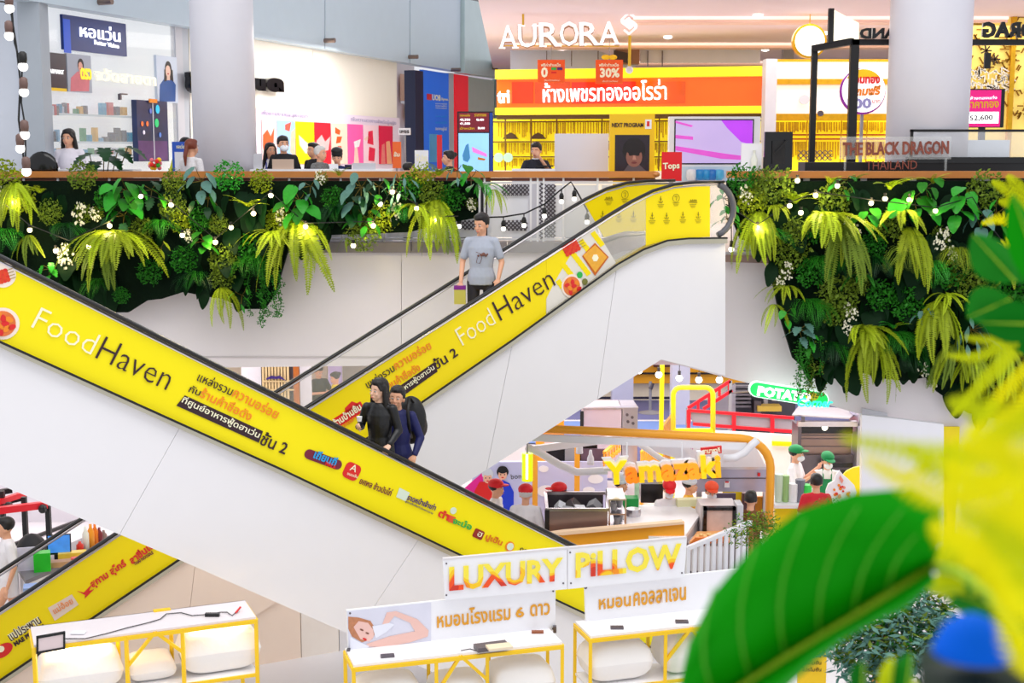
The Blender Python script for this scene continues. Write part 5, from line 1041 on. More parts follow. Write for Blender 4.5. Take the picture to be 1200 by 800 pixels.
poly(PLY(17.4), [(808, 637), (815, 630), (852, 629), (855, 636)], 'tray_front', M('tray_orange', S(240, 130, 50), .5), t, th=.03)
a = P(813, 633, 17.6); b = P(853, 632, 17.6); MB().prism([P(808, 636, 17.4), P(855, 635, 17.4), P(853, 623, 18.0), P(817, 624, 18.0)], (0, 0, .02)).build('tray_base', M('tray_inner', S(255, 180, 110), .5), t)
for k in range(14): MB().ball(P(816+rr.random()*34, 627+rr.random()*6, 17.7)+Vector((0, 0, .03)), (.03, .03, .02), 6, 4).build('baked_piece', M('bread', S(250, 205, 140), .6, var=.2, vs=30), t)
MB().box((wloc(t).x, 17.65, (wloc(t).z+FL)/2-.02), (.5, .5, wloc(t).z-FL-.04)).build('cabinet_below', M('counter_pale', ()), t)
t.location.z = FL
for ch_ in t.children: ch_.location.z += P(831, 637, 17.4).z-FL
# things on the counter
o = MB().lathe([(.1, 0), (.11, .06), (.1, .1), (.08, .1)], Pz(742, 604, cz), 14).build('steel_pot', steel, smooth=False); tag(o, 'small steel pot on the white bakery counter', 'pot')
o = MB().box(Pz(808, 592, cz)+Vector((0, 0, .05)), (.38, .14, .1), Euler((0, 0, .1)).to_matrix()).build('dough_bag', M('dough', S(236, 236, 190), .6)); tag(o, 'pale cream bag of dough on the bakery counter', 'bag')
o = MB().box(Pz(746, 590, cz)+Vector((0, 0, .2)), (.06, .08, .42)).build('leaflet_stand', M('leaf_card', S(190, 225, 190), .5, var=.4, vs=12)); tag(o, 'narrow green and white leaflet stand on the bakery counter', 'stand')
o = MB().box(Pz(735, 593, cz)+Vector((0, 0, .07)), (.3, .2, .13)).build('green_box', M('box_green', S(20, 160, 70), .5)); tag(o, 'green box at the left end of the bakery counter', 'box')
o = rect(PLY(YB+1.3), 751, 567, 777, 589, 'dark_cupboard', gloss_black, None, th=.3); tag(o, 'glossy black cupboard behind the bakery letters', 'cupboard'); 
# picket fence
a, b = P(806, 660, 16.4), P(878, 652, 17.6); t = slat_fence('picket_fence', 'white picket fence panel right of the pillow sign', (a.x, 16.4, 0), (b.x, 17.6, 0), FL, P(806, 640, 16.4).z, 10, wr, .085)
t2 = T('crate_stack', 'dark stacked crates with red labels behind the white picket fence', 'crates', Vector((P(826, 660, 17.4).x, 17.2, FL)))
for k in range(4): MB().box((P(826, 660, 17.4).x+.0, 16.95, FL+.12+k*.2), (.55, .4, .18)).build('crate', M('crate_dark', S(44, 38, 56), .5), t2); MB().box((P(826, 660, 17.4).x-.1+.05*k, 16.74, FL+.08+k*.2), (.2, .01, .06)).build('label_strip', ltr, t2)
# ================================================================ SEEN BETWEEN THE ESCALATORS (middle left)
Yq = 27
t = T('slatted_kiosk', 'beige slatted kiosk screen with a dark purple wave, seen between the escalators', 'kiosk', Vector((P(325, 500, Yq).x, Yq, FL)))
rect(PLY(Yq+.1), 308, 400, 345, 640, 'dark_back', M('slat_back_dark', S(60, 52, 58), .6), t, th=.04)  # dark plate behind the beige slats
for k in range(9): rect(PLY(Yq), 309+k*3.6, 400, 311.4+k*3.6, 640, 'slat', M('slat_beige', S(214, 190, 140), .5), t, th=.05)
for y in (446, 456, 472): rect(PLY(Yq-.03), 308, y, 345, y+1.5, 'cross_slat', M('slat_beige', ()), t, th=.03)
poly(PLY(Yq-.06), [(312, 443), (318, 440), (323, 441), (328, 440), (335, 446), (328, 443.5), (323, 444), (318, 443.5), (312, 445)], 'purple_wave', M('wave_purple', S(52, 26, 110), .4), t, th=.02)
for i, (x0, x1_, c, nm, lbl) in enumerate(((285, 308, S(240, 240, 246), 'white_panel', 'white panel at the left of the slatted kiosk'), (345, 352, S(225, 130, 60), 'orange_display', 'orange and brown food display right of the slatted kiosk'), (353, 366, S(236, 236, 240), 'white_pillar', 'white pillar left of the man in black'), (367, 385, S(190, 170, 150), 'light_slat_panel', 'light brown slatted panel behind the man in black'), (386, 402, S(200, 180, 235), 'wall_poster', 'lilac and blue poster panel behind the woman in yellow'), (403, 446, S(150, 140, 130), 'shop_shelf', 'cluttered grey shop shelf right of the woman in yellow'))):
    o = rect(PLY(30.2 if i > 2 else 27.6), x0, 400, x1_, 640, nm, M('mid_%d' % i, c, .5, var=.35 if i in (1, 3, 4, 5) else .02, vs=4), None, th=.1); tag(o, lbl, 'panel')
# ================================================================ LOWER LEFT, BEYOND THE REAR ESCALATOR
t = T('black_red_canopy_frame', 'black posts and red beams of a stall canopy at the lower left edge', 'stall frame', Vector((P(30, 640, 20).x, 20, FL)))
for x, y in ((2, 575), (28, 582), (56, 592)): down(t, x, y, 20, .07, 'post', black)
ybar((-20, 594), 19.6, (29, 578), 20.4, .08, 'red_beam', red, t); ybar((-20, 600), 19.5, (55, 591), 20, .1, 'red_beam', red, t); ybar((-20, 580), 20.4, (14, 574), 20.6, .08, 'black_beam', black, t); ybar((-20, 595), 20.2, (30, 583), 20.4, .06, 'black_beam', black, t)
for x, y in ((10, 592), (50, 595)): MB().ball(P(x, y+1, 19.9), .07, 8, 6).build('lamp_head', black, t)
st(rect(PLY(22.5), -60, 560, 140, 640, 'wall_stall_back', M('stall_wall', S(226, 222, 230), .5), th=.1))
zt = FL+.95
t = T('drinks_counter', 'drinks stall counter with glass edge behind the rear escalator, lower left', 'counter', Vector((P(90, 660, 18).x, 18, FL)))
q = [Pz(30, 680, zt), Pz(120, 642, zt), Pz(142, 626, zt), Pz(96, 630, zt), Pz(20, 664, zt)]
MB().prism(q, (0, 0, -.05)).build('worktop', M('counter_grey', S(120, 116, 122), .35), t); MB().prism([v-Vector((0, -.03, .05)) for v in q], (0, 0, -.85)).build('body', paper, t)
MB().bar(P(-20, 651, 19), P(100, 607, 21.5), .05).build('dark_rail', black, t); MB().bar(P(-20, 655, 19), P(100, 610, 21.5), .02).build('light_rail', steel, t)
t = T('point_of_sale_screen', 'tilted computer screen with bright blue display on the drinks counter', 'screen', Pz(70, 652, zt))
c = Pz(70, 655, zt); rt = Euler((R(-12), 0, R(14))).to_matrix(); MB().box(c+Vector((0, 0, .2)), (.3, .03, .26), rt).build('bezel', gloss_black, t); MB().box(c+Vector((0, 0, .2))+rt @ Vector((0, -.018, .005)), (.27, .01, .22), rt).build('display', M('pos_blue', S(60, 130, 215), .3, emit=.4, var=.5, vs=8), t); MB().box(c+Vector((0, .03, .04)), (.12, .12, .08)).build('stand', black, t)
for i, (x, y, h, r, c, nm, lbl) in enumerate(((101, 645, .33, .045, S(245, 245, 235), 'syrup_bottle', 'white syrup bottle, leftmost of the row on the drinks counter'), (107, 643, .34, .05, S(250, 160, 40), 'juice_bottle', 'orange juice bottle right of the white bottle'), (112, 641, .32, .045, S(245, 130, 20), 'juice_bottle', 'second darker orange juice bottle in the row'), (117, 640, .26, .045, S(130, 40, 50), 'syrup_bottle', 'dark red syrup bottle at the right of the row'), (122, 638, .2, .045, S(150, 120, 110), 'jar', 'small brown jar at the right end of the row'), (94, 648, .16, .05, S(220, 50, 30), 'sauce_tub', 'red and orange sauce tub left of the white bottle'))):
    o = MB().lathe([(r, 0), (r, h*.7), (r*.4, h*.86), (r*.4, h)], Pz(x, y, zt), 10).build(nm, M('drink_%d' % i, c, .3), smooth=True); tag(o, lbl, nm.split('_')[-1])
for i, (x, y, sx, sy, sz, c, nm, lbl) in enumerate(((85, 655, .35, .14, .1, S(245, 205, 70), 'snack_pack', 'yellow snack packets before the bottles'), (89, 660, .12, .1, .08, S(225, 60, 40), 'snack_pack', 'red snack packet beside the yellow ones'), (70, 663, .3, .14, .07, S(196, 150, 110), 'carton', 'brown carton below the blue screen'), (50, 668, .2, .16, .24, S(30, 190, 40), 'green_bag', 'bright green plastic bag on the counter'), (43, 690, .3, .2, .05, S(150, 180, 245), 'blue_tray', 'pale blue tray near the handrail'), (34, 668, .26, .02, .3, S(215, 210, 235), 'menu_card', 'pale violet menu board leaning left of the green bag'))):
    o = MB().box(Pz(x, y, zt)+Vector((0, 0, sz/2)), (sx, sy, sz), Euler((0, 0, .3)).to_matrix()).build(nm, M('snack_%d' % i, c, .4, var=.2, vs=10)); tag(o, lbl, nm.split('_')[-1])
t = T('covered_cart', 'dark cloth-covered cart left of the blue screen', 'cart', Vector((P(38, 660, 18.6).x, 18.6, FL))); MB().ball(P(38, 652, 18.6), (.24, .2, .34), 12, 8).build('cloth_cover', M('cloth_dark', S(22, 20, 26), .6), t, True); MB().box((P(38, 650, 18.6).x, 18.6, FL+.35), (.4, .3, .7)).build('cart_body', dsteel, t)
# ================================================================ HANGING BULBS IN THE FOOD HALL
bulb_glow = M('bulb_warm', (1, .95, .85), emit=5, var=0)
def pendant(x, y, Y, r, label, ztop, group, socket=M('socket_dark', S(40, 34, 34), .5)):
    c = P(x, y, Y); t = T('pendant_bulb', label, 'lamp', c, group)
    MB().ball(c, r, 10, 8).build('bulb', bulb_glow, t, True); MB().tube([c+Vector((0, 0, r*.8)), c+Vector((0, 0, r*2.2))], r*.45, 8).build('socket', socket, t)
    MB().tube([c+Vector((0, 0, r*2.2)), Vector((c.x, c.y, ztop))], r*.1, 4).build('cord', socket, t); return t
for x, y, lb in ((749, 434, 'glowing pendant bulb before the orange wall, leftmost of five in the food hall'), (772, 439, 'glowing pendant bulb just left of the yellow post'), (796, 443, 'glowing pendant bulb in front of the pale square column'), (819, 445, 'glowing pendant bulb above the rounded yellow frame'), (843, 445, 'glowing pendant bulb above the red stair rail, rightmost of five')):
    pendant(x, y, 22, .055, lb, -1.72, 'pendant bulbs in the food hall')
# ================================================================ PILLOW RACKS IN FRONT
RK = Pl(P(520, 700, 11.6), 17)
pil = M('pillow_cotton', S(250, 246, 242), .8, var=.02, bump=.4, bs=12)
shw = M('shelf_top_white', S(246, 244, 246), .35, var=.01)
gtx = M('gold_text', S(230, 160, 30), .4, var=.08, vs=20)
def pillow(c, sx, sy, sz, rz, label, seed=0, group='white pillows on the yellow racks'):
    rn = random.Random(seed); mb = MB(); n, m = 22, 14; g = []
    for side in (1, -1):
        for i in range(n+1):
            for j in range(m+1):
                u, v = i/n*2-1, j/m*2-1; e = (max(0, (1-abs(u)**4))*max(0, (1-abs(v)**4)))**.42; cr = 1-.05*(1-abs(v))*0-.06*(abs(u)**6*abs(v)**6)
                w_ = .045*math.sin(u*7+seed)*math.sin(v*6+seed*2)*(abs(u)**2+abs(v)**2)*.5
                mb.v.append(Vector((u*sx/2*cr*(1-.05*(1-v*v)), v*sy/2*cr*(1-.05*(1-u*u)), side*sz/2*(e+w_*e)+sz/2)))
    N = (n+1)*(m+1)
    for s_ in (0, 1):
        for i in range(n):
            for j in range(m):
                a = s_*N+i*(m+1)+j; f = [a, a+m+1, a+m+2, a+1]; mb.f.append(f if s_ == 0 else f[::-1])
    o = mb.build('pillow', pil, None, True, origin=(0, 0, 0)); o.location = c; o.rotation_euler = (0, 0, rz); return tag(o, label, 'pillow', group)
def brk(t, a, b, w=.03): MB().bar(a, b, w).build('frame_bar', yelf, t)
def leg(t, p, z0=FL, w=.032): MB().bar(p, (p.x, p.y, z0), w).build('leg', yelf, t)
ar = R(17)
# ---- middle rack
t = T('pillow_rack', 'yellow metal display rack with white top shelf, middle of the picture bottom', 'rack', Vector((RK.at(530, 770).x, RK.at(530, 770).y, FL)))
RF = RK.back(-.0)
fl, fr = RF.at(414.5, 785), RF.at(659, 752); zt = (fl.z+fr.z)/2; fl.z = fr.z = zt; dep = .42
bl, br = fl-RK.n*dep, fr-RK.n*dep
MB().prism([fl, fr, br, bl], (0, 0, .025)).build('shelf_top', shw, t)
for a, b in ((fl, fr), (bl, br), (fl, bl), (fr, br)): brk(t, a-Vector((0, 0, .02)), b-Vector((0, 0, .02)), .035)
for k in (0, .385, .63, 1): leg(t, fl.lerp(fr, k))
for k in (0, .4, .7, 1): leg(t, bl.lerp(br, k))
m1 = fl.lerp(fr, .5); brk(t, m1, fl.lerp(fr, .385)-Vector((0, 0, .32)), .028); brk(t, m1, fl.lerp(fr, .63)-Vector((0, 0, .25)), .028)
for dz in (.55, 1.15):
    MB().prism([v-Vector((0, 0, dz)) for v in (fl, fr, br, bl)], (0, 0, .02)).build('shelf', shw, t)
    brk(t, fl-Vector((0, 0, dz)), fr-Vector((0, 0, dz)), .03)
for i, (k, lb, sx) in enumerate(((.17, 'white pillow on the middle rack under its left bay', .62), (.51, 'white pillow on the middle rack behind the yellow braces', .5), (.82, 'plump white pillow on the middle rack under its right bay', .62))):
    c = fl.lerp(fr, k)-RK.n*.22-Vector((0, 0, .53)); pillow(c, sx, .42, .36 if i != 1 else .3, ar, lb, i)
RBk = RK.back(.38)
s = T('lower_sign_board', 'white sign board with a sleeping woman picture and gold Thai words on the middle rack', 'sign', RBk.at(530, 752))
poly(RBk, [(406, 715), (651, 689), (651, 737.5), (408, 765)], 'board', paper, s, th=.03)
poly(RBk, [(407, 716), (505, 705.5), (505, 754), (409, 764)], 'photo_print', M('photo_lilac', S(222, 222, 236), .5, var=.08, vs=5), s, th=.004, d=.006)
skn = M('photo_skin', S(240, 196, 184), .5, var=.05); 
poly(RBk, [(408, 722), (420, 723), (434, 727), (441, 738), (436, 748), (424, 752), (412, 745), (408, 736)], 'hair_print', M('photo_hair', S(196, 130, 90), .5, var=.35, vs=30), s, th=.003, d=.01)
poly(RBk, [(414, 734), (420, 727), (431, 729), (437, 737), (438, 745), (432, 751), (422, 748)], 'face_print', skn, s, th=.003, d=.014)
poly(RBk, [(429, 754), (456, 745), (486, 739), (480, 729), (462, 721), (455, 730), (447, 733), (453, 717), (464, 715.5), (489, 725), (502, 738), (501, 745), (480, 752), (452, 757), (432, 757)], 'arm_print', skn, s, th=.003, d=.012)
poly(RBk, [(436, 733), (447, 731), (456, 729), (462, 731), (452, 740), (440, 747)], 'top_print', M('photo_white', S(236, 238, 250), .5), s, th=.003, d=.013)
poly(RBk, [(410, 745), (420, 751), (432, 756), (431, 760), (410, 762)], 'pillow_print', M('photo_white', ()), s, th=.003, d=.013)
for x, y in ((423.5, 737), (430, 741)): disc(RBk, x, y, 1, 'eyelid_print', M('photo_brow', S(130, 80, 60), .5), s, th=.002, d=.018, sx=2.4, rot=-.5)
disc(RBk, 427, 748, 1.3, 'lip_print', ltr, s, th=.002, d=.018, sx=2.2, rot=-.6)
lx(RBk, 'หมอนโรงแรม', 512, 735.5, 598, 725.5, 21, gtx, s, d=.006, bold=.02); lx(RBk, '6', 604, 723.5, 614, 722.5, 13, gtx, s, d=.006, bold=.02); lx(RBk, 'ดาว', 621, 722, 644, 719.5, 15, gtx, s, d=.006, bold=.02)
for x, y in ((410, 718), (648, 692), (410, 762), (648, 736)): disc(RBk, x, y, 1.3, 'screw', dsteel, s, th=.006, d=.01, n=8)
for x, y in ((409, 765), (650, 738)): MB().box(RBk.at(x, y)+Vector((0, -.03, .02)), (.03, .05, .06)).build('clip', dsteel, s)
# upper board, two halves
s = T('upper_sign_board', 'long white board with large yellow, orange and red letters above both racks', 'sign', RBk.at(662, 700))
RU = RK.back(.33)
lm = bpy.data.materials.new('fiery_print'); lm.use_nodes = True; nt = lm.node_tree; bs = nt.nodes['Principled BSDF']; tc = nt.nodes.new('ShaderNodeTexCoord'); vo = nt.nodes.new('ShaderNodeTexNoise'); vo.inputs['Scale'].default_value = 5.5; vo.inputs['Detail'].default_value = 0
sp = nt.nodes.new('ShaderNodeSeparateXYZ'); nt.links.new(tc.outputs['Object'], vo.inputs['Vector']); nt.links.new(tc.outputs['Object'], sp.inputs[0])
ad = nt.nodes.new('ShaderNodeMath'); ad.operation = 'MULTIPLY_ADD'; ad.inputs[1].default_value = 1.9; nt.links.new(sp.outputs['Z'], ad.inputs[0]); nt.links.new(vo.outputs['Fac'], ad.inputs[2])
cr = nt.nodes.new('ShaderNodeValToRGB'); cr.color_ramp.interpolation = 'CONSTANT'; E_ = cr.color_ramp.elements
for i, (p, c) in enumerate(((0, S(215, 50, 25)), (.74, S(248, 82, 20)), (.86, S(250, 150, 20)), (.9, S(255, 205, 20)), (1.02, S(255, 236, 70)))):
    e = E_[i] if i < 2 else E_.new(p); e.position = p; e.color = (*c, 1)
nt.links.new(ad.outputs[0], cr.inputs[0]); nt.links.new(cr.outputs[0], bs.inputs['Base Color']); bs.inputs['Roughness'].default_value = .5
poly(RU, [(519, 655), (664.5, 642), (664.5, 690), (522, 703)], 'board_half', paper, s, th=.03); poly(RU, [(665.5, 642), (805, 629.5), (802, 676), (665.5, 690)], 'board_half', paper, s, th=.03)
poly(RU, [(519, 654), (805, 628.5), (805, 631), (519, 656.5)], 'top_edge', M('edge_pale', S(225, 220, 222), .5), s, th=.035, d=.003)
def fire(tx, xa, ya, xb, yb, h): 
    A = RU.at(xa, ya)+RU.n*.01; B = RU.at(xb, yb)+RU.n*.01; letters(tx, A, B, h*A.y/FP, RU.n, .006, 'letter', lm, s, bold=.035, split=True)
fire('LUXURY', 526, 692, 659, 680, 30); fire('PiLLOW', 674, 677, 797.5, 665, 32)
for x, y in ((523, 697), (523, 660), (660, 683), (669, 683), (799, 671), (668, 647)): disc(RU, x, y, 1.1, 'screw', dsteel, s, th=.006, d=.006, n=8)
for x in (530, 640, 690, 790): a = RBk.at(x, 700); MB().bar((a.x, a.y+.03, RU.at(x, 690).z+.1), (a.x, a.y+.03, zt), .02).build('support_strut', white, s)
# things on the shelf
tag(MB().box(Pz(576, 757, zt+.05), (.3, .13, .04), Euler((0, 0, .35)).to_matrix()).build('phone_box', M('box_dark', S(96, 88, 92), .4)), 'dark flat box lying on the middle rack shelf', 'box')
tag(MB().box(Pz(585, 757.5, zt+.09), (.22, .12, .02), Euler((0, 0, .3)).to_matrix()).build('notebook', M('book_cream', S(240, 222, 190), .5)), 'cream booklet lying on top of the dark flat box', 'booklet')
tag(MB().box(Pz(454, 768, zt+.035), (.12, .06, .02), Euler((0, 0, .2)).to_matrix()).build('cable_clip', dsteel), 'small dark metal clip below the sleeping woman picture', 'clip')
tag(MB().tube([Pz(568, 762, zt+.03), Pz(560, 763, zt+.03), Pz(551, 760, zt+.03), Pz(540, 762, zt+.03)], .004, 5).build('thin_cable', M('cable_dark', S(60, 58, 62), .5)), 'short thin cable trailing left of the dark flat box', 'cable')
tag(MB().box(Pz(630, 740, zt+.035), (.11, .05, .015)).build('cardboard_piece', M('card_brown', S(150, 80, 40), .5)), 'small brown card at the right end of the middle rack shelf', 'card')
# ---- right rack
t = T('pillow_rack.001', 'yellow metal pillow rack partly behind the big leaf, right of the middle rack', 'rack', Vector((RK.at(760, 770).x, RK.at(760, 770).y, FL)))
fl, fr = RF.at(692, 748), RF.at(880, 724); z2 = fl.z; fr.z = z2; bl, br = fl-RK.n*dep, fr-RK.n*dep
MB().prism([fl, fr, br, bl], (0, 0, .025)).build('shelf_top', shw, t)
for a, b in ((fl, fr), (bl, br), (fl, bl), (fr, br)): brk(t, a-Vector((0, 0, .02)), b-Vector((0, 0, .02)), .035)
for k in (0, .46, .72, 1): leg(t, fl.lerp(fr, k)); leg(t, bl.lerp(br, k))
m1 = fl.lerp(fr, .62); brk(t, m1, fl.lerp(fr, .46)-Vector((0, 0, .3)), .028); brk(t, m1, fl.lerp(fr, .72)-Vector((0, 0, .25)), .028)
for dz in (.5, 1.1): MB().prism([v-Vector((0, 0, dz)) for v in (fl, fr, br, bl)], (0, 0, .02)).build('shelf', shw, t); brk(t, fl-Vector((0, 0, dz)), fr-Vector((0, 0, dz)), .03)
for i, (k, lb, sx) in enumerate(((.2, 'white pillow on the right rack below the second Thai sign', .66), (.62, 'white pillow on the right rack half hidden by the big leaf', .5))):
    pillow(fl.lerp(fr, k)-RK.n*.22-Vector((0, 0, .48)), sx, .42, .38, ar, lb, i+7)
pillow(fl.lerp(fr, .2)-RK.n*.22-Vector((0, 0, 1.08)), .66, .42, .34, ar, 'white pillow on the lower shelf of the right rack', 13)
s = T('lower_sign_board.001', 'white sign board with two gold Thai words on the right rack', 'sign', RBk.at(760, 730))
poly(RBk, [(685.5, 686), (880, 665), (880, 716), (687, 738)], 'board', paper, s, th=.03)
lx(RBk, 'หมอน', 701.5, 714, 739, 709.5, 13, gtx, s, d=.006, bold=.02); lx(RBk, 'คอลลาเจน', 742, 710, 803.5, 702.5, 17, gtx, s, d=.006, bold=.02)
for x, y in ((686, 688), (688, 736)): disc(RBk, x, y, 2, 'screw', dsteel, s, th=.006, d=.01, n=8)
for x, y in ((723, 735), (799, 728)): tag(MB().box(Pz(x, y, z2+.035), (.12, .06, .02)).build('cable_clip', dsteel), 'small dark metal clip on the right rack shelf, %s one' % ('left' if x < 760 else 'right'), 'clip')
# ---- left rack
RL = Pl(P(75, 754, 11.2), 22.5); al = R(22.5)
t = T('pillow_rack.002', 'yellow metal pillow rack at lower left with cable on its white top', 'rack', Vector((RL.at(170, 770).x, RL.at(170, 770).y, FL)))
fl, fr = RL.at(40, 759), RL.at(300, 724.5); z3 = (fl.z+fr.z)/2; fl.z = fr.z = z3; bl, br = fl-RL.n*.5, fr-RL.n*.5
MB().prism([fl, fr, br, bl], (0, 0, .02)).build('shelf_top', M('shelf_top_lilac', S(232, 224, 228), .35), t)
MB().prism([bl, br, br+Vector((0, 0, .02)), bl+Vector((0, 0, .02))], RL.n*.01).build('back_lip', shw, t)
for a, b in ((fl, fr), (bl, br), (fl, bl), (fr, br)): brk(t, a-Vector((0, 0, .02)), b-Vector((0, 0, .02)), .035)
for k in (0, .4, .655, 1): leg(t, fl.lerp(fr, k))
for k in (.39, .64, .98): leg(t, bl.lerp(br, k))
m1 = fl.lerp(fr, .53); brk(t, m1, fl.lerp(fr, .4)-Vector((0, 0, .28)), .028); brk(t, m1, fl.lerp(fr, .655)-Vector((0, 0, .22)), .028); brk(t, bl.lerp(br, .64), bl.lerp(br, .56), .06)
for dz in (.52, 1.05): MB().prism([v-Vector((0, 0, dz)) for v in (fl, fr, br, bl)], (0, 0, .02)).build('shelf', shw, t); brk(t, fl-Vector((0, 0, dz)), fr-Vector((0, 0, dz)), .03)
pillow(fl.lerp(fr, .2)-RL.n*.25-Vector((0, 0, .5)), .74, .44, .36, al, 'white pillow in the left bay of the left rack behind the tablet frame', 21)
pillow(fl.lerp(fr, .84)-RL.n*.25-Vector((0, 0, .5)), .74, .44, .42, al, 'thick white pillow in the right bay of the left rack', 22)
pillow(fl.lerp(fr, .525)-RL.n*.3-Vector((0, 0, .5)), .42, .44, .2, al, 'flatter white pillow in the braced middle bay of the left rack', 23)
s = T('tablet', 'black framed blank tablet standing at the left end of the left rack', 'frame', RL.at(59, 765)+RL.n*.03)
RT = RL.back(-.03)
poly(RT, [(43, 747), (76, 741), (76, 759), (43, 765.5)], 'screen', M('tablet_pink', S(226, 206, 206), .4), s, th=.02)
for q in ([(42.5, 746), (76.5, 740), (76.5, 742.3), (42.5, 748.3)], [(42.5, 763.5), (76.5, 757.5), (76.5, 760), (42.5, 766)], [(42.5, 746), (45, 745.6), (45, 765.5), (42.5, 766)], [(74, 740.5), (76.5, 740), (76.5, 760), (74, 760.5)]): poly(RT, q, 'frame_bar', gloss_black, s, th=.03, d=.006)
tag(MB().tube([Pz(x, y, z3+.03) for x, y in ((76, 748), (100, 748), (125, 742), (150, 735), (175, 729), (188, 725), (195, 719), (212, 717.5), (225, 721), (245, 719.5), (258, 717), (266, 717), (272, 721), (278, 716), (281, 711))], .005, 5).build('power_cable', M('cable_dark', ())), 'thin dark cable snaking along the top of the left rack', 'cable')
tag(MB().box(Pz(249, 720, z3+.035), (.13, .04, .03)).build('plug_adapter', gloss_black), 'small black plug adapter on the left rack top', 'plug')
tag(MB().bar(Pz(276, 718, z3+.03), Pz(282, 711, z3+.06), .012).build('red_connector', ltr), 'red cable end at the right of the left rack top', 'cable')
tag(MB().box(Pz(92, 741, z3+.03), (.12, .07, .01)).build('paper_label', paper), 'small white label lying on the left rack top', 'label')
for i, (loc) in enumerate((fl.lerp(fr, .2), fl.lerp(fr, .84))):
    l = bpy.data.lights.new('shelf_lamp', 'AREA'); l.size = .4; l.energy = 5; l.color = (1, .8, .5); o = bpy.data.objects.new('shelf_lamp', l); COL.objects.link(o); o.location = loc-RL.n*.25-Vector((0, 0, .03))
# ================================================================ PEOPLE
VL = bpy.context.view_layer
def capsule(mb, a, ra, b, rb, n=10):
    a, b = Vector(a), Vector(b); d = b-a; L = max(d.length, 1e-4); d = d/L; pts = []; rs = []
    for k in range(4): t_ = math.cos(math.pi/2*(k/3.5+.12)); pts.append(a-d*ra*t_); rs.append(ra*math.sin(math.pi/2*(k/3.5+.12)))
    for k in range(5): pts.append(a+d*L*k/4); rs.append(ra+(rb-ra)*k/4)
    for k in range(3, -1, -1): t_ = math.cos(math.pi/2*(k/3.5+.12)); pts.append(b+d*rb*t_); rs.append(rb*math.sin(math.pi/2*(k/3.5+.12)))
    mb.tube(pts, rs, n)
def loft(mb, secs, n=16):      # (centre, rx, ry) rings, capped
    k0 = len(mb.v)
    for c, rx, ry in secs:
        c = Vector(c)
        for j in range(n):
            a = 2*math.pi*j/n; mb.v.append(c+Vector((rx*math.cos(a), ry*math.sin(a), 0)))
    for i in range(len(secs)-1):
        for j in range(n): mb.f.append([k0+i*n+j, k0+i*n+(j+1) % n, k0+(i+1)*n+(j+1) % n, k0+(i+1)*n+j])
    mb.f.append([k0+j for j in range(n)][::-1]); mb.f.append([k0+(len(secs)-1)*n+j for j in range(n)])
def fuse(mb, name, mt, voxel, smooth=3):
    me = mb.mesh(name, mt); o = bpy.data.objects.new(name, me); COL.objects.link(o)
    r = o.modifiers.new('r', 'REMESH'); r.mode = 'VOXEL'; r.voxel_size = voxel; r.use_smooth_shade = True
    s = o.modifiers.new('s', 'SMOOTH'); s.iterations = smooth; s.factor = .5
    VL.update(); me2 = bpy.data.meshes.new_from_object(o.evaluated_get(bpy.context.evaluated_depsgraph_get())); bpy.data.objects.remove(o); bpy.data.meshes.remove(me)
    me2.name = name; me2.materials.clear(); me2.materials.append(mt); return me2
SKIN = M('skin', S(232, 172, 138), .5, var=.06, vs=12); SKINL = M('skin_light', S(240, 192, 165), .5, var=.06, vs=12); SKINT = M('skin_tan', S(205, 138, 102), .5, var=.06, vs=12)
HAIR = M('hair_black', S(20, 14, 14), .45, var=.4, vs=40, bump=.5, bs=90); HAIRB = M('hair_brown', S(120, 52, 30), .45, var=.3, vs=40); HAIRG = M('hair_silver', S(214, 210, 206), .5, var=.2, vs=40)
eyew = M('eye_white', S(235, 230, 228), .3, var=0); eyed = M('eye_dark', S(24, 16, 14), .2, var=0); lipm = M('lips', S(190, 90, 80), .45, var=0); maskm = M('mask_white', S(238, 242, 248), .6, var=.02)
def rot(yaw=0, pitch=0, roll=0): return Euler((R(pitch), R(roll), R(yaw))).to_matrix()
BASE = dict(hipL=(.1, 0, .92), hipR=(-.1, 0, .92), kneL=(.11, -.02, .5), kneR=(-.11, -.02, .5), ankL=(.11, .02, .08), ankR=(-.11, .02, .08),
            shL=(.17, .01, 1.395), shR=(-.17, .01, 1.395), elL=(.25, .04, 1.12), elR=(-.25, .04, 1.12), haL=(.25, -.06, .86), haR=(-.25, -.06, .86))
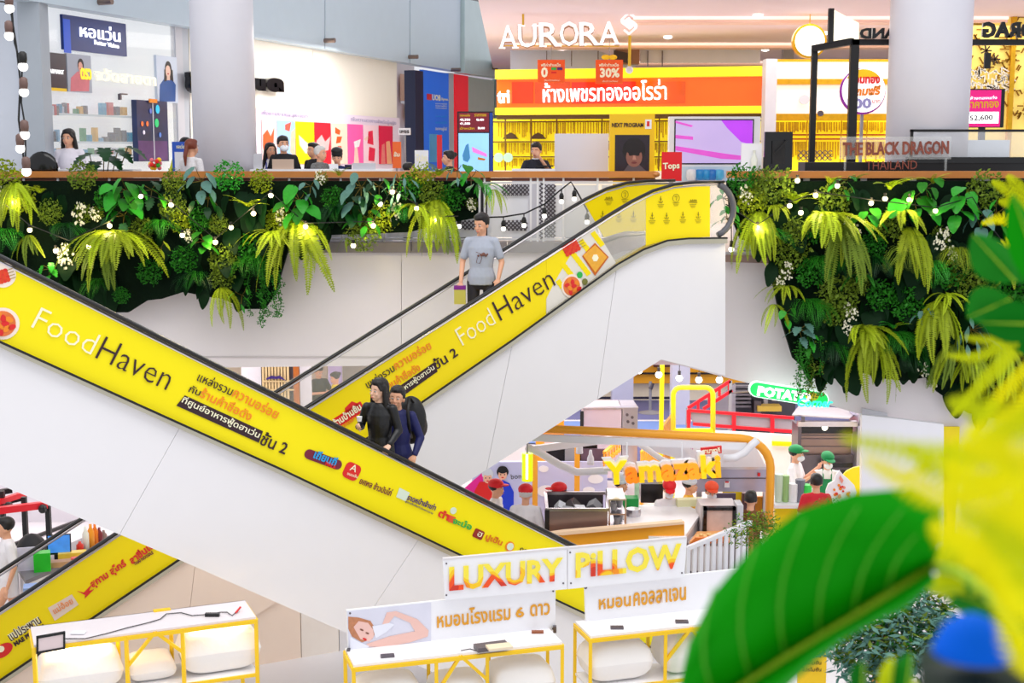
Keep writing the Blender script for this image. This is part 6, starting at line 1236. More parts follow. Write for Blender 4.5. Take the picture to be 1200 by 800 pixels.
def person(label, foot, h=1.7, yaw=0, pose=None, skin=SKIN, shirt=white, trousers=black, hair=HAIR, sleeve='short', hairstyle='short', head=(0, 0, 0), mask=False, cap=None,
           apron=None, fine=False, fem=False, cat='person', group=None, lean=0, hips=True, hem=.86, legs=True, collar=None, capstyle='cap'):
    """faces -Y when yaw is 0; L is the figure's +x side"""
    j = dict(BASE); j.update(pose or {}); j = {k: Vector(v) for k, v in j.items()}
    LR = Matrix.Rotation(R(lean), 3, 'X')
    piv = Vector((0, 0, .95))
    def up_(v): return piv+LR @ (Vector(v)-piv)
    for k in ('shL', 'shR', 'elL', 'elR', 'haL', 'haR'):
        if not (pose and k in pose): j[k] = up_(j[k])
    hs = 1.13; k_ = h/1.75; sh = .93 if fem else 1
    t = T('person', label, cat, foot, group); t.rotation_euler = (0, 0, R(yaw)); vox = .009 if fine else .014
    H = rot(*head); hc = up_((0, -.02, 1.612)); nk = up_((0, .01, 1.47))
    def hd(x, y, z): return hc+LR @ (H @ Vector((x, y, z)))*hs
    HR = (LR @ H)*hs
    # --- body: head, neck, trunk, limbs, hands in one surface
    b = MB()
    b.ball(hd(0, .012, .02), (.074, .094, .092), 14, 10, HR); b.ball(hd(0, -.018, -.04), (.058, .066, .068), 12, 8, HR); b.ball(hd(0, -.045, -.088), (.03, .028, .024), 10, 6, HR)
    capsule(b, hd(0, -.082, .005), .009, hd(0, -.098, -.028), .0135, 8); b.ball(hd(0, -.082, -.062), (.024, .012, .011), 8, 5, HR)
    for s_ in (1, -1): b.ball(hd(s_*.076, .012, -.018), (.012, .02, .031), 8, 6, HR); b.ball(hd(s_*.034, -.066, -.03), (.022, .016, .018), 8, 5, HR)
    capsule(b, hd(0, .02, -.06), .052, nk, .058, 12)
    sh_ = (j['shL']+j['shR'])/2; hp = (j['hipL']+j['hipR'])/2
    wx = .155*sh; secs = [(hp+Vector((0, 0, -.05)), .13, .095), (hp+Vector((0, 0, .02)), .155, .11), (hp.lerp(sh_, .3), .135*sh, .1), (hp.lerp(sh_, .62), .155*sh, .112), (hp.lerp(sh_, .84), .16*sh, .105), (sh_+Vector((0, 0, .02)), .11*sh, .075), (sh_+Vector((0, 0, .055)), .065, .06)]
    loft(b, secs)
    A = {}
    for S_ in 'LR':
        s_ = j['sh'+S_]; e_ = j['el'+S_]; w_ = j['ha'+S_]; capsule(b, s_, .052*sh, e_, .038, 10); capsule(b, e_, .038, w_, .026, 10)
        d = (w_-e_).normalized(); side = d.cross(Vector((0, 1, 0))); side = side.normalized() if side.length > .2 else Vector((1, 0, 0)); nrm = side.cross(d)
        c = w_+d*.045
        if fine:
            rm = Matrix((side, d, nrm)).transposed(); b.ball(c, (.038, .05, .017), 10, 8, rm)
            for q in range(4):
                f0 = c+side*(q-1.5)*.021+d*.03; L = (.06, .072, .068, .05)[q]; f1 = f0+d*L*.55+nrm*.012; f2 = f1+d*L*.3+nrm*.03
                capsule(b, f0, .0095, f1, .009, 7); capsule(b, f1, .009, f2, .008, 7)
            th0 = c-side*.03-d*.015; capsule(b, th0, .012, th0-side*.025+d*.035+nrm*.012, .0095, 7)
        else:
            b.ball(c+d*.01, (.036, .036, .05), 8, 6)
            for q in range(4): capsule(b, c+side*(q-1.5)*.022, .011, c+side*(q-1.5)*.026+d*.09+nrm*.015*q, .009, 6)
            capsule(b, c-side*.03, .013, c-side*.055+d*.04, .01, 6)
        hi = j['hip'+S_]; kn = j['kne'+S_]; an = j['ank'+S_]
        capsule(b, hi+Vector((0, 0, -.04)), .076, kn, .056, 12); capsule(b, kn, .056, an, .038, 12); capsule(b, an+Vector((0, .02, -.045)), .036, an+Vector((0, -.14, -.05)), .032, 8)
    sc = lambda me, nm: place(me, nm, t, (0, 0, 0), (0, 0, 0), k_)
    sc(fuse(b, 'body', skin, vox), 'body')
    # --- clothing over it
    g = .014
    c_ = MB(); hz = hp+Vector((0, 0, hem-.92-.02)) if hem < .92 else hp
    cs = [(hp+Vector((0, 0, hem-.92)), .186, .13), (hp+Vector((0, 0, .03)), .184, .13)]+[(q[0], q[1]+g, q[2]+g) for q in secs[2:5]]+[(sh_+Vector((0, 0, .03)), .115*sh, .086), (sh_+Vector((0, 0, .07)), .068, .066)]
    loft(c_, cs)
    for S_ in 'LR':
        s_ = j['sh'+S_]; e_ = j['el'+S_]; w_ = j['ha'+S_]
        if sleeve == 'long': capsule(c_, s_, .058, e_, .05, 12); capsule(c_, sh_+Vector((0, 0, .045)), .045, s_, .05, 10); capsule(c_, e_, .053, e_.lerp(w_, .93), .037, 12)
        elif sleeve == 'short': capsule(c_, s_, .058, s_.lerp(e_, .72), .056, 12); capsule(c_, sh_+Vector((0, 0, .045)), .045, s_, .05, 10)
    sc(fuse(c_, 'shirt', shirt, vox, 2), 'shirt')
    if legs:
        c_ = MB()
        loft(c_, [(hp+Vector((0, 0, .05)), .165, .115), (hp+Vector((0, 0, -.08)), .17, .12), (hp+Vector((0, 0, -.14)), .12, .09)])
        for S_ in 'LR': capsule(c_, j['hip'+S_]+Vector((0, 0, -.04)), .09, j['kne'+S_], .07, 12); capsule(c_, j['kne'+S_], .07, j['ank'+S_]+Vector((0, 0, .03)), .055, 12)
        sc(fuse(c_, 'trousers', trousers, vox, 2), 'trousers')
        c_ = MB()
        for S_ in 'LR': an = j['ank'+S_]; capsule(c_, an+Vector((0, .03, -.045)), .042, an+Vector((0, -.15, -.052)), .036, 10)
        c_.mesh; o = sc(c_.mesh('shoes', black, True), 'shoe')
    # --- face
    def fpart(nm, mb, mt): return sc(mb.mesh(nm, mt, True), nm)
    for s_ in (1, -1):
        e_ = MB().ball(hd(s_*.031, -.077, .004), (.0145, .008, .0075), 8, 6, HR); eo = fpart('eye', e_, eyew)
        place(MB().ball(hd(s_*.031, -.0835, .004), (.0068, .004, .0068), 8, 6, HR).mesh('iris', eyed, True), 'iris', eo, (0, 0, 0))
        fpart('eyebrow', MB().tube([hd(s_*.015, -.086, .024), hd(s_*.032, -.086, .029), hd(s_*.05, -.074, .023)], [.003, .004, .0025], 6), hair if hair is not HAIRG else grey)
    if mask: fpart('face_mask', MB().ball(hd(0, -.052, -.052), (.064, .06, .05), 14, 10, HR), maskm)
    else:
        fpart('lips', MB().tube([hd(-.022, -.088, -.062), hd(0, -.097, -.06), hd(.022, -.088, -.062)], [.003, .0065, .003], 7), lipm)
    # --- hair
    hb = MB()
    hb.ball(hd(0, .032, .045), (.086, .096, .088), 16, 10, HR); hb.ball(hd(0, .0, .085), (.072, .082, .045), 14, 8, HR)
    for s_ in (1, -1): hb.ball(hd(s_*.07, .025, .02), (.018, .045, .045), 8, 6, HR)
    if hairstyle == 'long':
        for s_ in (1, -1):
            capsule(hb, hd(s_*.07, .01, .05), .03, hd(s_*.088, .02, -.1), .034, 10); capsule(hb, hd(s_*.088, .02, -.1), .034, hd(s_*.1, .03, -.27), .03, 10); capsule(hb, hd(s_*.02, -.05, .1), .022, hd(s_*.075, -.035, .02), .018, 8)
        capsule(hb, hd(0, .08, .02), .07, hd(0, .09, -.2), .07, 12)
    elif hairstyle == 'tail':
        capsule(hb, hd(0, .11, .02), .035, hd(0, .15, -.12), .035, 10); capsule(hb, hd(0, .15, -.12), .035, hd(0, .15, -.25), .015, 10)
    elif hairstyle == 'bun': hb.ball(hd(0, .12, .06), .045, 10, 8)
    elif hairstyle == 'fringe': hb.ball(hd(0, -.05, .07), (.062, .035, .03), 12, 8, HR)
    else: hb.ball(hd(0, -.035, .088), (.058, .04, .026), 12, 8, HR)
    sc(fuse(hb, 'hair', hair, vox*.8, 2), 'hair')
    if cap:
        q = MB(); q.ball(hd(0, .018, .065), (.096, .112, .075), 16, 10, HR)
        if capstyle == 'cap': q.ball(hd(0, -.1, .058), (.07, .075, .012), 14, 6, HR)
        else: q.ball(hd(0, .01, .11), (.1, .11, .07), 14, 8, HR)
        sc(q.mesh('cap', cap, True), 'cap')
    if apron:
        q = MB(); loft(q, [(hp+Vector((0, -.125, -.35)), .15, .02), (hp+Vector((0, -.13, .1)), .15, .025), (hp.lerp(sh_, .6)+Vector((0, -.125, 0)), .11, .02), (hp.lerp(sh_, .85)+Vector((0, -.125, 0)), .075, .02)]); ap = sc(q.mesh('apron', apron, True), 'apron')
        q = MB()
        for s_ in (1, -1): q.bar(hp.lerp(sh_, .84)+Vector((s_*.065, -.13, 0)), sh_+Vector((s_*.07, -.02, .08)), .02, .01)
        sc(q.mesh('apron_strap', apron), 'apron_strap')
    if collar: sc(MB().lathe([(.068, 0), (.062, .03), (.07, .045)], sh_+Vector((0, 0, .04)), 14).mesh('collar', collar, True), 'collar')
    return t
def foot_for(px, pyhead, h, z0):   # where a person of height h on floor z0 must stand for the crown to be seen at (px,py)
    d = ray(px, pyhead); s_ = (z0+h-CZ)/d.z; return Vector((d.x*s_, d.y*s_, z0))
def crown(px, py, Y, h):           # stands at depth Y, feet where the height puts them
    p = P(px, py, Y); return Vector((p.x, p.y, p.z-h))
shg = M('shirt_grey_marl', S(176, 182, 196), .8, var=.08, vs=25, bump=.3, bs=18); jb = M('jacket_black', S(16, 16, 20), .4, var=.3, vs=10, bump=.6, bs=14); nv = M('jacket_navy', S(20, 26, 90), .6, var=.15, bump=.4, bs=12)
# --- man riding the rear escalator
def stand_on(pl, deck, px, pyh, Y):
    c = P(px, pyh, Y); q = c-pl.p; s_ = q.dot(pl.u); w0 = pl.w(s_, 0); x = 600+FP*w0.x/w0.y; best = None
    for k in range(-400, 1300, 2):
        p = pl.at(k, interp(deck, k)); e = abs((p-pl.p).dot(pl.u)-s_)
        if best is None or e < best[0]: best = (e, p.z)
    z = best[1]-.1; return Vector((c.x, c.y, z)), c.z-z
fp, h0 = stand_on(E2, d2, 564, 250, 17.9)
m = person('man in a grey printed T-shirt holding a purple and yellow box, riding the rear escalator', fp, h0, -8, dict(elL=(.26, .03, 1.13), haL=(.235, -.1, .93), elR=(-.25, .03, 1.13), haR=(-.25, -.1, .88)), SKIN, shg, M('jeans_dark', S(44, 42, 52), .7), head=(-22, 14, 0), fine=True, sleeve='short', hem=.84)
gp = M('shirt_print', S(120, 80, 70), .7, var=.3, vs=20)
lo = MB()
for x, z, r in ((.02, 1.26, .02), (.05, 1.27, .024), (.08, 1.255, .018), (-.02, 1.25, .015), (.1, 1.27, .013)): lo.ball((x, -.128, z), (r, .006, r), 8, 6)
lo.tube([(-.03, -.134, 1.23), (-.045, -.134, 1.16), (.0, -.136, 1.15), (.03, -.136, 1.22), (.0, -.136, 1.28), (-.05, -.134, 1.3)], .004, 5); place(lo.mesh('shirt_motif', gp, True), 'shirt_motif', m, (0, 0, 0))
bx = Matrix.Rotation(R(-8), 3, 'Z') @ Vector((-.26, -.16, .72))+fp
t = T('carried_box', 'yellow and purple box held in the hand of the man on the rear escalator', 'box', bx); MB().box(bx, (.15, .1, .2)).build('box_body', M('box_ochre', S(205, 195, 90), .5), t); MB().box(bx+Vector((0, 0, .115)), (.155, .105, .05)).build('lid', M('lid_purple', S(130, 30, 140), .4), t)
# --- couple riding the front escalator
f1, h1 = stand_on(E1, d1, 444, 443, 14.1); f2, h2 = stand_on(E1, d1, 465, 452, 14.42); print('HEIGHTS', h0, h1, h2)
w1 = person('woman with long black hair and black jacket, hand at chest, on the front escalator', f1, h1, -22, dict(elR=(-.25, -.0, 1.16), haR=(-.16, -.23, 1.2), elL=(.23, .04, 1.14), haL=(.2, -.14, 1.0)), SKINL, jb, black, hairstyle='long', head=(-16, 2, 6), fine=True, fem=True, sleeve='long', hem=.8)
w2 = person('man in navy jacket with backpack behind the long-haired woman on the front escalator', f2, h2, -4, dict(elL=(.27, .02, 1.13), haL=(.22, -.13, .95), elR=(-.24, .0, 1.13), haR=(-.2, -.16, .98)), SKIN, nv, black, head=(-4, 0, 4), fine=True, sleeve='long', hem=.8)
MB2 = lambda: MB()
bc = f2+Vector((.13, .27, 1.17)); t = T('backpack', 'black backpack on the back of the man in the navy jacket', 'backpack', bc)
q = MB(); q.ball(bc, (.17, .12, .27), 16, 12); q.ball(bc+Vector((.03, .05, -.08)), (.15, .12, .17), 14, 10); place(fuse(q, 'bag_body', M('backpack_black', S(14, 14, 18), .5, bump=.4, bs=20), .014), 'bag_body', t, -bc)
q = MB()
for s_ in (.13, -.17): q.tube([f2+Vector((s_+.03, .18, 1.38)), f2+Vector((s_, .02, 1.47)), f2+Vector((s_*.95, -.12, 1.33)), f2+Vector((s_*1.05, -.05, 1.1)), f2+Vector((s_*1.1, .14, 1.0))], .018, 6, .5)
q.build('shoulder_strap', black, t, True)
tag(MB().lathe([(.022, 0), (.03, .05)], f1+Vector((-.19, -.18, 1.14)), 8).build('paper_cup', paper), 'small pale cup held at the chest of the long-haired woman', 'cup')
# --- upper floor
WT = M('tee_white', S(238, 236, 240), .8, var=.03); DK = M('tee_black', S(22, 22, 26), .8, var=.1)
def upper(px, py, Y, label, h=None, **k):
    z = P(px, py, Y).z; h = z; return person(label, Vector((P(px, py, Y).x, Y, 0)), h, **k)
upper(80, 151, 21.45, 'woman in a white patterned blouse with tied dark hair at the optical shop counter', shirt=M('blouse_white', S(236, 230, 240), .8, var=.1, vs=14), hairstyle='long', fem=True, head=(-5, 4, 0), skin=SKIN)
upper(224, 163, 20.85, 'red-haired woman in pale top seen from behind beside the left column', yaw=150, shirt=M('top_pale_dots', S(235, 230, 235), .8, var=.25, vs=40), hair=HAIRB, hairstyle='tail', fem=True)
upper(217, 161, 22.3, 'dark-haired person in a yellow-edged vest mostly hidden by the red-haired woman', yaw=30, shirt=M('vest_yellow', S(215, 220, 60), .7))
upper(317, 167, 22.1, 'woman with shoulder-length dark hair in a blue apron left of the masked man', shirt=WT, apron=M('apron_blue', S(20, 50, 160), .6), hairstyle='long', fem=True, head=(30, 0, 0))
upper(332, 159, 21.75, 'man with a white face mask and black shirt before the blue poster panel', shirt=DK, mask=True, head=(25, 0, 0), hairstyle='fringe')
upper(367, 167, 22.4, 'person with dark curly hair leaning in front of the yellow poster panel', shirt=DK, yaw=-40, hairstyle='bun')
upper(375, 171, 21.75, 'silver-haired woman in a black and white print before the red poster panel', shirt=M('print_black_white', S(120, 120, 120), .8, var=.9, vs=30), hair=HAIRG, yaw=60, fem=True, hairstyle='short')
upper(395, 176, 22.0, 'young man in a black cap and navy shirt before the peach poster panel', shirt=M('shirt_navy', S(20, 40, 90), .8), cap=black, head=(0, 8, 0), capstyle='beanie')
upper(478, 190.5, 21.5, 'dark-haired person whose head shows just above the rail before the bank', shirt=DK, yaw=120)
upper(526, 176.5, 21.4, 'dark-haired woman in profile before the red bank panel, left of the digital screen', shirt=DK, yaw=-80, hairstyle='bun', fem=True)
upper(628, 167, 22.0, 'attendant in black uniform with a hand at the mouth at the gold shop desk', shirt=M('uniform_black', S(30, 30, 44), .8), pose=dict(elL=(.28, -.1, 1.18), haL=(.06, -.2, 1.5), elR=(-.28, -.08, 1.15), haR=(-.1, -.28, 1.1)), hairstyle='bun', fem=True, head=(-18, 10, 0), collar=paper)
tag(MB().box(P(638, 196, 21.75)+Vector((0, 0, .02)), (.28, .2, .02)).build('tablet_computer', gloss_black), 'dark tablet on the desk before the attendant', 'tablet')
# --- food hall
CR = M('cap_red', S(228, 16, 30), .6); CGR = M('cap_green', S(0, 140, 75), .6); CO = M('cap_orange', S(240, 80, 40), .6); WS = M('uniform_white', S(240, 236, 240), .8, var=.03, bump=.3, bs=14)
def down_p(px, py, label, h=1.68, **k): return person(label, foot_for(px, py, h, FL), h, **k)
down_p(616, 568, 'baker in bright red cap seen from behind, left of the open steel case', yaw=172, cap=CR, shirt=WS, sleeve='long', hair=HAIRG)
down_p(655, 566, 'baker in profile with a red cap and hairnet just behind the open steel case', h=1.62, yaw=-75, cap=CR, shirt=WS, sleeve='long', mask=True)
down_p(581, 562, 'baker with a red cap bending by the bon poster, hands forward', h=1.6, yaw=70, cap=CR, shirt=WS, sleeve='long', pose=dict(elR=(-.25, -.2, 1.2), haR=(-.15, -.4, 1.15)), lean=0)
down_p(784, 563, 'baker with a red cap and white mask working behind the bakery counter', h=1.57, yaw=10, cap=CR, shirt=WS, mask=True, head=(-10, 25, 0), pose=dict(elL=(.28, -.08, 1.15), haL=(.12, -.33, 1.05), elR=(-.28, -.08, 1.15), haR=(-.1, -.33, 1.05)))
down_p(808, 559, 'worker in a white beanie and yellow vest right of the masked red-capped baker', h=1.56, yaw=75, cap=M('beanie_white', S(225, 230, 240), .7), capstyle='beanie', shirt=M('vest_ochre', S(235, 180, 40), .7))
down_p(834, 565, 'baker in an orange cap and white mask standing behind the oven window', h=1.6, cap=CO, shirt=WS, mask=True, head=(0, 12, 0), sleeve='long')
down_p(727, 558, 'worker bending with hands on a pale bottle beneath the letter Y', yaw=60, shirt=WS, cap=M('cap_pale', S(225, 232, 245), .6), capstyle='beanie', h=1.54)
down_p(880, 575, 'customer in a dark brown shirt behind the bakery frame post', yaw=160, shirt=M('shirt_brown', S(110, 66, 20), .7), h=1.62)
down_p(933, 522, 'worker in a green cap and white T-shirt raising a gloved hand before the steel hood', yaw=60, cap=CGR, shirt=WS, mask=True, pose=dict(elR=(-.27, -.1, 1.14), haR=(-.2, -.3, 1.3), elL=(.26, -.05, 1.14), haL=(.2, -.3, 1.38)), h=1.68)
down_p(970, 530, 'worker in a green cap, white mask and green apron before the oven', yaw=-10, cap=CGR, shirt=WS, mask=True, apron=M('apron_green', S(10, 130, 75), .6), head=(20, 16, 0), h=1.62)
down_p(957, 555, 'customer in a red shirt with black hair, back turned at the fry stall counter', yaw=180, shirt=M('shirt_red', S(205, 18, 40), .7), h=1.66)
# man in black and woman in yellow between the escalators
person('man in a black T-shirt and jeans reading something, between the escalators', foot_for(373, 428, 1.72, FL), 1.72, 35, dict(elL=(.28, -.05, 1.15), haL=(.14, -.32, 1.22), elR=(-.28, -.05, 1.15), haR=(-.02, -.34, 1.2)), shirt=DK, trousers=M('jeans_grey', S(110, 118, 140), .8), head=(0, 25, 0))
person('woman in a yellow T-shirt with tied dark hair looking left, between the escalators', foot_for(393, 436, 1.6, FL), 1.6, -65, shirt=M('tee_yellow', S(248, 222, 30), .8), trousers=M('jeans_blue', S(90, 130, 200), .8), hairstyle='bun', fem=True, head=(0, 15, 0))
# legs of a passer-by in the lower left stall
person('passer-by in white top and dark shorts walking at the lower left stall', foot_for(6, 606, 1.66, FL), 1.66, -60, dict(kneL=(.1, -.2, .52), ankL=(.1, -.05, .12), kneR=(-.1, .08, .5), ankR=(-.1, .28, .1)), shirt=WS, legs=False, hem=.7)
# ================================================================ PLANTS
rp = random.Random(21)
def leafm(name, c, **k): return M(name, c, k.pop('rough', .5), var=k.pop('var', .25), vs=k.pop('vs', 9), spec=k.pop('spec', .22), **k)
GC = {'lime': leafm('leaf_lime', S(178, 202, 34)), 'yellow-green': leafm('leaf_yellow_green', S(142, 160, 24)), 'olive': leafm('leaf_olive', S(108, 132, 36)), 'bright green': leafm('leaf_bright', S(52, 158, 44), rough=.3),
      'mid-green': leafm('leaf_mid', S(40, 120, 24)), 'dark green': leafm('leaf_dark', S(6, 58, 16), rough=.4, spec=.3), 'blue-green': leafm('leaf_blue', S(92, 134, 122)), 'yellow': leafm('leaf_yellow', S(226, 222, 24))}
stemm = leafm('stem_brown', S(96, 84, 30)); blossom = M('blossom_cream', S(246, 240, 214), .6, var=.1, vs=20)
def frond_mesh(kind, seed):
    rn = random.Random(seed); e0, e1, w_, n, lp = {'hang': (12, -92, .1, 34, .35), 'arch': (50, -66, .11, 30, .4), 'spiky': (62, -8, .15, 24, .55), 'lace': (25, -76, .24, 22, .3)}[kind]
    e0 += rn.uniform(-12, 12); e1 += rn.uniform(-4, 10); mb = MB(); p = Vector((0, 0, 0)); pts = []; bend = rn.uniform(-.25, .25)
    for i in range(n+1):
        s_ = i/n; a = R(e0+(e1-e0)*s_**(.34 if kind == 'hang' else .5)); d = Vector((math.cos(a), bend*s_, math.sin(a))).normalized(); pts.append((p.copy(), d, s_)); p = p+d/n
    mb.tube([q[0] for q in pts], [.007*(1-.8*q[2]) for q in pts], 3)
    for q, d, s_ in pts[1:]:
        L = w_*(math.sin(math.pi*min(1, s_**.7*.93+.05))**.7)*rn.uniform(.85, 1.1); side = Vector((0, 1, 0)); nr = side.cross(d)
        for sg in (1, -1):
            ax = (side*sg+d*lp-nr*.18*rn.random()).normalized(); tip = q+ax*L; m1 = q+ax*L*.45+d*.017; m2 = q+ax*L*.4-d*.017
            if kind == 'lace':
                for k in range(3): r = q+ax*L*(.25+.28*k); l2 = L*(.32-.07*k); mb.add([r, r+d*l2*.7+ax*l2*.5, r+ax*l2*.5, r-d*l2*.4+ax*l2*.6], [(0, 1, 2), (0, 2, 3)])
            else: mb.add([q, m1, tip, m2], [(0, 1, 2, 3)])
    return mb
def leaf_mesh(kind, seed):
    rn = random.Random(seed); mb = MB(); n, m = 10, 3; notch = kind == 'monstera'
    for i in range(n+1):
        t_ = i/n; w_ = {'heart': .42*math.sin(math.pi*(t_**.62)*.97+.04)**.75, 'ovate': .27*math.sin(math.pi*t_**.8*.97+.02)**.8, 'lance': .14*math.sin(math.pi*t_*.97+.02)}.get(kind if not notch else 'heart')
        if notch and i % 2 == 0 and 1 < i < n: w_ *= .62
        for j in range(-m, m+1):
            u = j/m; mb.v.append(Vector((t_-(.1*abs(u)**2 if kind in ('heart', 'monstera') and t_ < .3 else 0), u*w_, -.25*t_*t_+.12*abs(u)*w_+.015*math.sin(t_*19)*abs(u))))
    k = 2*m+1
    for i in range(n):
        for j in range(2*m): a = i*k+j; mb.f.append([a, a+1, a+k+1, a+k])
    return mb
FRM = {(k, v, c): frond_mesh(k, v*7+3).mesh('frond', GC[c]) for k in ('hang', 'arch', 'spiky', 'lace') for v in range(3) for c in GC}
LFM = {(k, c): leaf_mesh(k, 1).mesh('leaf', GC[c], True) for k in ('heart', 'ovate', 'monstera', 'lance') for c in GC}
def bush_mb(seed, n=330, sz=.24, flat=.6, droop=0, lw=.6):
    rn = random.Random(seed); mb = MB()
    for k in range(9):
        a = rn.uniform(0, 6.28); e = rn.uniform(-.3, 1); d = Vector((math.cos(a)*.8, -.5*rn.random(), e-droop)).normalized(); mb.tube([(0, 0, 0), d*.5, d*.9-Vector((0, 0, .08))], [.02, .014, .006], 3)
    for k in range(n):
        a = rn.uniform(0, 6.28); r = rn.random()**.5; c = Vector((math.cos(a)*r, -flat*rn.random()*(1.1-r), math.sin(a)*r-droop*rn.random()*r)); d = Vector((rn.gauss(0, 1), rn.gauss(-.5, .6), rn.gauss(.1, 1))).normalized()
        s_ = d.cross(Vector((rn.gauss(0, 1), rn.gauss(0, 1), rn.gauss(0, 1)))).normalized(); L = sz*rn.uniform(.6, 1.3)
        mb.add([c, c+d*L*.5+s_*L*lw*.5, c+d*L, c+d*L*.5-s_*L*lw*.5], [(0, 1, 2, 3)])
    return mb
BSH = {(v, c): bush_mb(v+5).mesh('foliage', GC[c]) for v in range(3) for c in GC}
def flower_mesh(seed):
    rn = random.Random(seed); mb = MB()
    for k in range(42):
        a = rn.uniform(0, 6.28); r = rn.random()**.5*.95; c = Vector((math.cos(a)*r*.75, -.25-.25*rn.random(), math.sin(a)*r)); tl = Euler((rn.uniform(-.6, .6), rn.uniform(-.6, .6), rn.uniform(-.6, .6))).to_matrix()
        for q in range(5):
            b = q*1.2566; d = tl @ Vector((math.cos(b), 0, math.sin(b))); e = tl @ Vector((-math.sin(b), 0, math.cos(b))); mb.add([c, c+d*.07+e*.045, c+d*.12-Vector((0, .02, 0)), c+d*.07-e*.045], [(0, 1, 2, 3)])
    return mb
FLW = [flower_mesh(s_).mesh('blossoms', blossom) for s_ in (1, 2, 3)]
def strand_mesh(seed, c):
    rn = random.Random(seed); mb = MB(); pts = [Vector((.03*math.sin(i*.9+seed), -.08+.02*math.sin(i), -i/16)) for i in range(17)]; mb.tube(pts, .006, 3)
    for k in range(150): s_ = rn.random(); c_ = pts[int(s_*16)]+Vector((rn.gauss(0, .028), rn.gauss(0, .028), rn.uniform(-.05, .02))); d = Vector((rn.gauss(0, 1), rn.gauss(-.3, 1), rn.gauss(-.4, .6))).normalized()*.045; e = d.cross(Vector((.3, 1, .2))).normalized()*.014; mb.add([c_, c_+d*.5+e, c_+d, c_+d*.5-e], [(0, 1, 2, 3)])
    return mb.mesh('trailing_strand', GC[c])
STR = {c: [strand_mesh(s_, c) for s_ in (1, 2)] for c in ('mid-green', 'olive')}
def fern(c, size, kind, col, n, t, spread=80, up_=0):
    off = rp.uniform(-28, 28); spread = rp.uniform(55, 82)
    for k in range(n):
        ph = (-spread+2*spread*(k+.5)/n+rp.uniform(-12, 12)+off); v = rp.randrange(3); s_ = size*rp.uniform(.6, 1.12)
        cc = col if rp.random() < .75 else {'lime': 'yellow-green', 'yellow-green': 'lime', 'olive': 'yellow-green', 'mid-green': 'bright green', 'bright green': 'lime', 'dark green': 'mid-green'}.get(col, col)
        place(FRM[(kind, v, cc)], 'frond', t, (rp.uniform(-.02, .02), rp.uniform(-.02, .02), 0), (rp.uniform(-.25, .25), rp.uniform(-.15, .15)-up_, R(-90+ph)), s_)
def leaves(size, kind, col, n, t, rad):
    for k in range(n):
        a = k*2.4; r = rad*math.sqrt((k+.5)/n); x, z = r*math.cos(a), r*math.sin(a)
        o = place(LFM[(kind, col if rp.random() < .8 else {'bright green': 'mid-green', 'dark green': 'mid-green', 'mid-green': 'bright green'}.get(col, col))], 'leaf', t, (x*.75, -.08-.1*rp.random(), z*.75), (0, 0, 0), size*rp.uniform(.75, 1.1))
        o.rotation_euler = Euler((R(rp.uniform(-25, 25)), R(rp.uniform(15, 60)), R(-90+math.degrees(math.atan2(x, .25*rad+abs(z)*.5))+rp.uniform(-30, 30))))
    q = MB()
    for k in range(n): a = k*2.4; r = rad*math.sqrt((k+.5)/n); q.tube([(0, .02, 0), (r*math.cos(a)*.5, -.04, r*math.sin(a)*.4), (r*math.cos(a)*.75, -.1, r*math.sin(a)*.75)], .006, 4)
    place(q.mesh('leaf_stalks', stemm), 'leaf_stalks', t, (0, 0, 0))
KN = {'hang': 'hanging sword fern', 'arch': 'arching fern', 'spiky': 'spiky fern', 'lace': 'lacy fern', 'bush': 'small-leaved bushy sprig', 'flower': 'cluster of cream flowers', 'heart': 'heart-leaved plant', 'ovate': 'glossy oval-leaved plant', 'monstera': 'split-leaf plant', 'lance': 'narrow-leaved plant', 'trail': 'trailing fine-leaved plant'}
def green_wall(items, pl, side, off=.12):
    cnt = {}; items = sorted(items, key=lambda q: q[1])
    for it in items: cnt[(it[0], it[4])] = cnt.get((it[0], it[4]), 0)+1
    seen = {}
    for kind, px, py, sz, col, n in items:
        p = pl.at(px, py)+pl.n*off; s_ = sz*p.y/FP; key = (kind, col); k = seen.get(key, 0); seen[key] = k+1
        nm = {'flower': 'flower_cluster', 'bush': 'bushy_sprig', 'trail': 'trailing_plant'}.get(kind, 'fern' if kind in ('hang', 'arch', 'spiky', 'lace') else 'leafy_plant')
        lbl = '%s%s %s on the %s green wall' % ('' if kind == 'flower' else col+' ', '' if False else KN[kind], '' if cnt[key] == 1 else '', side)
        lbl = ' '.join(lbl.split())+('' if cnt[key] == 1 else ', %s such from the left' % ORD[k])
        t = T(nm, lbl, {'flower_cluster': 'flowers', 'fern': 'fern'}.get(nm, 'plant'), p, '%ss of the %s green wall' % (nm.replace('_', ' '), side))
        if kind in ('hang', 'arch', 'spiky', 'lace'): fern(p, s_, kind, col, n, t)
        elif kind == 'bush': stuff(place(BSH[(rp.randrange(3), col)], 'foliage', t, (0, 0, 0), (0, rp.uniform(-.4, .4), 0), s_))
        elif kind == 'flower': stuff(place(FLW[rp.randrange(3)], 'blossoms', t, (0, 0, 0), (0, rp.uniform(-.5, .5), 0), (s_*.8, s_, s_))); stuff(place(BSH[(0, 'olive')], 'leaves', t, (0, .08, 0), (0, 0, 0), s_*.8))
        elif kind == 'trail':
            for q in range(n): place(STR[col][q % 2], 'trailing_strand', t, ((q-(n-1)/2)*.07+rp.uniform(-.02, .02), rp.uniform(-.08, .02), 0), (0, 0, rp.uniform(0, 6)), (s_, s_, s_*rp.uniform(.75, 1)))
        else: leaves(s_*.86, kind, col, n, t, s_)
LW = PLY(19.62); BKL = [leaf_mesh(k, 1).mesh('leaf', leafm('leaf_backing', S(3, 38, 10), rough=.6, spec=.15), True) for k in ('heart', 'ovate')]
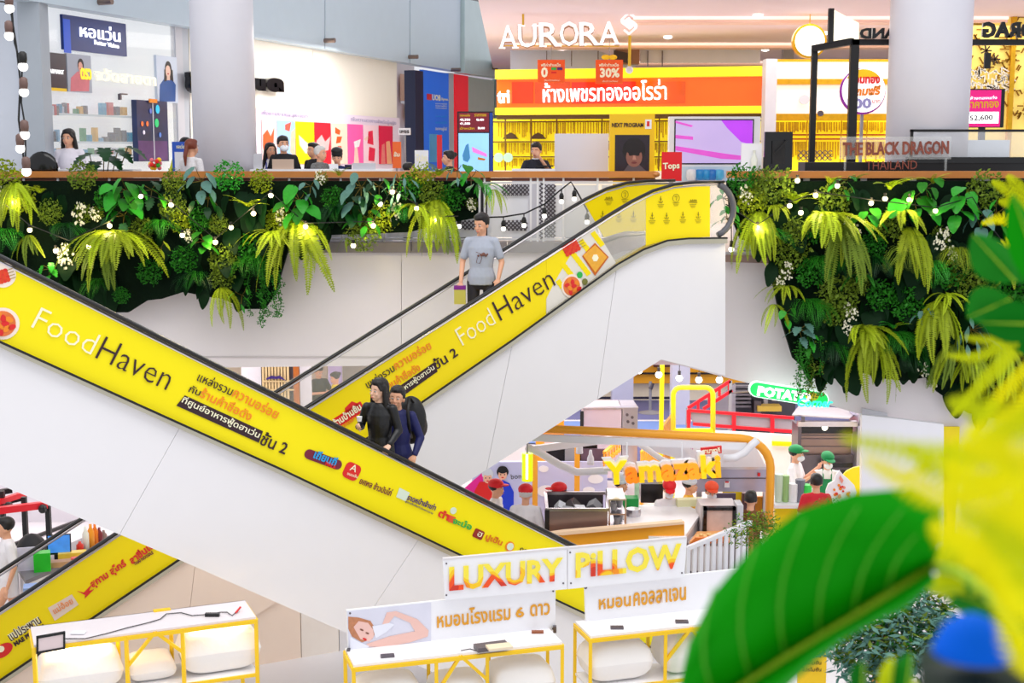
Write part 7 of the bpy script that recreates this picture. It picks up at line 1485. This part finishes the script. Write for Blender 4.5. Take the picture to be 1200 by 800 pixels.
def backing(pl, pts, label, x0, x1, y0, y1, inside, n):
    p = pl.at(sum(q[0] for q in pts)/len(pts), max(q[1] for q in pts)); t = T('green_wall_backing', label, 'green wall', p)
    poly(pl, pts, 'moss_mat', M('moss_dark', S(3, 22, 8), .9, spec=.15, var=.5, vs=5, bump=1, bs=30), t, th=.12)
    for k in range(n):
        x, y = rp.uniform(x0, x1), rp.uniform(y0, y1)
        if not inside(x, y): continue
        c = pl.at(x, y)+pl.n*.03-p; o = place(BKL[rp.randrange(2)], 'backing_leaf', t, c, (R(rp.uniform(-30, 30)), R(rp.uniform(40, 95)), R(-90+rp.uniform(-60, 60))), rp.uniform(.25, .5))
    return t
lb = [(-40, 212), (560, 212), (560, 255), (520, 262), (480, 272), (400, 275), (345, 276), (335, 300), (322, 345), (310, 362), (285, 362), (262, 350), (245, 348), (215, 342), (190, 350), (172, 352), (150, 366), (90, 366), (40, 330), (-40, 320)]
def inl(x, y): return y < interp([(-40, 315), (150, 355), (172, 345), (250, 342), (285, 355), (312, 355), (335, 290), (345, 270), (560, 252)], x)
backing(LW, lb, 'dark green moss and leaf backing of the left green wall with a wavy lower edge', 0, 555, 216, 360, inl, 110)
L_ = [('hang', 22, 214, 66, 'yellow-green', 12), ('spiky', 50, 226, 26, 'lime', 8), ('bush', 10, 207, 20, 'yellow-green', 0), ('bush', 100, 206, 17, 'olive', 0), ('bush', 62, 248, 15, 'olive', 0), ('flower', 98, 250, 15, 'cream', 0), ('flower', 115, 250, 10, 'cream', 0), ('flower', 2, 228, 14, 'cream', 0),
      ('heart', 152, 224, 26, 'bright green', 11), ('monstera', 148, 252, 18, 'dark green', 5), ('flower', 82, 298, 17, 'cream', 0), ('monstera', 62, 314, 15, 'bright green', 5), ('hang', 38, 275, 40, 'olive', 7),
      ('arch', 138, 276, 84, 'yellow-green', 20), ('hang', 124, 282, 66, 'olive', 8), ('bush', 205, 242, 17, 'olive', 0), ('bush', 213, 258, 14, 'yellow-green', 0), ('ovate', 238, 212, 24, 'blue-green', 7), ('ovate', 246, 232, 20, 'dark green', 6), ('bush', 270, 206, 18, 'bright green', 0), ('bush', 206, 212, 14, 'olive', 0),
      ('flower', 224, 275, 9, 'cream', 0), ('heart', 242, 282, 16, 'mid-green', 7), ('bush', 218, 304, 16, 'mid-green', 0), ('spiky', 292, 244, 34, 'lime', 9), ('bush', 264, 304, 18, 'olive', 0), ('bush', 262, 324, 15, 'olive', 0), ('hang', 262, 336, 56, 'yellow-green', 6), ('bush', 258, 262, 12, 'olive', 0),
      ('bush', 308, 212, 14, 'yellow-green', 0), ('heart', 352, 234, 24, 'bright green', 8), ('ovate', 365, 218, 16, 'blue-green', 5), ('flower', 332, 252, 12, 'cream', 0), ('bush', 325, 258, 14, 'yellow-green', 0), ('hang', 350, 258, 92, 'yellow-green', 13), ('arch', 322, 274, 52, 'yellow-green', 8), ('hang', 362, 262, 50, 'lime', 6),
      ('trail', 303, 314, 72, 'mid-green', 3), ('trail', 325, 316, 70, 'mid-green', 3), ('lance', 285, 345, 16, 'mid-green', 4), ('flower', 377, 208, 10, 'cream', 0), ('spiky', 399, 206, 22, 'yellow-green', 7), ('ovate', 424, 219, 26, 'blue-green', 8), ('ovate', 445, 218, 20, 'dark green', 6), ('heart', 412, 240, 22, 'dark green', 6), ('ovate', 430, 254, 20, 'mid-green', 6),
      ('bush', 426, 274, 20, 'olive', 0), ('hang', 408, 278, 22, 'olive', 4), ('lance', 470, 215, 20, 'blue-green', 9), ('bush', 450, 254, 18, 'yellow-green', 0), ('flower', 464, 248, 13, 'cream', 0), ('spiky', 515, 206, 32, 'lime', 12), ('bush', 508, 226, 16, 'olive', 0), ('arch', 490, 242, 46, 'yellow-green', 9), ('hang', 512, 234, 76, 'yellow-green', 14), ('hang', 520, 250, 60, 'olive', 8),
      ('bush', 528, 232, 16, 'mid-green', 0), ('heart', 552, 208, 20, 'bright green', 7), ('flower', 553, 239, 9, 'cream', 0), ('arch', 566, 218, 40, 'mid-green', 10), ('lance', 536, 200, 14, 'blue-green', 6), ('hang', 578, 222, 36, 'lime', 6), ('bush', 170, 268, 14, 'olive', 0), ('lance', 190, 290, 18, 'yellow-green', 5), ('bush', 145, 345, 10, 'mid-green', 0)]
L_ += [('lace', 80, 262, 40, 'dark green', 7), ('bush', 128, 232, 15, 'mid-green', 0), ('lace', 190, 258, 40, 'mid-green', 7), ('bush', 236, 256, 14, 'mid-green', 0), ('lace', 232, 318, 40, 'dark green', 7), ('bush', 300, 292, 20, 'mid-green', 0), ('lace', 300, 300, 44, 'mid-green', 7), ('bush', 392, 232, 14, 'mid-green', 0), ('lace', 395, 240, 34, 'dark green', 7), ('bush', 482, 218, 16, 'mid-green', 0), ('lace', 468, 240, 30, 'mid-green', 6), ('monstera', 180, 222, 20, 'dark green', 6), ('bush', 30, 232, 16, 'yellow-green', 0), ('bush', 178, 318, 15, 'mid-green', 0), ('lace', 120, 326, 36, 'dark green', 6), ('bush', 495, 206, 15, 'yellow-green', 0), ('lace', 10, 268, 40, 'mid-green', 7)]
green_wall(L_, LW, 'left')
RW = PLY(19.45)
rb = [(852, 212), (1215, 212), (1215, 500), (1135, 484), (1100, 460), (1086, 442), (1060, 446), (1030, 443), (1010, 436), (975, 444), (955, 444), (930, 420), (915, 372), (906, 330), (900, 292), (868, 280), (856, 250)]
def inr(x, y): return x > interp([(0, 0)], 0) and y < interp([(852, 245), (900, 290), (935, 420), (960, 438), (1010, 432), (1090, 436), (1135, 478), (1215, 490)], x)
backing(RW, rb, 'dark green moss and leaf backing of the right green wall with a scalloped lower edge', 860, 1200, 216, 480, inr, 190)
R_ = [('ovate', 846, 232, 18, 'bright green', 7), ('ovate', 851, 256, 16, 'mid-green', 7), ('flower', 872, 228, 13, 'cream', 0), ('bush', 905, 220, 24, 'olive', 0), ('bush', 868, 210, 18, 'mid-green', 0), ('bush', 890, 212, 16, 'olive', 0), ('hang', 888, 248, 74, 'yellow-green', 16), ('arch', 905, 242, 40, 'yellow-green', 7), ('spiky', 930, 238, 38, 'lime', 12), ('bush', 975, 232, 20, 'olive', 0), ('spiky', 970, 216, 28, 'lime', 5),
      ('heart', 985, 214, 16, 'mid-green', 5), ('heart', 1012, 252, 18, 'bright green', 6), ('arch', 965, 256, 78, 'yellow-green', 15), ('hang', 985, 262, 84, 'olive', 9), ('flower', 992, 260, 12, 'cream', 0), ('flower', 1001, 270, 9, 'cream', 0), ('spiky', 1040, 222, 38, 'lime', 12), ('arch', 1055, 250, 56, 'yellow-green', 6), ('hang', 1062, 266, 88, 'yellow-green', 10), ('bush', 1040, 262, 18, 'olive', 0), ('lace', 1060, 290, 50, 'olive', 6),
      ('heart', 1068, 232, 28, 'bright green', 6), ('heart', 1082, 220, 20, 'mid-green', 4), ('heart', 1122, 236, 26, 'bright green', 8), ('heart', 1142, 256, 20, 'blue-green', 5), ('flower', 1100, 278, 16, 'cream', 0), ('flower', 1112, 296, 10, 'cream', 0), ('arch', 1010, 322, 40, 'mid-green', 7), ('lace', 1090, 305, 44, 'mid-green', 8), ('bush', 925, 292, 22, 'olive', 0), ('bush', 930, 270, 16, 'olive', 0), ('bush', 948, 318, 18, 'mid-green', 0),
      ('lace', 945, 350, 46, 'mid-green', 9), ('flower', 920, 316, 12, 'cream', 0), ('flower', 912, 330, 9, 'cream', 0), ('arch', 920, 336, 42, 'yellow-green', 9), ('bush', 980, 345, 24, 'olive', 0), ('bush', 975, 365, 16, 'olive', 0), ('heart', 918, 366, 13, 'bright green', 4), ('monstera', 935, 385, 18, 'blue-green', 6), ('monstera', 942, 398, 14, 'mid-green', 4), ('hang', 906, 356, 38, 'yellow-green', 6),
      ('flower', 994, 364, 13, 'cream', 0), ('flower', 990, 382, 11, 'cream', 0), ('arch', 1010, 385, 62, 'yellow-green', 14), ('hang', 1018, 388, 84, 'yellow-green', 14), ('spiky', 1045, 384, 34, 'bright green', 8), ('lace', 1048, 388, 52, 'mid-green', 12), ('monstera', 1076, 366, 15, 'blue-green', 6), ('hang', 1096, 352, 82, 'yellow-green', 16), ('arch', 1105, 345, 46, 'lime', 7), ('bush', 1130, 320, 24, 'olive', 0), ('bush', 1150, 350, 24, 'olive', 0),
      ('lance', 1135, 385, 26, 'blue-green', 9), ('hang', 1115, 400, 70, 'olive', 12), ('hang', 1138, 412, 60, 'yellow-green', 9), ('flower', 1078, 430, 11, 'cream', 0), ('flower', 1090, 446, 8, 'cream', 0), ('trail', 940, 398, 72, 'mid-green', 3), ('trail', 958, 398, 82, 'olive', 3), ('trail', 949, 392, 60, 'mid-green', 3), ('spiky', 1000, 212, 20, 'mid-green', 8), ('bush', 1150, 222, 22, 'olive', 0), ('lance', 1165, 250, 26, 'mid-green', 8), ('arch', 1180, 300, 70, 'yellow-green', 10), ('bush', 1180, 360, 30, 'mid-green', 0), ('hang', 1170, 400, 80, 'yellow-green', 10), ('lace', 1020, 300, 46, 'dark green', 8), ('lace', 1065, 410, 40, 'dark green', 8), ('bush', 1165, 440, 22, 'olive', 0)]
R_ += [('lace', 900, 268, 40, 'mid-green', 7), ('bush', 880, 236, 18, 'yellow-green', 0), ('lace', 990, 300, 44, 'dark green', 7), ('lace', 960, 300, 40, 'mid-green', 8), ('bush', 1030, 345, 18, 'mid-green', 0), ('bush', 1000, 330, 16, 'olive', 0), ('lace', 975, 400, 40, 'dark green', 8), ('bush', 1060, 355, 20, 'mid-green', 0), ('lace', 1120, 290, 40, 'olive', 8), ('bush', 1110, 320, 18, 'mid-green', 0), ('bush', 1020, 286, 16, 'mid-green', 0), ('spiky', 1090, 215, 24, 'yellow-green', 8), ('bush', 955, 268, 16, 'mid-green', 0), ('lace', 1150, 300, 40, 'mid-green', 8)]
green_wall(R_, RW, 'right')
# dark potted plant showing above the left handrail, and small red bouquet
t = T('potted_monstera', 'dark green split-leaf plant standing up above the left handrail by the optical shop', 'plant', P(118, 200, 20.6)); t.location.z = 0
o = wloc(t); MB().lathe([(.12, .0), (.16, .3)], o, 12).build('pot', M('pot_grey', S(120, 120, 124), .5), t)
for i, (x, y, r_) in enumerate(((105, 180, -40), (122, 174, 20), (138, 176, 60), (150, 172, 80), (96, 193, -60), (112, 190, 0), (128, 184, 50))):
    c = P(x, y, 20.5)-o; place(LFM[('monstera', 'dark green')], 'leaf', t, c, (0, R(20), R(-90+r_)), .34); MB().tube([o+Vector((0, 0, .3)), o+c*.6+Vector((0, 0, .2)), o+c], .008, 4).build('leaf_stalk', stemm, t)
t = T('red_bouquet', 'small bouquet of red and yellow flowers on the left handrail', 'flowers', P(181, 198, 20.3))
for k in range(16): MB().ball(P(181+rp.uniform(-7, 7), 192+rp.uniform(-5, 5), 20.3+rp.uniform(-.1, .1)), .035, 6, 5).build('bloom', [ltr, yelf, GC['bright green'], M('bloom_pink', S(240, 120, 140), .5)][k % 4], t)
# string-light bulbs among the leaves
bg = M('bulb_glow_yellow', (1, .86, .45), emit=6, var=0)
def bulbs(pts, pl, side, r=.036):
    for k, (x, y) in enumerate(sorted(pts)):
        c = pl.at(x, y)+pl.n*.32; t = T('string_light_bulb', 'glowing yellow bulb among the leaves of the %s green wall, %s from the left' % (side, ORD[k]), 'lamp', c, 'string bulbs on the %s green wall' % side)
        place(MB().ball((0, 0, 0), r, 8, 6).mesh('bulb', bg, True), 'bulb', t, (0, 0, 0)); place(MB().lathe([(r*.6, 0), (r*.6, r*1.5)], (0, 0, r*.7), 8).mesh('socket', black), 'socket', t, (0, 0, 0))
        if k % 2 == 0: l = bpy.data.lights.new('bulb_light', 'POINT'); l.energy = 8; l.color = (1, .8, .35); l.shadow_soft_size = .04; o = bpy.data.objects.new('bulb_light', l); COL.objects.link(o); o.location = c+pl.n*.08
bulbs([(26, 236), (44, 268), (112, 287), (136, 263), (74, 292), (172, 229), (207, 239), (220, 274), (276, 265), (258, 282), (322, 228), (302, 249), (362, 264), (462, 224), (448, 238), (440, 263), (490, 243), (511, 256), (417, 286)], LW, 'left')
bulbs([(929, 211), (950, 228), (975, 217), (1014, 237), (1088, 246), (920, 240), (933, 248), (883, 265), (1058, 233), (1030, 232)], RW, 'right')
wire = M('wire_black', S(16, 16, 18), .5)
for nm, pts, pl, lbl in (('string_wire', [(0, 225), (44, 262), (90, 280), (136, 258), (172, 226), (207, 235), (258, 278), (322, 224), (362, 260), (440, 258), (462, 220), (511, 252), (538, 252)], LW, 'thin black bulb wire winding through the left green wall'), ('string_wire', [(846, 238), (883, 262), (920, 236), (950, 224), (1014, 233), (1088, 242), (1130, 230), (1150, 262), (1180, 300)], RW, 'thin black bulb wire winding through the right green wall')):
    tag(MB().tube([pl.at(*p)+pl.n*.34 for p in pts], .008, 4).build(nm, wire), lbl, 'wire')
# festoon between rail and escalator, with small unlit-looking bulbs
FS = PLY(19.7); fs = [(536, 250), (560, 255), (590, 254), (615, 250), (638, 239), (655, 224), (669, 213), (676, 224), (689, 248)]
t = T('festoon_wire', 'black festoon wire drooping in front of the white rail panels', 'wire', FS.at(600, 254)); MB().tube([FS.at(*p) for p in fs], .012, 5).build('cable', wire, t)
for k, (x, y) in enumerate(((538, 251), (590, 254), (614, 250), (638, 239), (658, 222), (673, 219), (688, 246))):
    c = FS.at(x, y+10); b = T('festoon_bulb', 'small clear bulb in a black socket on the drooping festoon wire, %s from the left' % ORD[k], 'lamp', c, 'bulbs on the drooping festoon')
    MB().ball(c-Vector((0, 0, .05)), .035, 8, 6).build('bulb', M('bulb_pale', (1, .95, .85), emit=2.2, var=0), b, True); MB().lathe([(.03, 0), (.035, .05), (.02, .09)], c-Vector((0, 0, .02)), 8).build('socket', wire, b); MB().tube([c+Vector((0, 0, .06)), FS.at(x, y)], .008, 4).build('lead', wire, b)
# strand of big bulbs hanging at the top left corner
HS = PLY(14); t = T('hanging_cable', 'pair of black cables hanging down the top left corner with brown sockets', 'cable', HS.at(24, 200))
MB().tube([HS.at(*p) for p in ((8, -20), (14, 20), (20, 60), (24, 95), (22, 140), (26, 170), (30, 205))], .011, 5).build('cable', wire, t); MB().tube([HS.at(*p) for p in ((-20, 1), (4, 2), (14, 8), (17, 50), (26, 80), (25, 120), (30, 150), (30, 190))], .009, 5).build('cable', wire, t)
bk = M('socket_brown', S(110, 84, 78), .5)
for k, (x, y, dk) in enumerate(((11, 10, 0), (11, 42, 0), (27, 78, 1), (28, 108, 0), (29, 158, 0), (24, 174, 0), (31, 201, 0))):
    c = HS.at(x, y); b = T('hanging_bulb', 'white globe bulb in %s socket hanging at top left, %s from the top' % ('black' if dk else 'brown', ORD[k]), 'lamp', c, 'globe bulbs on the top left cable')
    MB().ball(c, .05, 12, 9).build('bulb', M('globe_white', (1, .98, .95), emit=1.1, var=0), b, True); MB().lathe([(.038, 0), (.045, .05), (.042, .1), (.02, .12)], c+Vector((0, 0, .03)), 10).build('socket', wire if dk else bk, b, True)
c = PLY(19.3).at(857, 292); b = T('festoon_bulb', 'single clear hanging bulb under the left edge of the right green wall', 'lamp', c); MB().ball(c, .04, 8, 6).build('bulb', M('bulb_pale', ()), b, True); MB().lathe([(.03, 0), (.02, .09)], c+Vector((0, 0, .03)), 8).build('socket', wire, b); MB().tube([c+Vector((0, 0, .1)), PLY(19.3).at(857, 262)], .008, 4).build('lead', wire, b)
# shrubs in the hall below
def shrub(name, label, px, py, Y, r, cols, n, z0=FL, trunk=None, lw=.3, sz=.2):
    c = P(px, py, Y); t = T(name, label, 'shrub', Vector((c.x, Y, z0))); b = wloc(t)
    for i, cc in enumerate(cols): stuff(place(bush_mb(31+i, n, sz, .9, .1, lw).mesh('foliage', GC[cc]), 'foliage', t, c-b+Vector((rp.uniform(-.1, .1)*r, rp.uniform(-.2, .2)*r, 0)), (0, rp.uniform(-.5, .5), rp.uniform(-.4, .4)), (r, r, r*.62)))
    MB().tube([Vector((c.x, Y, z0)), Vector((c.x-.02, Y, c.z))], trunk or .03, 8).build('trunk', M('trunk_orange', S(200, 130, 70), .6, var=.3), t); MB().lathe([(.16, 0), (.2, .35), (.21, .36)], b, 14).build('planter', lgrey, t)
    return t
shrub('olive_tree', 'small grey-green narrow-leaved tree with orange-brown trunk behind the big leaf', 1035, 735, 9.5, .55, ('blue-green', 'mid-green', 'olive', 'blue-green'), 900, trunk=.05, sz=.17, lw=.34)
shrub('leafy_shrub', 'light green leafy shrub beside the white picket fence end', 882, 618, 16.2, .34, ('olive', 'mid-green', 'yellow-green'), 220, sz=.2)
shrub('leafy_shrub.001', 'low green shrub before the sundae cutout', 975, 598, 18.6, .3, ('mid-green', 'olive'), 160, sz=.2)
t = T('yellow_notice', 'yellow notice stand with small black writing partly behind the big leaf', 'sign', P(955, 800, 10.5)); t.location.z = FL
rect(PLY(10.5), 935, 735, 968, 860, 'panel', yelf, t, th=.03); MB().box((P(951, 800, 10.5).x, 10.6, (FL-2.5)/2-.6), (.06, .06, 1.6)).build('post', grey, t)
for y in (770, 778, 786): lx(PLY(10.5), 'โปรโมชั่น', 940, y, 962, y, 5, ltk, t, d=.006)
# ================================================================ BLURRED PLANTS NEAR THE CAMERA
def V(x, y, Y): return P(x, y, Y)
lg = M('near_leaf_green', S(10, 150, 2), .6, var=.18, vs=6, spec=.08); rib = M('near_leaf_rib', S(170, 205, 20), .6, var=.1)
Mi = [(1092, 664), (1040, 697), (1000, 722), (960, 746), (920, 770), (880, 796), (840, 822), (800, 850), (770, 880)]
Ui = [(1106, 632), (1104, 592), (1066, 572), (1000, 577), (935, 598), (880, 642), (835, 695), (806, 755), (790, 830)]
Li = [(1096, 682), (1062, 713), (1026, 729), (990, 748), (958, 773), (925, 803), (885, 838), (838, 872), (795, 892)]
t = T('big_leaf', 'very large blurred green leaf with pale ribs filling the bottom right foreground', 'leaf', V(950, 800, 1.25))
mb = MB(); n = 6
for (m, u) in ((Mi, Ui), (Mi, Li)):
    k0 = len(mb.v)
    for i in range(9):
        for j in range(n+1):
            s_ = j/n; x = m[i][0]+(u[i][0]-m[i][0])*s_; y = m[i][1]+(u[i][1]-m[i][1])*s_; mb.v.append(V(x, y, 1.22-.05*math.sin(s_*2.6)+.01*i+.006*math.sin(i*3.1+s_*4)))
    for i in range(8):
        for j in range(n): a = k0+i*(n+1)+j; mb.f.append([a, a+1, a+n+2, a+n+1])
mb.build('leaf_blade', lg, t, True)
vein = M('near_leaf_vein', S(80, 176, 10), .6, var=.1)
def nearrib(pts, r, nm='leaf_rib'): MB().tube([V(*p) for p in pts], r, 6, .5).build(nm, rib if nm == 'midrib' else vein, t, True)
nearrib([(x, y, 1.208+.01*i) for i, (x, y) in enumerate(Mi)], [.004+.0003*i for i in range(9)][::-1], 'midrib')
for i in range(1, 8):
    a, u, u0 = Mi[i], Ui[i], Ui[i-1]; q = []
    for k in range(6):
        s_ = k/5*.9; e = (u[0]*(1-.5*s_)+u0[0]*.5*s_, u[1]*(1-.5*s_)+u0[1]*.5*s_); x = a[0]+(e[0]-a[0])*s_-16*math.sin(s_*3.1)-14*s_*s_; y = a[1]+(e[1]-a[1])*s_+4*math.sin(s_*3.1); q.append((x, y, 1.212-.05*math.sin(s_*2.6)+.01*i))
    nearrib(q, [.0018*(1-.12*k) for k in range(6)], 'side_vein')
MB().tube([V(*p) for p in ((1092, 664, 1.2), (1120, 668, 1.15), (1150, 688, 1.1), (1185, 730, 1.05), (1225, 800, 1.0))], [.004, .0042, .0045, .005, .006], 8).build('leaf_stalk', rib, t, True)
def nearfrond(t, pts, Y, w_, mt, n=26):
    P3 = [V(x, y, Y+.02*i) for i, (x, y) in enumerate(pts)]; mb = MB(); Q = []
    for k in range(n+1):
        s_ = k/n*(len(P3)-1); i = min(int(s_), len(P3)-2); Q.append(P3[i].lerp(P3[i+1], s_-i))
    mb.tube(Q, .0012, 4)
    for k in range(1, n):
        d = (Q[k+1]-Q[k-1]).normalized(); v = Vector((0, 1, .15)); sd = d.cross(v).normalized(); L = w_*Y/FP*math.sin(math.pi*(k/n*.85+.13))**.6; b = (Q[k+1]-Q[k]).length*.42
        for sg in (1, -1): ax = (sd*sg+d*.35+Vector((0, .15*math.sin(k), 0))).normalized(); q = Q[k]; mb.add([q-d*b, q+ax*L*.6-d*b*.8, q+ax*L, q+ax*L*.6+d*b*.9, q+d*b], [(0, 1, 2, 3, 4)])
    return mb.build('frond', mt, t)
yl = M('near_fern_yellow', S(250, 238, 0), .6, var=.12, vs=10, spec=.1); ylg = M('near_fern_lime', S(206, 216, 6), .6, var=.2, vs=10, spec=.1)
t = T('near_fern', 'blurred bright yellow-green fern spraying in from the right edge, middle height', 'fern', V(1230, 600, 1.1))
for i, (pts, Y, w_) in enumerate((([(1235, 560), (1150, 535), (1070, 530), (985, 512)], .9, 22), ([(1230, 640), (1150, 600), (1080, 575), (1010, 535)], .8, 26), ([(1240, 480), (1180, 500), (1120, 530), (1060, 560)], 1.1, 24), ([(1240, 600), (1170, 570), (1110, 560), (1060, 520)], 1.0, 26), ([(1240, 660), (1180, 640), (1120, 640), (1090, 610)], .9, 30),
        ([(1240, 700), (1190, 670), (1140, 640), (1110, 600)], .8, 30), ([(1240, 520), (1190, 500), (1150, 480), (1110, 470)], 1.2, 26), ([(1240, 740), (1200, 700), (1160, 670), (1130, 650)], 1.0, 28), ([(1220, 800), (1190, 760), (1180, 700), (1160, 640)], .9, 26), ([(1235, 580), (1190, 600), (1150, 610), (1100, 640)], 1.1, 28), ([(1240, 440), (1200, 470), (1170, 510), (1120, 560)], 1.0, 24), ([(1240, 620), (1200, 560), (1160, 520), (1130, 500)], .95, 28), ([(1240, 560), (1200, 620), (1160, 650), (1110, 660)], 1.05, 26), ([(1240, 500), (1200, 540), (1160, 570), (1100, 590)], 1.0, 28), ([(1240, 640), (1200, 600), (1150, 585), (1105, 560)], .7, 34), ([(1240, 680), (1200, 640), (1160, 610), (1120, 600)], .7, 36), ([(1240, 570), (1210, 540), (1180, 530), (1120, 520)], .75, 34), ([(1240, 610), (1200, 590), (1160, 560), (1105, 545)], .85, 32), ([(1240, 720), (1215, 680), (1190, 640), (1150, 600)], .7, 36), ([(1240, 760), (1220, 720), (1200, 690), (1170, 660)], .75, 34), ([(1240, 540), (1210, 600), (1170, 640), (1130, 665)], .8, 34), ([(1240, 470), (1205, 490), (1170, 520), (1130, 540)], .8, 32))):
    nearfrond(t, pts, Y, w_, yl if i % 3 else ylg)
t = T('near_fern.001', 'sharper yellow fern fronds crossing in front of the right green wall lower edge', 'fern', V(1230, 400, 2.4))
for i, (pts, Y, w_) in enumerate((([(1225, 360), (1190, 410), (1150, 450), (1115, 488)], 2.4, 13), ([(1235, 400), (1205, 430), (1170, 465), (1140, 510)], 2.3, 13), ([(1240, 380), (1190, 400), (1140, 420), (1110, 416)], 2.0, 10), ([(1240, 430), (1210, 460), (1190, 490), (1165, 530)], 2.2, 13), ([(1240, 350), (1200, 380), (1165, 400), (1130, 395)], 1.9, 10))): nearfrond(t, pts, Y, w_, yl if i % 2 else ylg, 34)
t = T('near_fern.002', 'lime spiky fern at the right edge just below the handrail', 'fern', V(1230, 260, 4))
for i, (pts, Y, w_) in enumerate((([(1240, 270), (1205, 245), (1180, 222), (1162, 212)], 4, 10), ([(1240, 290), (1205, 270), (1175, 255), (1150, 262)], 4, 10), ([(1240, 250), (1210, 235), (1190, 215), (1180, 205)], 4, 10), ([(1240, 310), (1205, 290), (1180, 285), (1155, 298)], 4, 10), ([(1240, 280), (1210, 262), (1190, 240), (1170, 235)], 4, 11))): nearfrond(t, pts, Y, w_, yl if i % 2 else ylg, 26)
def nearleaf(t, a, b, w_, Y, mt, cup=.01):
    A, B = V(a[0], a[1], Y), V(b[0], b[1], Y+.03); d = B-A; sd = d.cross(Vector((0, 1, 0))).normalized()*w_*Y/FP; mb = MB(); n = 10
    for i in range(n+1):
        s_ = i/n; q = math.sin(math.pi*min(1, s_**.8*.98+.01))**.75
        for j in range(-2, 3): mb.v.append(A+d*s_+sd*(j/2)*q+Vector((0, cup*abs(j)*q, 0)))
    for i in range(n):
        for j in range(4): k = i*5+j; mb.f.append([k, k+1, k+6, k+5])
    o = mb.build('leaf', mt, t, True); MB().tube([A, A.lerp(B, .5), B], [.0016, .001, .0004], 5).build('leaf_rib', rib, o, True)
    return o
t = T('broad_leaf_plant', 'blurred broad blue-green and green leaves at the right edge, between the ferns', 'plant', V(1230, 330, 2))
nlb = M('near_leaf_teal', S(30, 132, 30), .6, spec=.08, var=.35, vs=14); nld = M('near_leaf_deep', S(6, 110, 16), .6, spec=.08, var=.2)
for a, b, w_, Y, mt in (((1190, 330), (1140, 275), 24, 1.9, nlb), ((1185, 350), (1134, 372), 25, 1.9, nlb), ((1225, 340), (1187, 228), 20, 1.8, lg), ((1225, 380), (1150, 378), 26, 1.8, nld), ((1225, 320), (1170, 300), 22, 2.0, nlb), ((1225, 420), (1160, 345), 20, 2.0, nld)): nearleaf(t, a, b, w_, Y, mt)
t = T('lime_leaf_plant', 'blurred lime and grey-green leaves beside the stalk of the big leaf', 'plant', V(1140, 700, 1.4))
for a, b, w_, mt in (((1180, 720), (1105, 690), 24, nlb), ((1215, 700), (1130, 715), 22, ylg), ((1170, 660), (1090, 664), 26, ylg), ((1190, 690), (1110, 700), 26, ylg), ((1200, 670), (1130, 680), 24, yl), ((1225, 730), (1160, 690), 28, ylg), ((1160, 690), (1086, 690), 20, ylg), ((1140, 700), (1138, 650), 16, nlb), ((1170, 700), (1120, 655), 14, ylg)): nearleaf(t, a, b, w_, 1.4, mt)
t = T('low_leaf_plant', 'blurred yellow-green stems and leaves along the bottom right corner', 'plant', V(1120, 830, 1.2))
for a, b, w_, mt in (((1240, 810), (1100, 790), 34, nld), ((1240, 760), (1150, 735), 26, nld), ((1200, 840), (1090, 770), 26, nld), ((1010, 830), (1012, 775), 12, nld), ((1060, 830), (1068, 765), 14, nlb), ((1040, 830), (1048, 770), 9, ylg), ((1085, 840), (1060, 790), 12, ylg)): nearleaf(t, a, b, w_, 1.3, mt)
MB().tube([V(*p) for p in ((1095, 830, 1.1), (1112, 795, 1.1), (1150, 784, 1.1), (1195, 786, 1.1), (1230, 800, 1.1))], .004, 8).build('curved_stem', ylg, t, True)
t = T('blue_pot', 'blurred bright blue rounded object with dark base below the yellow fern', 'pot', V(1143, 800, 1.0))
MB().lathe([(.03, -.014), (.028, -.007), (.022, .006), (.012, .014), (.005, .017)], V(1140, 745, 1.0), 20).build('blue_top', M('plastic_blue', S(0, 96, 225), .7, spec=.1), t, True)
MB().lathe([(.03, -.06), (.046, -.03), (.047, -.004)], V(1150, 772, 1.03), 20).build('dark_base', M('pot_dark', S(4, 30, 10), .6), t, True)
